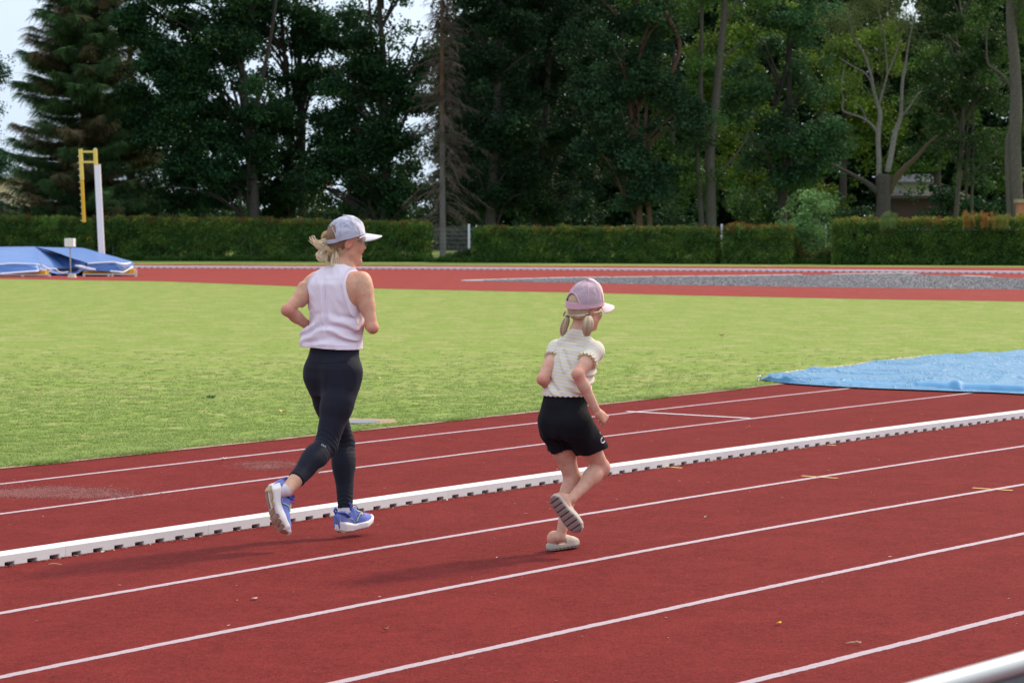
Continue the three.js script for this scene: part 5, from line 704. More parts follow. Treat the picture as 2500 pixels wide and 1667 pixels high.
// baseball cap: dome, panels seams, button, bill
function makeCap(o, fr, dims, root, mats, opts = {}) {
  const { a, b, h, low = 0, open = true, squash = 1 } = dims, P = local(o, fr), cap = new THREE.Group(); cap.name = 'cap'; cap.position.set(0, 0, 0); root.add(cap); if (opts.label) cap.userData.label = opts.label;
  const dome = (th, v, off = 0) => { // th from the front round to the right; v 0 rim .. 1 button
    const ph = v * Math.PI / 2, front = Math.cos(th), c = Math.cos(ph) ** 0.78, y = Math.sin(ph) ** (front > 0.2 ? 0.92 : 1.0); const puff = 1 + (opts.wrinkle ?? 0) * fbm(Math.cos(th) * 2.3 + 4, v * 3.2, Math.sin(th) * 2.3, 3) * Math.sin(Math.PI * Math.min(1, v * 1.1));
    const tall = 1 + (dims.crown ?? 0) * Math.max(0, front) * Math.sin(ph); const x = (a + off) * c * Math.cos(th) * puff + (dims.lean ?? 0) * y, z = (b + off) * c * Math.sin(th) * puff, yy = low * (1 - v) * (1 - front) * 0.5 + (h + off) * y * tall * puff; return P(x, yy, z); };
  const HC = dims.holeCos ?? 0.72, arcV = (th) => dims.holeTop * Math.sqrt(Math.max(0, (-Math.cos(th) - HC) / (1 - HC)));
  const hole = (th, v) => open && Math.cos(th) < -HC && v < arcV(th) && v > dims.holeLow;
  const panel = (t0, t1) => { const g = new Geo(), nu = 40, nv = 44; for (const off of [0, -0.0025]) for (let j = 0; j <= nv; j++) for (let i = 0; i <= nu; i++) { const p = dome(mixn(t0, t1, i / nu), j / nv * 0.999, off); g.v(p.x, p.y, p.z, i / nu * 0.5, j / nv * 0.5); } for (let s = 0; s < 2; s++) for (let j = 0; j < nv; j++) for (let i = 0; i < nu; i++) { if (hole(mixn(t0, t1, (i + 0.5) / nu), (j + 0.5) / nv)) continue; const q = s * (nu + 1) * (nv + 1) + j * (nu + 1) + i; s ? g.quad(q, q + nu + 1, q + nu + 2, q + 1) : g.quad(q, q + 1, q + nu + 2, q + nu + 1); } return g.build(); };
  const T = Math.PI / 3; for (let k = 0; k < 6; k++) partW('crown_panel', panel(k * T, (k + 1) * T), k === 0 || k === 5 ? mats.front : mats.side, cap);
  const line = (f, n, r, name, m) => { const G = new Geo(); tube(Array.from({ length: n }, (_, i) => f(i / (n - 1))), r, n * 2, 5, true, G); partW(name, G.build(), m, cap); };
  for (let k = 0; k < 6; k++) { const th = k * T; if (Math.cos(th) < -0.9 && open) line((t) => dome(th, mixn(dims.holeTop + 0.02, 0.99, t), 0.0003), 10, opts.rib ?? 0.0016, 'seam', mats.trim); else line((t) => dome(th, mixn(0.02, 0.99, t), 0.0003), 12, opts.rib ?? 0.0016, 'seam', mats.trim); }
  line((t) => dome(mixn(-2.0, 2.0, t), 0.012, 0.001), 40, 0.0022, 'rim_seam', mats.trim);
  if (open) { line((t) => { const th = Math.PI + mixn(-1, 1, t) * (Math.acos(HC) * 0.995); return dome(th, Math.max(dims.holeLow, arcV(th)) + 0.01, 0.001); }, 30, opts.arch ?? 0.0028, 'arch_binding', mats.trim);
    partW('strap', gridGeo(40, 4, (u, v) => dome(Math.PI + mixn(-1, 1, u) * (Math.acos(HC) + 0.1), mixn(-0.02, dims.holeLow + 0.02, v), 0.002)), mats.strap ?? mats.trim, cap); }
  const bt = new THREE.SphereGeometry(0.0075, 12, 8); bt.scale(1, 0.55, 1); const bp = dome(0, 0.999); bt.translate(bp.x, bp.y, bp.z); partW('button', bt, mats.trim, cap);
  for (const k of [1.5, 4.5, 0.5, 5.5, 2.5, 3.5]) { const p = dome(k * T, 0.62, 0.001), g = new THREE.TorusGeometry(0.0032, 0.0013, 5, 10); const n = dome(k * T, 0.62, 0.02).sub(p).normalize(); g.applyQuaternion(new THREE.Quaternion().setFromUnitVectors(V(0, 0, 1), n)); g.translate(p.x, p.y, p.z); partW('eyelet', g, mats.trim, cap); }
  const bill = (th0) => { const g = new Geo(), nu = 36, nv = 14; for (const dy of [0.0035, -0.0015]) for (let j = 0; j <= nv; j++) for (let i = 0; i <= nu; i++) { const u = i / nu, v = j / nv, th = mixn(-th0, th0, u), base = dome(th, 0.0), ext = dims.bill * Math.pow(Math.max(0, Math.cos((u - 0.5) * Math.PI * 0.98)), 0.55); const dz = Math.sin(th); const q = base.clone().addScaledVector(fr[0], ext * v).addScaledVector(fr[2], dz * 0.010 * v).addScaledVector(fr[1], dy - (dims.droop ?? 0.1) * ext * v - (dims.curl ?? 1) * (dz * b) ** 2 * (0.3 + 0.7 * v)); g.v(q.x, q.y, q.z, u, v); } const N = (nu + 1) * (nv + 1); for (let s = 0; s < 2; s++) for (let j = 0; j < nv; j++) for (let i = 0; i < nu; i++) { const q = s * N + j * (nu + 1) + i; s ? g.quad(q, q + nu + 1, q + nu + 2, q + 1) : g.quad(q, q + 1, q + nu + 2, q + nu + 1); } for (let i = 0; i < nu; i++) { const q = nv * (nu + 1) + i; g.quad(q, q + 1, q + 1 + N, q + N); } return g.build(); };
  partW('bill', bill(1.12), mats.bill ?? mats.front, cap); return cap;
}
// loft of rings along an axis, closed at both ends; ring(t, angle) -> Vector3
function loft(n, m, ring) { const g = new Geo(); for (let j = 0; j <= n; j++) for (let i = 0; i < m; i++) { const p = ring(j / n, i / m * 2 * Math.PI); g.v(p.x, p.y, p.z, i / m, j / n); } for (let j = 0; j < n; j++) for (let i = 0; i < m; i++) { const a = j * m + i, b = j * m + (i + 1) % m; g.quad(a, b, b + m, a + m); } for (const [j, f] of [[0, 1], [n, 0]]) { let c = V(0, 0, 0); for (let i = 0; i < m; i++) c.add(ring(j / n, i / m * 2 * Math.PI)); c.multiplyScalar(1 / m); const k = g.v(c.x, c.y, c.z); for (let i = 0; i < m; i++) { const a = j * m + i, b = j * m + (i + 1) % m; f ? g.tri(k, b, a) : g.tri(k, a, b); } } return g.build(); }
const curveOf = (pts) => (t) => { let i = 0; while (i < pts.length - 2 && pts[i + 1][0] < t) i++; const [a, y0] = pts[i], [b, y1] = pts[i + 1]; const f = Math.min(1, Math.max(0, (t - a) / (b - a))); return mixn(y0, y1, f * f * (3 - 2 * f)); };

// thin bindings and stitches laid along real edges of a garment
const alongEdge = (f, c, a, b, n, r0, lift = 0.0008) => { const out = []; for (let i = 0; i <= n; i++) { const t = i / n * 2 * Math.PI, d = a.clone().multiplyScalar(Math.cos(t)).addScaledVector(b, Math.sin(t)); let lo = 0.005, hi = r0; for (let r = r0; r > 0.01; r -= 0.004) { const p = c.clone().addScaledVector(d, r); if (f(p.x, p.y, p.z) < 0) { lo = r; hi = r + 0.004; break; } } for (let k = 0; k < 12; k++) { const m = (lo + hi) / 2, p = c.clone().addScaledVector(d, m); f(p.x, p.y, p.z) < 0 ? lo = m : hi = m; } out.push(c.clone().addScaledVector(d, lo + lift)); } return out; };
function rosy(geo, spots) { // ruddier skin over joints, ears and heels, in uneven blotches
  const p = geo.attributes.position, c = new Float32Array(p.count * 3); for (let i = 0; i < p.count; i++) { const x = p.getX(i), y = p.getY(i), z = p.getZ(i); let k = 0; for (const [q, r, a] of spots) { const d = Math.hypot(x - q.x, y - q.y, z - q.z) / r; if (d < 1) k = Math.max(k, a * (1 - d * d) * (0.75 + 0.5 * fbm(x * 40, y * 40, z * 40, 2))); } const b = 0.04 * noise.noise(x * 9, y * 9, z * 9); c[i * 3] = 1; c[i * 3 + 1] = 1 - k - b; c[i * 3 + 2] = 1 - 0.85 * k - b; } geo.setAttribute('color', new THREE.BufferAttribute(c, 3)); return geo;
}

// ---------------------------------------------------------------- running shoe
function hand(w, palmDir, across, palmN, s, curl, side) { // a palm, four bent fingers of unequal length and a thumb; w wrist, palmDir towards the knuckles, across towards the little finger, palmN out of the palm
  const P = (a, b, c) => w.clone().addScaledVector(palmDir, a * s).addScaledVector(across, b * s).addScaledVector(palmN, c * s), list = [];
  list.push([cone(P(-0.02, 0, 0), P(0.012, 0, 0), 0.0225 * s, 0.021 * s), 0.01 * s]);
  for (const b of [-0.028, -0.010, 0.009, 0.026]) list.push([cone(P(0.008, b * 0.55, 0), P(0.078, b, 0), 0.0165 * s, 0.0125 * s), 0.018 * s]);
  const lens = [0.040, 0.045, 0.042, 0.033], mids = [0.026, 0.029, 0.027, 0.021], tips = [0.021, 0.022, 0.021, 0.018];
  [-0.029, -0.010, 0.0095, 0.0275].forEach((b, i) => { let a = 0, x = 0.080, z = 0.0, p = P(x, b, z); [lens[i], mids[i], tips[i]].forEach((l, j) => { a += curl[j] + 0.06 * i; x += Math.cos(a) * l; z += Math.sin(a) * l; const q = P(x, b * (1 - 0.12 * j), z); list.push([cone(p, q, (0.0092 - 0.0009 * j) * s, (0.0084 - 0.0010 * j) * s), 0.004 * s]); p = q; }); });
  const t0 = P(0.016, -0.020, 0.006), t1 = P(0.042, -0.043, 0.016), t2 = P(0.066, -0.040, 0.034), t3 = P(0.082, -0.024, 0.044); list.push([cone(t0, t1, 0.015 * s, 0.0115 * s), 0.014 * s], [cone(t1, t2, 0.0108 * s, 0.0098 * s), 0.004 * s], [cone(t2, t3, 0.0096 * s, 0.0080 * s), 0.004 * s]);
  const f = union(list, 0.01 * s), lo = V(1e9, 1e9, 1e9), hi = V(-1e9, -1e9, -1e9); for (const a of [-0.05, 0.20]) for (const b of [-0.07, 0.06]) for (const c of [-0.10, 0.11]) { const q = P(a, b, c); lo.min(q); hi.max(q); } return surface(f, lo, hi, 0.0025);
}
const joinSkin = (list) => mergeGeometries(list.map((g) => { const k = new THREE.BufferGeometry(); for (const n of ['position', 'normal', 'uv']) k.setAttribute(n, g.attributes[n]); k.setIndex(g.index); return k; }));
function makeShoe(o, toe, up, side, root, label) { // o: heel bottom; side 1 for a right shoe
  const fr = frame(toe, up), P00 = local(o, fr), P = (x, y, z) => P00(x, y * 1.2, z * 1.04), L = 0.280, sh = new THREE.Group(); sh.name = 'shoe'; root.add(sh); if (label) sh.userData.label = label;
  const half = curveOf([[0, 0.006], [0.03, 0.024], [0.12, 0.0385], [0.38, 0.0350], [0.66, 0.0470], [0.82, 0.0440], [0.93, 0.030], [0.985, 0.014], [1, 0.004]]), bend = (t) => -side * 0.010 * Math.sin(Math.PI * t) + side * 0.006 * smooth(0.6, 1, t);
  const bot = curveOf([[0, 0.016], [0.12, 0.003], [0.3, 0.0], [0.65, 0.0], [0.85, 0.010], [1, 0.030]]), top = curveOf([[0, 0.054], [0.15, 0.049], [0.4, 0.034], [0.7, 0.034], [0.9, 0.040], [1, 0.044]]);
  const white = phys(rgb(0.80, 0.76, 0.76), 0.6), blue = cloth(rgb(0.165, 0.215, 0.56), 0.85), deep = cloth(rgb(0.06, 0.085, 0.34), 0.9), gum = std(rgb(0.36, 0.215, 0.15), 0.7), tan = std(rgb(0.50, 0.40, 0.24), 0.7), lime = std(rgb(0.56, 0.66, 0.44), 0.6), navy = std(rgb(0.05, 0.08, 0.20), 0.7);
  partW('midsole', loft(60, 40, (t, a) => { const w = half(t) + 0.002, c = Math.cos(a), s = Math.sin(a), k = 0.45, y0 = bot(t), y1 = top(t) + 0.006 * smooth(0.25, 0.0, t), m = (y0 + y1) / 2, h = (y1 - y0) / 2; const gr = 1 + 0.03 * Math.sin(s * 9) * smooth(0.7, 0.9, Math.abs(c)) * smooth(0.5, 0.3, t); return P(t * L, m + Math.sign(s) * h * Math.pow(Math.abs(s), k), bend(t) + Math.sign(c) * w * gr * Math.pow(Math.abs(c), k) * (1 + 0.05 * s)); }), white, sh);
  const ht = curveOf([[0, 0.082], [0.05, 0.096], [0.13, 0.094], [0.24, 0.076], [0.34, 0.086], [0.40, 0.100], [0.48, 0.092], [0.62, 0.073], [0.78, 0.062], [0.90, 0.054], [0.97, 0.046], [1, 0.040]]);
  const uw = (t) => Math.max(0.003, half(0.03 + 0.955 * t) - 0.004);
  const upAt = (t, a) => { const w = uw(t), c = Math.cos(a), s = Math.sin(a), y0 = 0.030, h = ht(t) - y0, x = (0.012 + 0.965 * t) * L; const lean = -0.012 * smooth(0.1, 0, t) * Math.max(0, s); return P(x + lean, y0 + h * (s > 0 ? Math.pow(s, 0.75) : s * 0.2), bend(t) + w * Math.sign(c) * Math.pow(Math.abs(c), 0.72) * (1 - 0.14 * Math.max(0, s))); };
  partW('upper', loft(60, 36, upAt), blue, sh);
  const tubeOn = (pts, r, name, m) => { const G = new Geo(); tube(pts, r, pts.length * 4, 6, true, G); partW(name, G.build(), m, sh); };
  const Q = (t, deg, off = 0.002) => { const a = deg * Math.PI / 180, p = upAt(t, a), c = P((0.012 + 0.965 * t) * L, 0.05, bend(t)); return p.clone().addScaledVector(p.clone().sub(c).normalize(), off); };
  tubeOn(Array.from({ length: 17 }, (_, i) => { const a = i / 16 * Math.PI * 2; const t = 0.185 - 0.135 * Math.cos(a); return P(t * L, ht(t) - 0.004, bend(t) + 0.029 * Math.sin(a)); }), 0.0075, 'collar', deep);
  tubeOn([P(0.008, 0.086, 0), P(-0.006, 0.104, 0), P(0.004, 0.116, 0), P(0.014, 0.104, 0)], 0.006, 'heel_loop', deep);
  tubeOn([P(0.35 * L, 0.092, bend(0.35)), P(0.37 * L, 0.112, bend(0.36)), P(0.345 * L, 0.128, bend(0.35))], (t) => 0.014 * (1 - 0.3 * t), 'tongue', deep);
  for (let i = 0; i < 5; i++) { const t = 0.40 + i * 0.062; tubeOn([Q(t, 48), Q(t + 0.02, 90, 0.004), Q(t + 0.035, 132)], 0.0024, 'lace', std(rgb(0.20, 0.26, 0.62), 0.9)); }
  const b0 = P(0.39 * L, 0.104, bend(0.4)); for (const z of [-1, 1]) tubeOn([b0, b0.clone().addScaledVector(fr[2], 0.022 * z).addScaledVector(fr[1], 0.012).addScaledVector(fr[0], 0.01), b0.clone().addScaledVector(fr[2], 0.034 * z).addScaledVector(fr[1], -0.010).addScaledVector(fr[0], 0.022), b0.clone().addScaledVector(fr[2], 0.012 * z).addScaledVector(fr[0], 0.014)], 0.0019, 'lace_bow', deep);
  for (const z of [0, 180]) { const A = (d) => z ? 180 - d : d; tubeOn([Q(0.50, A(62)), Q(0.60, A(50), 0.003), Q(0.50, A(32), 0.003), Q(0.405, A(6), 0.003)], 0.0030, 'side_stripe', lime); tubeOn([Q(0.54, A(52), 0.003), Q(0.47, A(28), 0.003), Q(0.42, A(4), 0.003)], 0.0022, 'side_stripe', navy); tubeOn([Q(0.47, A(56), 0.003), Q(0.56, A(58), 0.003)], 0.0030, 'side_stripe', lime); tubeOn([Q(0.22, A(6)), Q(0.19, A(30)), Q(0.30, A(22)), Q(0.36, A(4))], 0.0015, 'side_line', tan); tubeOn([Q(0.03, A(20), 0.001), Q(0.06, A(60), 0.001)], 0.002, 'side_line', tan); }
  // rubber pads under the sole, grooves between them
  const pad = (t0, t1, z0, z1, mat, wave) => { const g = new Geo(), n = 22, m = 5; for (const dy of [-0.0035, 0.004]) for (let j = 0; j <= n; j++) for (let i = 0; i <= m; i++) { const v = j / n, zf = mixn(z0, z1, i / m), t = mixn(t0, t1, v) + wave * Math.sin((i / m) * 5) * 0.02, w = half(Math.min(1, Math.max(0, t))) - 0.003, round = 1 - 0.25 * Math.pow(Math.abs(2 * v - 1), 4); const p = P(t * L, bot(Math.min(1, t)) + dy + (Math.abs(zf) > 0.85 ? 0.003 : 0), bend(t) + zf * w * (Math.abs(zf) > 0.5 ? round : 1)); g.v(p.x, p.y, p.z); } const N = (n + 1) * (m + 1); for (let s = 0; s < 2; s++) for (let j = 0; j < n; j++) for (let i = 0; i < m; i++) { const q = s * N + j * (m + 1) + i; s ? g.quad(q, q + m + 1, q + m + 2, q + 1) : g.quad(q, q + 1, q + m + 2, q + m + 1); } for (let j = 0; j < n; j++) for (const i of [0, m]) { const q = j * (m + 1) + i; g.quad(q, q + m + 1, q + m + 1 + N, q + N); } for (let i = 0; i < m; i++) for (const j of [0, n]) { const q = j * (m + 1) + i; g.quad(q, q + 1, q + 1 + N, q + N); } partW('sole_pad', g.build(), mat, sh); };
  const inn = side; pad(0.03, 0.12, -0.85, 0.85, tan, 0); pad(0.14, 0.30, 0.22 * inn, 0.86 * inn, tan, 0.4); pad(0.31, 0.42, 0.35 * inn, 0.84 * inn, tan, 0.3); pad(0.10, 0.44, -0.95 * inn, -0.30 * inn, gum, 0); pad(0.45, 0.56, -0.95, 0.55, gum, 1.4); pad(0.575, 0.665, -0.92, 0.92, gum, 1.6); pad(0.68, 0.765, -0.92, 0.92, gum, 1.6); pad(0.78, 0.86, -0.92, 0.92, gum, 1.4); pad(0.873, 0.97, -0.9, 0.9, gum, 0.4);
  return sh;
}
// ---------------------------------------------------------------- the woman
{
  const Z0 = 12.62, J = (px, py, dz) => at(px, py, Z0 + dz), gp = ground(845, 1319);
  const root = thing('person', 'woman in pink sleeveless top, navy leggings and pale cap running away', 'person', V(gp.x, 0, gp.z));
  const side = V(Math.cos(PHI), 0, Math.sin(PHI)), fwd = V(Math.sin(PHI), 0, -Math.cos(PHI));
  const hipR = J(842, 915, -0.06), hipL = J(783, 915, 0.06), kneeR = J(795, 1090, -0.19), kneeL = J(838, 1082, 0.20), ankR = J(700, 1196, -0.46), ankL = J(843, 1250, 0.07);
  const shR = J(884, 688, -0.03), shL = J(772, 688, 0.13), elR = J(909, 799, -0.10), elL = J(701, 757, -0.02), wrR = J(899, 786, 0.125), wrL = J(767, 806, 0.15), neck = J(839, 660, 0.06), pelvis = J(812, 905, 0), waist = J(819, 830, 0.02), chest = J(829, 735, 0.05);
  const lerp = (a, b, t) => a.clone().lerp(b, t), off = (p, f, s, u) => p.clone().addScaledVector(fwd, f).addScaledVector(side, s).addScaledVector(V(0, 1, 0), u);
  const headFr = frame(V(0.93, -0.05, -0.36), V(0.05, 1, 0.02)), headO = J(846, 590, 0.07);
  // legs: shared by the body and the leggings
  const leg = (h, k, a, g) => { const back = k.clone().sub(h).normalize(), sh = a.clone().sub(k).normalize(), calfDir = V(0, 0, 0).addScaledVector(back, 1).addScaledVector(sh, -1); if (calfDir.length() < 0.3) calfDir.copy(fwd).negate(); calfDir.addScaledVector(sh, -calfDir.dot(sh)).normalize(); const behind = calfDir.dot(fwd) > 0 && g ? calfDir.clone().negate() : calfDir;
    return [[cone(h, lerp(h, k, 0.45), 0.086 + g, 0.077 + g), 0.04], [cone(lerp(h, k, 0.4), k, 0.078 + g, 0.052 + g), 0.03], [cone(k, lerp(k, a, 0.3), 0.051 + g, 0.052 + g), 0.03], [cone(lerp(k, a, 0.25), a, 0.053 + g, 0.033 + g), 0.03], [ball(lerp(k, a, 0.30).addScaledVector(behind, 0.018), 0.046 + g, 0.105 + g, 0.046 + g, frame(V(0, 0, 0).crossVectors(sh, side), sh.clone().negate())), 0.03]]; };
  const hips = (g) => [barrel([[off(pelvis, 0, 0, -0.13), 0.118 + g, 0.080 + g], [off(pelvis, -0.005, 0, -0.04), 0.134 + g, 0.094 + g], [off(pelvis, -0.003, 0, 0.05), 0.129 + g, 0.092 + g], [off(waist, 0, 0, -0.01), 0.128 + g, 0.086 + g], [off(waist, 0, 0, 0.05), 0.122 + g, 0.082 + g]], side, fwd), [ball(off(lerp(hipR, pelvis, 0.12), -0.038, -0.012, 0.0), 0.071 + g, 0.080 + g, 0.069 + g), 0.05], [ball(off(lerp(hipL, pelvis, 0.12), -0.030, 0.016, 0.0), 0.069 + g, 0.080 + g, 0.067 + g), 0.05]];
  const trunk = (g) => [barrel([[off(pelvis, 0, 0, 0.02), 0.140 + g, 0.094 + g], [waist, 0.122 + g, 0.083 + g], [off(lerp(waist, chest, 0.5), 0, 0, 0), 0.130 + g, 0.094 + g], [chest, 0.146 + g, 0.104 + g], [off(chest, 0, 0, 0.07), 0.148 + g, 0.098 + g], [off(lerp(shR, shL, 0.5), -0.012, 0, 0.0), 0.128 + g, 0.072 + g], [off(lerp(shR, shL, 0.5), -0.005, 0, 0.035), 0.070 + g, 0.045 + g]], side, fwd), [ball(off(chest, 0.085, 0.062, 0.0), 0.056 + g, 0.056 + g, 0.056 + g), 0.05], [ball(off(chest, 0.085, -0.062, 0.0), 0.056 + g, 0.056 + g, 0.056 + g), 0.05], [cone(off(lerp(shR, shL, 0.18), -0.005, 0, 0.008), off(neck, -0.03, 0, -0.005), 0.043 + g, 0.042 + g), 0.05], [cone(off(lerp(shL, shR, 0.18), -0.005, 0, 0.008), off(neck, -0.03, 0, -0.005), 0.043 + g, 0.042 + g), 0.05], [ball(off(lerp(chest, shR, 0.62), -0.055, -0.01, -0.005), 0.070 + g, 0.085 + g, 0.045 + g, [side, V(0, 1, 0), fwd]), 0.05], [ball(off(lerp(chest, shL, 0.62), -0.055, 0.01, -0.005), 0.070 + g, 0.085 + g, 0.045 + g, [side, V(0, 1, 0), fwd]), 0.05]];
  const arm = (s, e, w) => [[ball(s, 0.046, 0.053, 0.046), 0.04], [cone(s, lerp(s, e, 0.55), 0.040, 0.0355), 0.03], [ball(lerp(s, e, 0.26).addScaledVector(side, e.x > s.x ? 0.008 : 0.002), 0.033, 0.060, 0.034), 0.04], [ball(lerp(s, e, 0.45).addScaledVector(fwd, -0.012), 0.030, 0.070, 0.028), 0.02], [ball(e.clone().addScaledVector(lerp(s, w, 0.5).sub(e).normalize(), -0.012), 0.021), 0.014], [cone(lerp(s, e, 0.5), e, 0.0365, 0.030), 0.02], [cone(e, lerp(e, w, 0.35), 0.031, 0.032), 0.012], [cone(lerp(e, w, 0.3), w, 0.032, 0.022), 0.015]];
  const headF = headField(headO, headFr, 1.0, 1), neckTop = local(headO, headFr)(-0.028, -0.045, 0);
  const bodyF0 = union([...trunk(0), ...hips(0), ...leg(hipR, kneeR, ankR, 0), ...leg(hipL, kneeL, ankL, 0), ...arm(shR, elR, wrR), ...arm(shL, elL, wrL)], 0.03), neckF = union([[cone(off(neck, -0.012, 0, -0.03), neckTop, 0.058, 0.050), 0.03], [cone(off(neck, 0.02, 0, -0.035), local(headO, headFr)(0.012, -0.075, 0), 0.046, 0.044), 0.03]], 0.03);
  const bodyF = (x, y, z) => smin(smin(bodyF0(x, y, z), neckF(x, y, z), 0.05), headF(x, y, z), 0.022);
  const skin = phys(0xffffff, 0.52, { vertexColors: true, map: skinTex([0.57, 0.310, 0.215]), specularIntensity: 0.35, sheen: 0.1 });
  const all = [hipR, hipL, kneeR, kneeL, ankR, ankL, shR, shL, elR, elL, wrR, wrL, neck, headO], lo = V(1e9, 1e9, 1e9), hi = V(-1e9, -1e9, -1e9); all.forEach((p) => { lo.min(p); hi.max(p); }); lo.subScalar(0.17); hi.addScalar(0.17);
  const hR = hand(wrR.clone(), wrR.clone().sub(elR).normalize(), V(0.2, -0.9, -0.1).normalize(), V(-0.95, -0.15, 0.0).normalize(), 0.95, [0.7, 0.9, 0.6], 1), hL = hand(wrL.clone(), wrL.clone().sub(elL).normalize(), V(0.1, -0.9, -0.3).normalize(), V(0.8, 0.1, 0.55).normalize(), 0.95, [0.7, 0.9, 0.6], -1);
  partW('body', rosy(joinSkin([surface(bodyF, lo, hi, 0.0045), hR, hL]), [[elR, 0.07, 0.16], [elL, 0.07, 0.16], [local(headO, headFr)(-0.01, 0, 0.08), 0.045, 0.22], [local(headO, headFr)(0.055, -0.035, 0.04), 0.05, 0.12], [local(headO, headFr)(0.10, -0.028, 0), 0.02, 0.16], [local(headO, headFr)(0.088, -0.060, 0), 0.018, 0.35]]), skin, root);
  faceParts(headO, headFr, 1.0, root, rgb(0.10, 0.16, 0.22));
  { const P = local(headO, headFr), g = new THREE.SphereGeometry(1, 14, 10); g.scale(0.022, 0.0050, 0.014); const m = new THREE.Matrix4().makeBasis(headFr[2], headFr[1], headFr[0]); g.applyMatrix4(m); const c = P(0.074, -0.0605, 0); g.translate(c.x, c.y, c.z); partW('teeth', g, phys(rgb(0.78, 0.75, 0.70), 0.25), root); }
  // leggings, cut at the shins and the waist
  const shR2 = ankR.clone().sub(kneeR).normalize(), shL2 = ankL.clone().sub(kneeL).normalize(), cutR = below(lerp(kneeR, ankR, 0.775), shR2), cutL = below(lerp(kneeL, ankL, 0.955), shL2), cutT = below(off(waist, 0, 0, -0.018), V(0, 1, 0));
  const lR = union(leg(hipR, kneeR, ankR, 0.005), 0.03), lL = union(leg(hipL, kneeL, ankL, 0.005), 0.03), hp = union([...trunk(0.005), ...hips(0.005)], 0.03);
  const fold = (c, ax, x, y, z, amp) => { const d = Math.hypot(x - c.x, y - c.y, z - c.z); return d > 0.13 ? 0 : amp * (1 - d / 0.13) * Math.sin(((x - c.x) * ax.x + (y - c.y) * ax.y + (z - c.z) * ax.z) * 260 + 5 * noise.noise(x * 14, y * 14, z * 14)); };
  const axR = shR2.clone().sub(kneeR.clone().sub(hipR).normalize().negate()).normalize();
  const legF = (x, y, z) => { const a = lR(x, y, z), b = lL(x, y, z); let d = Math.max(smin(smin(a, hp(x, y, z), 0.045), b, 0.035), a < b ? cutR(x, y, z) : cutL(x, y, z)); d = Math.max(d, cutT(x, y, z)); return d + fold(kneeR, shR2, x, y, z, 0.0022) + fold(ankL, shL2, x, y, z, 0.0022) + fold(kneeL, shL2, x, y, z, 0.0016) + 0.0012 * noise.noise(x * 22, y * 9, z * 22); };
  const navy = cloth(rgb(0.0125, 0.0145, 0.026), 0.72, { sheen: 0.35, sheenRoughness: 0.45, sheenColor: rgb(0.30, 0.32, 0.42), specularIntensity: 0.3 });
  const leggings = partW('leggings', surface(legF, lo, hi, 0.005, (x, y, z) => [x * 3 + z * 3, y * 3]), navy, root);
  const march = (p, dir) => { const q = p.clone(); for (let i = 0; i < 60; i++) { const d = legF(q.x, q.y, q.z); if (d < 0.0006) break; q.addScaledVector(dir, d * 0.7); } return q; }; // onto the cloth from outside
  const seam = (pts, r, name, m, parent) => { const G = new Geo(); tube(pts, r, pts.length * 3, 5, true, G); partW(name, G.build(), m, parent); };
  const seamM = cloth(rgb(0.018, 0.020, 0.032), 0.8); const view = V(0, -0.06, -1).normalize(); const on = (px, py) => march(J(px, py, -0.6), at(px, py, 12).sub(camera.position).normalize());
  seam([[757, 878], [775, 884], [800, 886], [826, 884], [850, 880], [876, 872]].map(([x, y]) => on(x, y)), 0.0016, 'waistband_seam', seamM, leggings); seam([[840, 884], [856, 896], [866, 915], [871, 940]].map(([x, y]) => on(x, y)), 0.0014, 'panel_seam', seamM, leggings); seam([[800, 888], [796, 910], [794, 935], [793, 955]].map(([x, y]) => on(x, y)), 0.0012, 'back_seam', seamM, leggings); seam([[784, 1100], [770, 1125], [752, 1150], [733, 1178]].map(([x, y]) => on(x, y)), 0.0010, 'calf_seam', seamM, leggings);
  { const silver = std(rgb(0.62, 0.64, 0.66), 0.4); for (const [a, b] of [[[784.5, 1083.5], [787, 1085.5]], [[783.5, 1086], [786, 1088]], [[788.2, 1084.5], [788.6, 1089.5]], [[790.5, 1087.8], [790.9, 1090.2]], [[793, 1088], [794.6, 1091]], [[794.6, 1088.2], [792.8, 1090.9]]]) seam([on(...a), on((a[0] + b[0]) / 2, (a[1] + b[1]) / 2), on(...b)], 0.0012, 'reflective_mark', silver, leggings); }
  // sleeveless top: loose, pleated down the back
  const topBody = union([...trunk(0.011), ...hips(0.012)], 0.03);
  const hemC = off(waist, 0.0, 0, -0.040), hemN = V(0.0, -1, 0.0).addScaledVector(side, -0.05).normalize(); const flare = (y) => smooth(chest.y - 0.02, hemC.y, y);
  const loose = barrel([[off(waist, -0.005, -0.020, -0.09), 0.148, 0.122], [off(waist, -0.008, -0.018, -0.02), 0.141, 0.116], [off(lerp(waist, chest, 0.5), -0.006, 0, 0), 0.137, 0.110], [off(chest, -0.004, 0, 0.02), 0.147, 0.110], [off(chest, -0.006, 0, 0.09), 0.146, 0.100], [off(lerp(shR, shL, 0.5), -0.010, 0, 0.012), 0.120, 0.070]], side, fwd);
  const tail = ball(off(hemC, -0.095, -0.110, 0.03), 0.05, 0.085, 0.03, [side, V(0, 1, 0), fwd]);
  const holeR = below(off(shR, 0, -0.028, 0), side.clone().addScaledVector(V(0, 1, 0), 0.20).normalize()), holeL = below(off(shL, 0, 0.028, 0), side.clone().negate().addScaledVector(V(0, 1, 0), 0.20).normalize());
  const armR = union(arm(shR, elR, wrR), 0.03), armL = union(arm(shL, elL, wrL), 0.03), neckCut = ball(off(neck, 0.014, 0, 0.030), 0.082, 0.040, 0.078), hemCut = below(hemC, hemN);
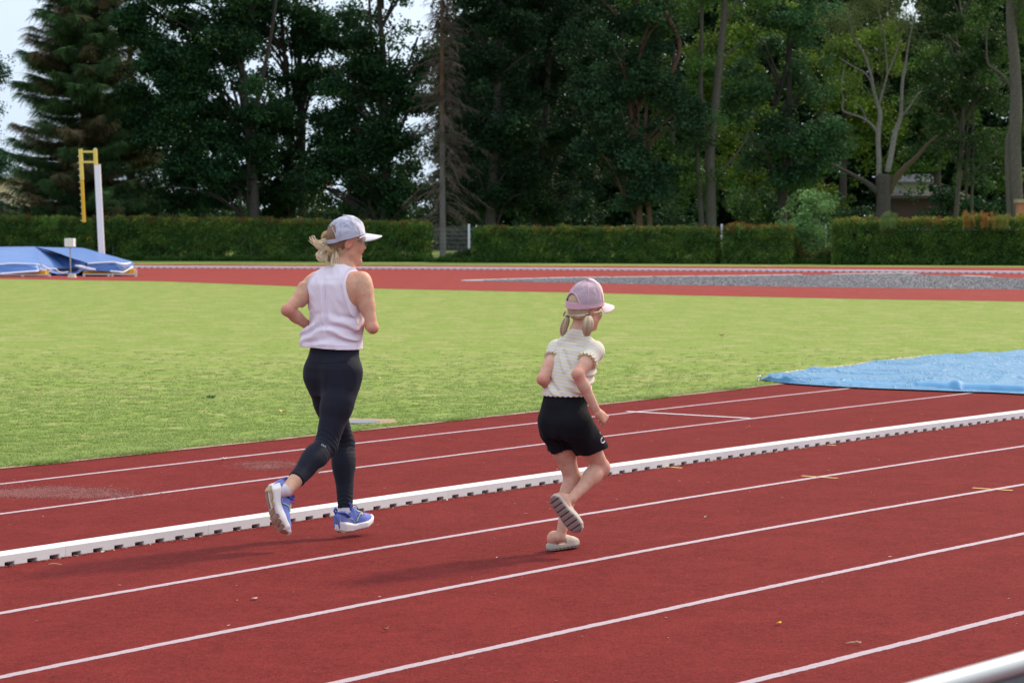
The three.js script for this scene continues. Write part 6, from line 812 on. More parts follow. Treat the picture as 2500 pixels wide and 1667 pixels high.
  const topBase = (x, y, z) => { const px = x - chest.x, pz = z - chest.z, s = px * side.x + pz * side.z, f = px * fwd.x + pz * fwd.z, h = y - hemC.y;
    let d = smin(topBody(x, y, z), loose(x, y, z), 0.04); d = smin(d, tail(x, y, z), 0.05);
    const backside = smooth(0.02, -0.05, f); const q = h / (chest.y + 0.12 - hemC.y), c0 = s + 0.02 - 0.05 * (1 - q);
    let w = 0; w += 0.011 * backside * smooth(0.22, 0.40, q) * smooth(1.02, 0.8, q) * (Math.exp(-Math.pow((c0 + 0.004) / 0.010, 2)) - Math.exp(-Math.pow((c0 - 0.012) / 0.009, 2))); // centre pleat
    w += 0.0075 * smooth(0.95, 0.55, q) * Math.sin((s * 46 + 1.1 * Math.sin(q * 5) + 2.2 * noise.noise(s * 6, q * 3, 2))) * smooth(0.25, 0.02, q * 0.5) * smooth(0.0, -0.12, s + 0.02); // pleats running to the left hem
    const u = q * 15 + 30 * (s - 0.03) * (s - 0.03) * 4 + 1.6 * noise.noise(s * 8, q * 5, 7); w += 0.0068 * backside * smooth(0.60, 0.30, q) * smooth(0.0, 0.12, q) * Math.sin(u * 2.1); // slack folds above the hem
    w += 0.0045 * noise.noise(s * 11, y * 9, f * 11) + 0.0028 * noise.noise(s * 26 + q * 6, y * 16, f * 26) + 0.004 * smooth(0.55, 0.9, q) * Math.sin((s * 60 + q * 10)) * smooth(-0.02, -0.10, s);
    w += 0.0025 * smooth(0.05, 0.015, h) ;
    d -= w; return Math.max(d, hemCut(x, y, z)); };
  const topF = (x, y, z) => { let d = topBase(x, y, z); d = smax(d, holeR(x, y, z), 0.012); d = smax(d, holeL(x, y, z), 0.012); d = smax(d, -(armR(x, y, z) - 0.006), 0.006); d = smax(d, -(armL(x, y, z) - 0.006), 0.006); d = smax(d, -neckCut(x, y, z), 0.006); return d; };
  const pinkM = cloth(rgb(0.80, 0.725, 0.835), 0.9, { sheen: 0.2, sheenColor: rgb(0.7, 0.6, 0.65) });
  const top = partW('sleeveless_top', surface(topF, lo, hi, 0.004, (x, y, z) => [x * 3 + z * 3, y * 3]), pinkM, root);
  { const bind = cloth(rgb(0.76, 0.68, 0.79), 0.9), ring = (pts, r, name, m) => { const G = new Geo(); tube(pts, r, pts.length * 2, 6, false, G); partW(name, G.build(), m, top); };
    for (const [s0, sg] of [[shR, 1], [shL, -1]]) { const n = side.clone().multiplyScalar(sg).addScaledVector(V(0, 1, 0), 0.20).normalize(), a = V(0, 1, 0).addScaledVector(n, -n.y).normalize(), b = V(0, 0, 0).crossVectors(n, a), c = off(s0, 0, -0.031 * sg, 0).addScaledVector(a, -0.055).addScaledVector(n, -0.004); ring(alongEdge(topBase, c, a, b, 60, 0.17), 0.0030, 'armhole_binding', bind); ring(alongEdge(topBase, c.clone().addScaledVector(n, -0.012), a, b, 60, 0.17, 0.0002), 0.0008, 'armhole_stitch', bind); }
    ring(alongEdge(topF, off(hemC, -0.004, 0, 0.016), side, fwd, 90, 0.26, 0.0001), 0.0009, 'hem_stitch', bind); }
  { const edge = cloth(rgb(0.016, 0.018, 0.030), 0.8), ring = (pts, r, name) => { const G = new Geo(); tube(pts, r, pts.length * 2, 5, false, G); partW(name, G.build(), edge, leggings); }; for (const [k, a, t, f] of [[kneeR, ankR, 0.755, lR], [kneeL, ankL, 0.935, lL]]) { const d = a.clone().sub(k).normalize(), u = V(0, 0, 0).crossVectors(d, side).normalize(), w = V(0, 0, 0).crossVectors(d, u); ring(alongEdge(f, lerp(k, a, t), u, w, 40, 0.09, 0.0004), 0.0010, 'cuff_stitch'); } }
  // socks and shoes
  const sockM = cloth(rgb(0.70, 0.64, 0.70), 0.95);
  const tR = V(0.262, -0.96, 0.03).normalize(), nR = V(0.70, 0.19, -0.69), hR0 = J(651, 1184, -0.50); makeShoe(hR0, tR, nR, 1, root, 'lifted blue running shoe showing its tan sole');
  const tL = V(0.64, 0.10, -0.76).normalize(), hL0 = J(822, 1303.5, 0.0); makeShoe(hL0, tL, V(-0.06, 1, 0.08), -1, root);
  const frR = frame(tR, nR), frL = frame(tL, V(-0.06, 1, 0.08)), inR = local(hR0, frR)(0.058, 0.055, 0), inL = local(hL0, frL)(0.060, 0.06, 0);
  const sock = (ank, knee, inn, len) => { const up = knee.clone().sub(ank).normalize(), c = ank.clone().addScaledVector(up, len); const G = new Geo(); tube([[...arr(inn), 0.024], [...arr(lerp(inn, ank, 0.6)), 0.030], [...arr(lerp(inn, ank, 0.9)), 0.0345], [...arr(c), 0.0365]], 0, 18, 28, true, G); const g = G.build(), p = g.attributes.position; return g; };
  partW('sock', sock(ankR, kneeR, inR, 0.006), sockM, root); partW('sock', sock(ankL, kneeL, inL, 0.028), sockM, root);
  { const foot = (ank, inn) => { const G = new Geo(); tube([[...arr(ank), 0.035], [...arr(inn), 0.034]], 0, 4, 14, true, G); return G.build(); }; }
  // cap and hair
  const capSide = cloth(rgb(0.45, 0.455, 0.57), 0.85), capFront = cloth(rgb(0.60, 0.58, 0.67), 0.85), capTrim = cloth(rgb(0.44, 0.42, 0.50), 0.85);
  const capFr = frame(V(0.925, 0.06, -0.37), V(-0.10, 1, 0.03)); makeCap(local(headO, headFr)(-0.006, 0.036, 0), capFr, { a: 0.106, b: 0.089, h: 0.100, low: -0.038, bill: 0.094, holeTop: 0.50, holeLow: 0.07, holeCos: 0.70, droop: 0.20, curl: 4.0, crown: 0.05, lean: -0.006 }, root, { side: capSide, front: capFront, trim: capTrim, strap: capSide, bill: capFront }, { wrinkle: 0.16, label: 'pale lilac baseball cap' });
  { const P = local(headO, headFr), r = rng(313), blond = phys(rgb(0.60, 0.44, 0.26), 0.45, { specularIntensity: 0.5 }), pale = phys(rgb(0.80, 0.67, 0.48), 0.42, { specularIntensity: 0.5 }), dark = phys(rgb(0.20, 0.115, 0.065), 0.6); const hairRoot = new THREE.Group(); hairRoot.name = 'hair'; root.add(hairRoot);  // pale strands have sunlight put into their colour
    const scalp = ball(P(-0.012, 0.030, 0), 0.101, 0.089, 0.0795, headFr), nape = ball(P(-0.052, -0.035, 0), 0.036, 0.056, 0.050, headFr), line = below(P(0.0, 0.0, 0), headFr[0].clone().addScaledVector(headFr[1], -0.28).normalize()); const scalpF = (x, y, z) => smax(smin(scalp(x, y, z), nape(x, y, z), 0.03) - 0.0015 * noise.noise(x * 60, y * 18, z * 60), smax(line(x, y, z), -(y - headO.y + 0.085), 0.01), 0.012); partW('cropped_hair', surface(scalpF, P(0, 0, 0).subScalar(0.16), P(0, 0, 0).addScalar(0.16), 0.004), dark, hairRoot);
    const knot = P(-0.106, 0.004, 0.0); const strand = (pts, w, m, name = 'curl') => { const G = new Geo(); for (let k = 0; k < w * 1.9; k++) { const g = () => (r() - 0.5) * 0.022, ox = g(), oy = g(), oz = g() * 1.6, j = () => (r() - 0.5) * 0.020, w0 = 0.3 + 0.25 * r(); const q = pts.map(([x, y, z], i) => { const p = J(x + 3, y, z - 0.035), k = w0 + 0.22 * i; return [p.x + ox * k + j() * 0.5, p.y + oy * k + j() * 0.5, p.z + oz * k + j(), 0.0019 * (1 - 0.6 * i / pts.length)]; }); tube(q, 0, 26, 5, false, G); } partW(name, G.build(), m, hairRoot); };
    // loops of hair blown back from the opening of the cap
    strand([[797, 566, 0.12], [789, 572, 0.11], [787, 582, 0.11], [793, 592, 0.11], [800, 596, 0.11]], 40, blond, 'hair_tail'); strand([[800, 588, 0.11], [792, 598, 0.08], [800, 612, 0.07], [808, 622, 0.07], [811, 634, 0.06]], 46, blond, 'hair_tail'); strand([[806, 596, 0.09], [815, 604, 0.06], [822, 614, 0.06], [826, 626, 0.07], [820, 632, 0.07]], 34, dark, 'hair_tail'); strand([[812, 594, 0.08], [822, 606, 0.05], [829, 615, 0.05], [827, 622, 0.05]], 16, blond);
    strand([[800, 588, 0.10], [786, 592, 0.08], [776, 597, 0.06], [768, 594, 0.05], [761, 585, 0.05], [757, 581, 0.05]], 10, pale); strand([[802, 594, 0.10], [790, 605, 0.08], [780, 602, 0.06], [771, 598, 0.05], [768, 590, 0.05]], 16, pale); strand([[804, 600, 0.10], [792, 606, 0.07], [780, 612, 0.06], [774, 622, 0.05], [779, 631, 0.05], [788, 629, 0.06], [792, 622, 0.06]], 18, pale); strand([[803, 604, 0.09], [790, 612, 0.07], [779, 619, 0.06], [775, 628, 0.05], [784, 633, 0.05]], 12, pale); strand([[803, 606, 0.09], [796, 620, 0.07], [791, 630, 0.06], [794, 640, 0.06], [799, 642, 0.06]], 14, pale); strand([[808, 610, 0.08], [812, 622, 0.05], [810, 636, 0.04], [808, 650, 0.03]], 20, pale); strand([[810, 606, 0.07], [818, 618, 0.045], [818, 632, 0.04], [816, 640, 0.04]], 14, pale); strand([[806, 600, 0.09], [798, 607, 0.06], [803, 616, 0.05], [812, 616, 0.05], [812, 608, 0.05]], 18, blond); strand([[798, 585, 0.1], [781, 588, 0.08], [770, 600, 0.07], [786, 606, 0.07]], 8, pale); strand([[870, 588, -0.02], [880, 584, -0.01], [886, 581, 0.0]], 5, dark, 'temple_hair');
  }
}

// ---------------------------------------------------------------- the girl
function makeSlide(o, toe, up, side, root, label) { // chunky slip-on with a ribbed sole
  const fr = frame(toe, up), P = local(o, fr), L = 0.233, sl = new THREE.Group(); sl.name = 'slide_shoe'; root.add(sl); if (label) sl.userData.label = label;
  const foam = phys(rgb(0.47, 0.42, 0.365), 0.8, { specularIntensity: 0.3 }), under = std(rgb(0.27, 0.19, 0.18), 0.85), groove = std(rgb(0.10, 0.06, 0.058), 0.95);
  const half = curveOf([[0, 0.006], [0.03, 0.020], [0.12, 0.0325], [0.4, 0.0335], [0.7, 0.0415], [0.85, 0.0385], [0.95, 0.024], [1, 0.005]]), bend = (t) => -side * 0.006 * Math.sin(Math.PI * t);
  partW('sole', loft(48, 36, (t, a) => { const w = half(t) + 0.002, c = Math.cos(a), s = Math.sin(a), y0 = 0.007 + 0.006 * smooth(0.85, 1, t), y1 = 0.036 - 0.006 * smooth(0.3, 1, t); return P(t * L, (y0 + y1) / 2 + Math.sign(s) * (y1 - y0) / 2 * Math.pow(Math.abs(s), 0.5), bend(t) + Math.sign(c) * w * Math.pow(Math.abs(c), 0.5)); }), foam, sl);
  partW('footbed', loft(30, 24, (t, a) => { const tt = 0.03 + 0.5 * t, w = half(tt) - 0.004, c = Math.cos(a), s = Math.sin(a); return P(tt * L, 0.036 + 0.004 * s, bend(tt) + Math.sign(c) * w * Math.pow(Math.abs(c), 0.6)); }), std(rgb(0.38, 0.33, 0.285), 0.9), sl);
  partW('strap', loft(30, 30, (t, a) => { const tt = 0.42 + 0.56 * t, w = half(tt) + 0.0015, c = Math.cos(a), s = Math.sin(a), h = curveOf([[0, 0.074], [0.25, 0.070], [0.6, 0.058], [0.85, 0.046], [1, 0.036]])(t); const x = tt * L - 0.030 * Math.max(0, s) * (1 - t) * -0.2; return P(x, 0.024 + (s > 0 ? (h - 0.024) * Math.pow(s, 0.8) : s * 0.004), bend(tt) + Math.sign(c) * w * Math.pow(Math.abs(c), 0.75)); }), foam, sl);
  const n = 8; for (let i = 0; i < n; i++) { const t0 = 0.015 + i * 0.97 / n, t1 = t0 + 0.97 / n * 0.80; partW('tread_bar', loft(8, 20, (t, a) => { const tt = mixn(t0, t1, t), w = Math.max(0.004, half(tt) - 0.001), c = Math.cos(a), s = Math.sin(a), e = 1 - 0.25 * Math.pow(Math.abs(2 * t - 1), 6); return P((tt + 0.05 * 0) * L, 0.005 + 0.0065 * s * e + 0.006 * smooth(0.85, 1, tt), bend(tt) + Math.sign(c) * w * Math.pow(Math.abs(c), 0.5) ); }), under, sl); }
  partW('sole_underside', loft(40, 20, (t, a) => { const w = half(t) - 0.003, c = Math.cos(a), s = Math.sin(a); return P(mixn(0.02, 0.98, t) * L, 0.0075 + 0.003 * s + 0.006 * smooth(0.85, 1, t), bend(t) + Math.sign(c) * Math.max(0.002, w) * Math.pow(Math.abs(c), 0.5)); }), groove, sl);
  return sl;
}
{
  const Z0 = 12.1, J = (px, py, dz) => at(px, py, Z0 + dz), gp = ground(1380, 1350);
  const root = thing('person', 'girl in striped tee, black shorts and pink cap running in slip-on shoes', 'person', V(gp.x, 0, gp.z));
  const side = V(Math.cos(PHI), 0, Math.sin(PHI)), fwd = V(Math.sin(PHI), 0, -Math.cos(PHI));
  const pelvis = J(1378, 1022, 0), waist = J(1384, 955, 0.02), chest = J(1404, 880, 0.05), neck = J(1412, 812, 0.06);
  const hipR = J(1410, 1036, -0.045), hipL = J(1356, 1036, 0.05), kneeL = J(1397, 1166, 0.10), ankL = J(1369, 1312, 0.0), kneeR = J(1468, 1141, 0.10), ankR = J(1395, 1218, -0.085);
  const shR = J(1452, 856, -0.02), shL = J(1362, 853, 0.11), elR = J(1411, 914, -0.16), elL = J(1325, 926, -0.01), wrR = J(1456, 1001, -0.13), wrL = J(1368, 962, 0.12);
  const lerp = (a, b, t) => a.clone().lerp(b, t), off = (p, f, s, u) => p.clone().addScaledVector(fwd, f).addScaledVector(side, s).addScaledVector(V(0, 1, 0), u);
  const headFr = frame(V(0.76, -0.10, -0.64), V(0.10, 1, 0.0)), headO = J(1430, 752, 0.08), hs = 0.93;
  const leg = (h, k, a, g) => { const back = k.clone().sub(h).normalize(), sh = a.clone().sub(k).normalize(), cd = back.sub(sh); cd.addScaledVector(sh, -cd.dot(sh)); if (cd.length() < 0.15) cd.copy(fwd).negate(); cd.normalize(); if (cd.dot(fwd) > 0) cd.negate(); const front = cd.clone().negate();
    return [[cone(h, lerp(h, k, 0.5), 0.063 + g, 0.056 + g), 0.03], [cone(lerp(h, k, 0.45), k, 0.056 + g, 0.041 + g), 0.03], [ball(k.clone().addScaledVector(front, 0.010), 0.040 + g, 0.046 + g, 0.040 + g), 0.02], [cone(k, lerp(k, a, 0.3), 0.039 + g, 0.040 + g), 0.02], [cone(lerp(k, a, 0.25), a, 0.040 + g, 0.0240 + g), 0.02], [ball(lerp(k, a, 0.28).addScaledVector(cd, 0.012), 0.036 + g, 0.080 + g, 0.036 + g, frame(V(0, 0, 0).crossVectors(sh, side), sh.clone().negate())), 0.025]]; };
  const trunk = (g) => [barrel([[off(pelvis, 0, 0, -0.09), 0.090 + g, 0.070 + g], [pelvis, 0.108 + g, 0.086 + g], [off(pelvis, 0, 0, 0.07), 0.108 + g, 0.082 + g], [waist, 0.100 + g, 0.078 + g], [lerp(waist, chest, 0.5), 0.104 + g, 0.080 + g], [chest, 0.112 + g, 0.082 + g], [off(lerp(shR, shL, 0.5), 0, 0, 0.0), 0.096 + g, 0.058 + g], [off(lerp(shR, shL, 0.5), 0, 0, 0.025), 0.052 + g, 0.036 + g]], side, fwd), [ball(off(lerp(hipR, pelvis, 0.1), -0.035, 0, 0.01), 0.062 + g), 0.04], [ball(off(lerp(hipL, pelvis, 0.1), -0.035, 0, 0.01), 0.062 + g), 0.04], [cone(off(lerp(shR, shL, 0.04), 0, 0, 0.0), off(neck, -0.008, 0, -0.008), 0.037 + g, 0.034 + g), 0.04], [cone(off(lerp(shL, shR, 0.04), 0, 0, 0.0), off(neck, -0.008, 0, -0.008), 0.037 + g, 0.034 + g), 0.04]];
  const arm = (s, e, w, g = 0) => [[ball(s, 0.040 + g, 0.043 + g, 0.040 + g), 0.03], [cone(s, lerp(s, e, 0.6), 0.037 + g, 0.034 + g), 0.025], [cone(lerp(s, e, 0.5), e, 0.034 + g, 0.030 + g), 0.015], [cone(e, lerp(e, w, 0.35), 0.0305 + g, 0.030 + g), 0.010], [cone(lerp(e, w, 0.3), w, 0.030 + g, 0.0205 + g), 0.012]];
  const headF = headField(headO, headFr, hs, 0), hP0 = local(headO, headFr), hP = (x, y, z) => hP0(x * hs, y * hs, z * hs);
  const tL = V(0.66, 0.02, -0.75).normalize(), uL = V(0, 1, 0), heelL = J(1338, 1352, 0.0); heelL.y = 0.008; const tR = V(0.615, -0.785, 0.05).normalize(), uR = V(0.36, 0.28, -0.89).normalize(), heelR = J(1346, 1212, -0.17);
  const frL = frame(tL, uL), frR = frame(tR, uR), fL = local(heelL, frL), fR = local(heelR, frR);
  const foot = (P, ank) => [[ball(P(0.030, 0.054, 0), 0.021, 0.022, 0.020), 0.015], [cone(ank, P(0.046, 0.066, 0), 0.0235, 0.0235), 0.012], [cone(P(0.05, 0.066, 0), P(0.14, 0.050, 0), 0.030, 0.020), 0.025], [cone(P(0.04, 0.050, 0), P(0.12, 0.046, 0), 0.022, 0.020), 0.02]];
  const bodyF0 = union([...trunk(0), ...leg(hipR, kneeR, ankR, 0), ...leg(hipL, kneeL, ankL, 0), ...arm(shR, elR, wrR), ...arm(shL, elL, wrL), ...foot(fL, ankL), ...foot(fR, ankR)], 0.025), neckF = union([[cone(off(neck, -0.002, 0, -0.03), hP(-0.028, -0.05, 0), 0.036, 0.038), 0.03], [cone(off(neck, 0.012, 0, -0.03), hP(0.008, -0.07, 0), 0.034, 0.036), 0.03]], 0.03);
  const bodyF = (x, y, z) => smin(smin(bodyF0(x, y, z), neckF(x, y, z), 0.035), headF(x, y, z), 0.02);
  const skin = phys(0xffffff, 0.5, { vertexColors: true, map: skinTex([0.60, 0.335, 0.25]), specularIntensity: 0.35, sheen: 0.1 });
  const all = [hipR, hipL, kneeR, kneeL, ankR, ankL, shR, shL, elR, elL, wrR, wrL, neck, headO, heelL, heelR, fR(0.2, 0, 0), fL(0.2, 0, 0)], lo = V(1e9, 1e9, 1e9), hi = V(-1e9, -1e9, -1e9); all.forEach((p) => { lo.min(p); hi.max(p); }); lo.subScalar(0.15); hi.addScalar(0.15);
  const fd = wrR.clone().sub(elR).normalize(); const hR = hand(wrR.clone().addScaledVector(fd, 0.012), V(0.66, -0.62, -0.30).normalize(), V(-0.42, -0.55, 0.55).normalize(), V(-0.52, -0.50, -0.62).normalize(), 0.74, [1.0, 1.3, 0.8], 1), fdl = wrL.clone().sub(elL).normalize(), hL = hand(wrL.clone().addScaledVector(fdl, 0.012), fdl, V(0.1, -0.9, -0.3).normalize(), V(0.8, 0.1, 0.55).normalize(), 0.70, [0.9, 1.1, 0.7], -1);
  partW('body', rosy(joinSkin([surface(bodyF, lo, hi, 0.0042), hR, hL]), [[elR, 0.06, 0.20], [elL, 0.06, 0.20], [kneeR, 0.08, 0.12], [kneeL, 0.07, 0.10], [hP(-0.01, 0, 0.08), 0.045, 0.30], [hP(0.055, -0.035, 0.04), 0.05, 0.14], [fL(0.02, 0.05, 0), 0.045, 0.22], [fR(0.02, 0.05, 0), 0.045, 0.18], [hR.attributes.position.count ? wrR.clone().addScaledVector(fd, 0.07) : wrR, 0.05, 0.14]]), skin, root);
  faceParts(headO, headFr, hs, root, rgb(0.08, 0.14, 0.22));
  { const P = hP, G = new Geo(); tube([P(0.089, -0.062, -0.014), P(0.094, -0.0635, 0), P(0.089, -0.062, 0.014)], 0.0030, 8, 6, true, G); partW('lips', G.build(), phys(rgb(0.45, 0.16, 0.13), 0.4), root); }
  // shorts
  const hemR = lerp(hipR, kneeR, 0.57), hemL = lerp(hipL, kneeL, 0.43), dR = kneeR.clone().sub(hipR).normalize(), dL = kneeL.clone().sub(hipL).normalize();
  const shortF = (() => { const legR = cone(hipR, lerp(hipR, kneeR, 0.75), 0.077, 0.089), legL = cone(hipL, lerp(hipL, kneeL, 0.62), 0.074, 0.082), top = union(trunk(0.008), 0.03), cR = below(hemR, dR.clone().addScaledVector(V(0, -1, 0), 0.7).normalize()), cL = below(hemL, dL), cT = below(off(waist, 0, 0, 0.012), V(0, 1, 0)); const hipBox = barrel([[off(pelvis, 0.01, 0.006, -0.17), 0.120, 0.102], [off(pelvis, -0.005, 0, -0.02), 0.115, 0.100], [off(pelvis, 0, 0, 0.06), 0.110, 0.090], [off(waist, 0, 0, 0.02), 0.106, 0.085]], side, fwd), cB = below(off(pelvis, 0, 0, -0.100), V(0, -1, 0));
    return (x, y, z) => { const sx = (x - pelvis.x) * side.x + (z - pelvis.z) * side.z, ang = Math.atan2((x - pelvis.x) * fwd.x + (z - pelvis.z) * fwd.z, sx), hgt = y - pelvis.y; let d = smin(Math.max(legR(x, y, z), cR(x, y, z)), Math.max(legL(x, y, z), cL(x, y, z)), 0.02); d = smin(d, smax(hipBox(x, y, z), cB(x, y, z), 0.04), 0.05); d = smin(d, top(x, y, z), 0.02); const gather = smooth(0.03, 0.14, hgt); d -= 0.0022 * gather * Math.sin(ang * 42) + 0.004 * (1 - gather) * fbm(x * 12, y * 4, z * 12, 2) + 0.0035 * smooth(0.02, -0.10, hgt) * Math.sin(ang * 9 + y * 14); d = Math.max(d, cT(x, y, z)); const low = Math.max(cR(x, y, z) - 0.0, -1); return Math.max(d, Math.min(cB(x, y, z) > 0 ? -1 : -1, low)); }; })();
  const black = cloth(rgb(0.0085, 0.009, 0.013), 0.8, { sheen: 0.25, sheenColor: rgb(0.25, 0.26, 0.36), sheenRoughness: 0.5 });
  const shorts = partW('shorts', surface(shortF, lo, hi, 0.0045, (x, y, z) => [x * 3 + z * 3, y * 3]), black, root);
  const march = (f, p, dir) => { const q = p.clone(); for (let i = 0; i < 80; i++) { const d = f(q.x, q.y, q.z); if (d < 0.0006) return q; q.addScaledVector(dir, d * 0.6); } return null; };
  const onF = (f, px, py) => march(f, J(px, py, -0.5), at(px, py, 12).sub(camera.position).normalize());
  { const white = std(rgb(0.62, 0.60, 0.64), 0.7); const mark = (pts, r, name) => { const q = pts.map(([x, y]) => onF(shortF, x, y)).filter(Boolean); if (q.length < 2) return; const G = new Geo(); tube(q, r, q.length * 3, 5, true, G); partW(name, G.build(), white, shorts); };
    mark([[1470, 1068], [1467.5, 1074], [1469, 1080.5], [1473, 1081], [1476, 1077]], 0.0036, 'printed_letter'); mark([[1458, 1041], [1461, 1045]], 0.0030, 'printed_letter'); mark([[1464, 1054], [1467, 1060]], 0.0020, 'printed_letter'); mark([[1450, 1024], [1453, 1029]], 0.0022, 'printed_letter'); }
  // striped tee
  const stripe = (() => { const e = lattice(851, 64); return texture(64, 512, (u, v) => { const p = (v * 16 + 0.03 * e(u, v)) % 1; const y = smooth(0.02, 0.16, p) * smooth(0.58, 0.44, p); const th = (p > 0.70 && p < 0.82) ? 0.5 : 0; const a = [0.72, 0.70, 0.74], b = [0.72, 0.63, 0.38], c = [0.68, 0.62, 0.62]; return a.map((k, i) => mixn(mixn(k, b[i], y), c[i], th)); }, true); })();
  const tee = cloth(0xffffff, 0.9, { map: stripe }), trim = cloth(rgb(0.62, 0.52, 0.32), 0.9);
  const teeBase = union(trunk(0.008), 0.03), looseT = barrel([[off(waist, 0, 0, -0.06), 0.122, 0.100], [off(waist, 0, 0, 0.01), 0.118, 0.096], [lerp(waist, chest, 0.5), 0.118, 0.096], [off(chest, 0, 0, 0.0), 0.120, 0.094], [off(lerp(shR, shL, 0.5), 0, 0, -0.01), 0.104, 0.068], [off(lerp(shR, shL, 0.5), 0, 0, 0.02), 0.062, 0.045]], side, fwd);
  const armR = union(arm(shR, elR, wrR), 0.02), armL = union(arm(shL, elL, wrL), 0.02), slR = union([[ball(shR, 0.046), 0.03], [cone(shR, lerp(shR, elR, 0.62), 0.0465, 0.051), 0.03]], 0.03), slL = union([[ball(shL, 0.046), 0.03], [cone(shL, lerp(shL, elL, 0.52), 0.0465, 0.048), 0.03]], 0.03);
  const hemT = below(off(waist, 0, 0, -0.022), V(0, -1, 0)), neckHole = ball(off(neck, 0.012, 0, 0.022), 0.062, 0.030, 0.060);
  const collarCut = below(off(neck, -0.01, 0, -0.004), V(0, 1, 0).addScaledVector(fwd, 0.25).normalize());
  const wavy = (f, dir, o) => (x, y, z) => f(x, y, z);
  const teeF = (x, y, z) => { const s = (x - chest.x) * side.x + (z - chest.z) * side.z, f = (x - chest.x) * fwd.x + (z - chest.z) * fwd.z, ang = Math.atan2(f, s), q = (y - waist.y) / (chest.y - waist.y); let d = smin(smin(teeBase(x, y, z), looseT(x, y, z), 0.03), Math.max(neckF(x, y, z) - 0.007, collarCut(x, y, z)), 0.015); let w = 0.0035 * noise.noise(s * 16, y * 12, f * 16); const line = (s0, q0, s1, q1, k) => { const vx = s1 - s0, vy = (q1 - q0) * 0.16, l = vx * vx + vy * vy, px = s - s0, py = (q - q0) * 0.16, t = Math.min(1, Math.max(0, (px * vx + py * vy) / l)), dd = Math.hypot(px - vx * t, py - vy * t); return k * Math.exp(-dd * dd / 0.00016); }; if (f < 0.02) { w -= line(-0.02, 1.30, 0.045, 0.75, 0.008); w -= line(-0.085, 0.45, 0.0, 0.02, 0.009); w += line(-0.035, 1.25, 0.02, 0.70, 0.005); w += line(-0.10, 0.36, -0.01, -0.06, 0.006); } w += 0.0045 * smooth(0.02, 0.09, s) * smooth(1.0, 0.5, q) * Math.sin(q * 21 + s * 70); d -= w; d -= 0.004 * smooth(0.10, -0.02, q) ; const hemWave = 0.0022 * Math.sin(ang * 34); d = Math.max(d, hemT(x, y + hemWave, z)); d = smax(d, -neckHole(x, y, z), 0.005); return d; };
  const sleeveF = (sl, aF, s0, e0, cut) => { const dir = e0.clone().sub(s0).normalize(), c = lerp(s0, e0, cut), pl = below(c, dir), in0 = below(s0.clone().addScaledVector(dir, -0.02), dir.clone().negate()); const A = V(0, 0, 0).crossVectors(dir, V(0, 1, 0)).normalize(), Bx = V(0, 0, 0).crossVectors(dir, A); return (x, y, z) => { const px = x - s0.x, py = y - s0.y, pz = z - s0.z, a = Math.atan2(px * A.x + py * A.y + pz * A.z, px * Bx.x + py * Bx.y + pz * Bx.z), ax = px * dir.x + py * dir.y + pz * dir.z; const hem = smooth(-0.03, 0.0, pl(x, y, z)); let d = sl(x, y, z) - 0.003 * noise.noise(x * 18, y * 18, z * 18) - 0.0035 * hem * Math.sin(a * 15); d = Math.max(d, pl(x, y, z) + 0.0035 * Math.sin(a * 15)); return d; }; };
  const sR = sleeveF(slR, armR, shR, elR, 0.46), sLf = sleeveF(slL, armL, shL, elL, 0.30);
  const axisUV = (o, d, k) => (x, y, z) => [x * 2 + z * 2, ((x - o.x) * d.x + (y - o.y) * d.y + (z - o.z) * d.z) / k];
  const per = 0.0172 * 16, upT = chest.clone().sub(waist).normalize(); const tshirt = partW('striped_tee', surface(teeF, lo, hi, 0.004, axisUV(waist, upT, per)), tee, root);
  partW('sleeve', surface(sR, lo, hi, 0.004, axisUV(shR, elR.clone().sub(shR).normalize(), per)), tee, tshirt); partW('sleeve', surface(sLf, lo, hi, 0.004, axisUV(shL, elL.clone().sub(shL).normalize(), per)), tee, tshirt);
  // sleeve edging, scalloped
  for (const [s0, e0, cut, rad] of [[shR, elR, 0.46, 0.052], [shL, elL, 0.30, 0.050]]) { const dir = e0.clone().sub(s0).normalize(), A = V(0, 0, 0).crossVectors(dir, V(0, 1, 0)).normalize(), Bx = V(0, 0, 0).crossVectors(dir, A), c = lerp(s0, e0, cut), G = new Geo(); tube(Array.from({ length: 91 }, (_, i) => { const a = i / 90 * 6.2832, k = rad + 0.0035 * Math.sin(a * 15) * 0.6; return c.clone().addScaledVector(A, Math.sin(a) * k).addScaledVector(Bx, Math.cos(a) * k).addScaledVector(dir, -0.0035 * Math.sin(a * 15)); }), 0.0017, 180, 5, false, G); partW('sleeve_edging', G.build(), trim, tshirt); }
  makeSlide(heelL, tL, uL, -1, root); makeSlide(heelR, tR, uR, 1, root, 'lifted slip-on shoe showing its ribbed brown sole');
  // cap
  const mesh = phys(rgb(0.54, 0.40, 0.48), 0.8, { bumpMap: weave, bumpScale: 0.004 }), pinkF = cloth(rgb(0.76, 0.56, 0.62), 0.85), pink = cloth(rgb(0.66, 0.42, 0.50), 0.85);
  const capFr = frame(V(0.77, 0.02, -0.63), V(0.06, 1, 0.10)); makeCap(hP(-0.010, 0.028, 0), capFr, { a: 0.104, b: 0.090, h: 0.112, low: -0.022, bill: 0.082, holeTop: 0.40, holeLow: 0.14, holeCos: 0.80, droop: 0.26, curl: 4.8, crown: 0.14, lean: 0.004 }, root, { side: mesh, front: pinkF, trim: pink, strap: pink, bill: pinkF }, { wrinkle: 0.05, rib: 0.0021, arch: 0.0042, label: 'pink mesh backed cap' });
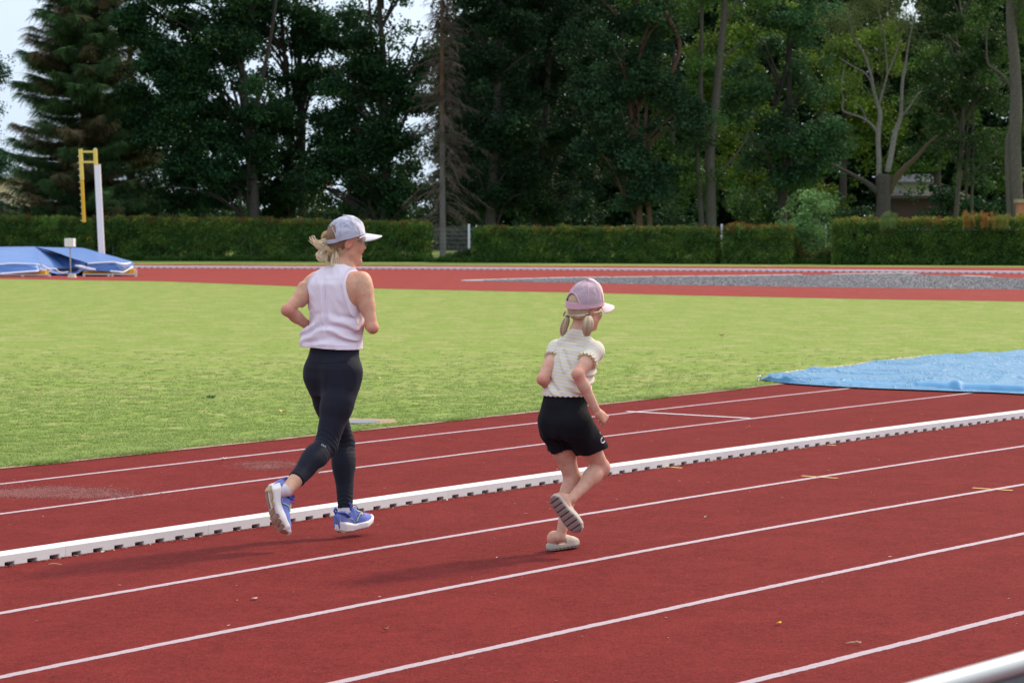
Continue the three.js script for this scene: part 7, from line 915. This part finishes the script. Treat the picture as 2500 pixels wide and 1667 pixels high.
  { // lower band of the cap in solid pink
    const P = local(hP(-0.010, 0.028, 0), capFr), c = root.getObjectByName('cap'); const g = gridGeo(60, 3, (u, v) => { const th = mixn(0.25, 2 * Math.PI - 0.25, u), y = v * 0.020, fr2 = Math.cos(th), rr = 0.0022; return P((0.104 + rr) * Math.cos(th) * (1 - 0.01 * v), -0.022 * (1 - v * 0.15) * (1 - fr2) * 0.5 + y - 0.002, (0.090 + rr) * Math.sin(th) * (1 - 0.01 * v)); }); partW('lower_band', g, pink, c); }
  // hair: parted at the nape into two short pigtails
  { const r = rng(414), hairM = phys(rgb(0.47, 0.35, 0.235), 0.45, { specularIntensity: 0.5 }), hairL = phys(rgb(0.60, 0.475, 0.34), 0.42, { specularIntensity: 0.55 }), tie = std(rgb(0.015, 0.014, 0.016), 0.8), tie2 = std(rgb(0.10, 0.11, 0.13), 0.8); const hair = new THREE.Group(); hair.name = 'hair'; root.add(hair);
    const scalp = ball(hP(-0.010, 0.030, 0), 0.096, 0.086, 0.0765, headFr), nape = ball(hP(-0.058, -0.022, 0), 0.036, 0.045, 0.058, headFr), line = below(hP(0.006, 0.0, 0), headFr[0].clone().addScaledVector(headFr[1], -0.42).normalize()); const sF = (x, y, z) => smax(smin(scalp(x, y, z), nape(x, y, z), 0.03) - 0.0016 * noise.noise(x * 70, y * 16, z * 70), line(x, y, z), 0.01); partW('scalp_hair', surface(sF, headO.clone().subScalar(0.15), headO.clone().addScalar(0.15), 0.004), hairM, hair);
    const tail = (pts, n, spread, m1, m2, tieM) => { const q = pts.map(([x, y, z]) => J(x, y, z)); const prof = [0.35, 1.0, 1.15, 0.95, 0.55], G1 = new Geo(), G2 = new Geo(); for (let k = 0; k < n; k++) { const a = r() * 6.283, d = Math.sqrt(r()) * spread, ox = Math.cos(a) * d, oz = Math.sin(a) * d, end = 0.85 + 0.25 * r(); tube(q.map((p, i) => [p.x + ox * prof[i], p.y + (i === q.length - 1 ? (1 - end) * 0.05 : 0), p.z + oz * prof[i], 0.0015 * (i === q.length - 1 ? 0.4 : 1)]), 0, 16, 5, false, r() < 0.5 ? G1 : G2); } const g = new THREE.Group(); g.name = 'pigtail'; hair.add(g); const a1 = partW('strands', G1.build(), m1, g), a2 = partW('strands', G2.build(), m2, g); const T = new Geo(); tube([0, 1, 2, 3, 4, 5, 6, 7, 8].map((i) => V(q[0].x + Math.cos(i / 8 * 6.283) * spread * 0.42, q[0].y - 0.004, q[0].z + Math.sin(i / 8 * 6.283) * spread * 0.42)), 0.0055, 24, 6, false, T); partW('hair_tie', T.build(), tieM, g); };
    tail([[1437, 768, -0.045], [1437, 782, -0.062], [1436, 796, -0.068], [1434, 808, -0.066], [1433, 819, -0.058]], 400, 0.0255, hairM, hairL, tie);
    tail([[1386, 770, 0.075], [1382, 783, 0.072], [1378, 796, 0.070], [1375, 808, 0.070], [1374, 818, 0.072]], 280, 0.0185, hairM, hairL, tie2);
    const wisp = new Geo(); for (const [a, b, c] of [[[1466, 756, 0.0], [1469, 761, 0.0], [1465, 768, -0.005]], [[1450, 764, -0.03], [1460, 763, -0.02], [1468, 758, -0.005]], [[1380, 760, 0.10], [1377, 765, 0.10], [1376, 772, 0.10]], [[1382, 762, 0.09], [1388, 768, 0.06], [1400, 772, 0.0]], [[1400, 770, 0.0], [1420, 770, -0.04], [1436, 767, -0.05]], [[1392, 766, 0.04], [1412, 774, -0.02], [1434, 770, -0.05]]]) for (let k = 0; k < 9; k++) { const e = () => (r() - 0.5) * 0.010; tube([a, b, c].map(([x, y, z]) => { const p = J(x, y, z); return [p.x + e(), p.y + e(), p.z + e(), 0.0016]; }), 0, 8, 4, false, wisp); } partW('loose_strands', wisp.build(), hairL, hair); }
}

scene.traverse((o) => { if (o.isMesh) { o.castShadow = true; o.receiveShadow = true; } });
renderer.render(scene, camera);
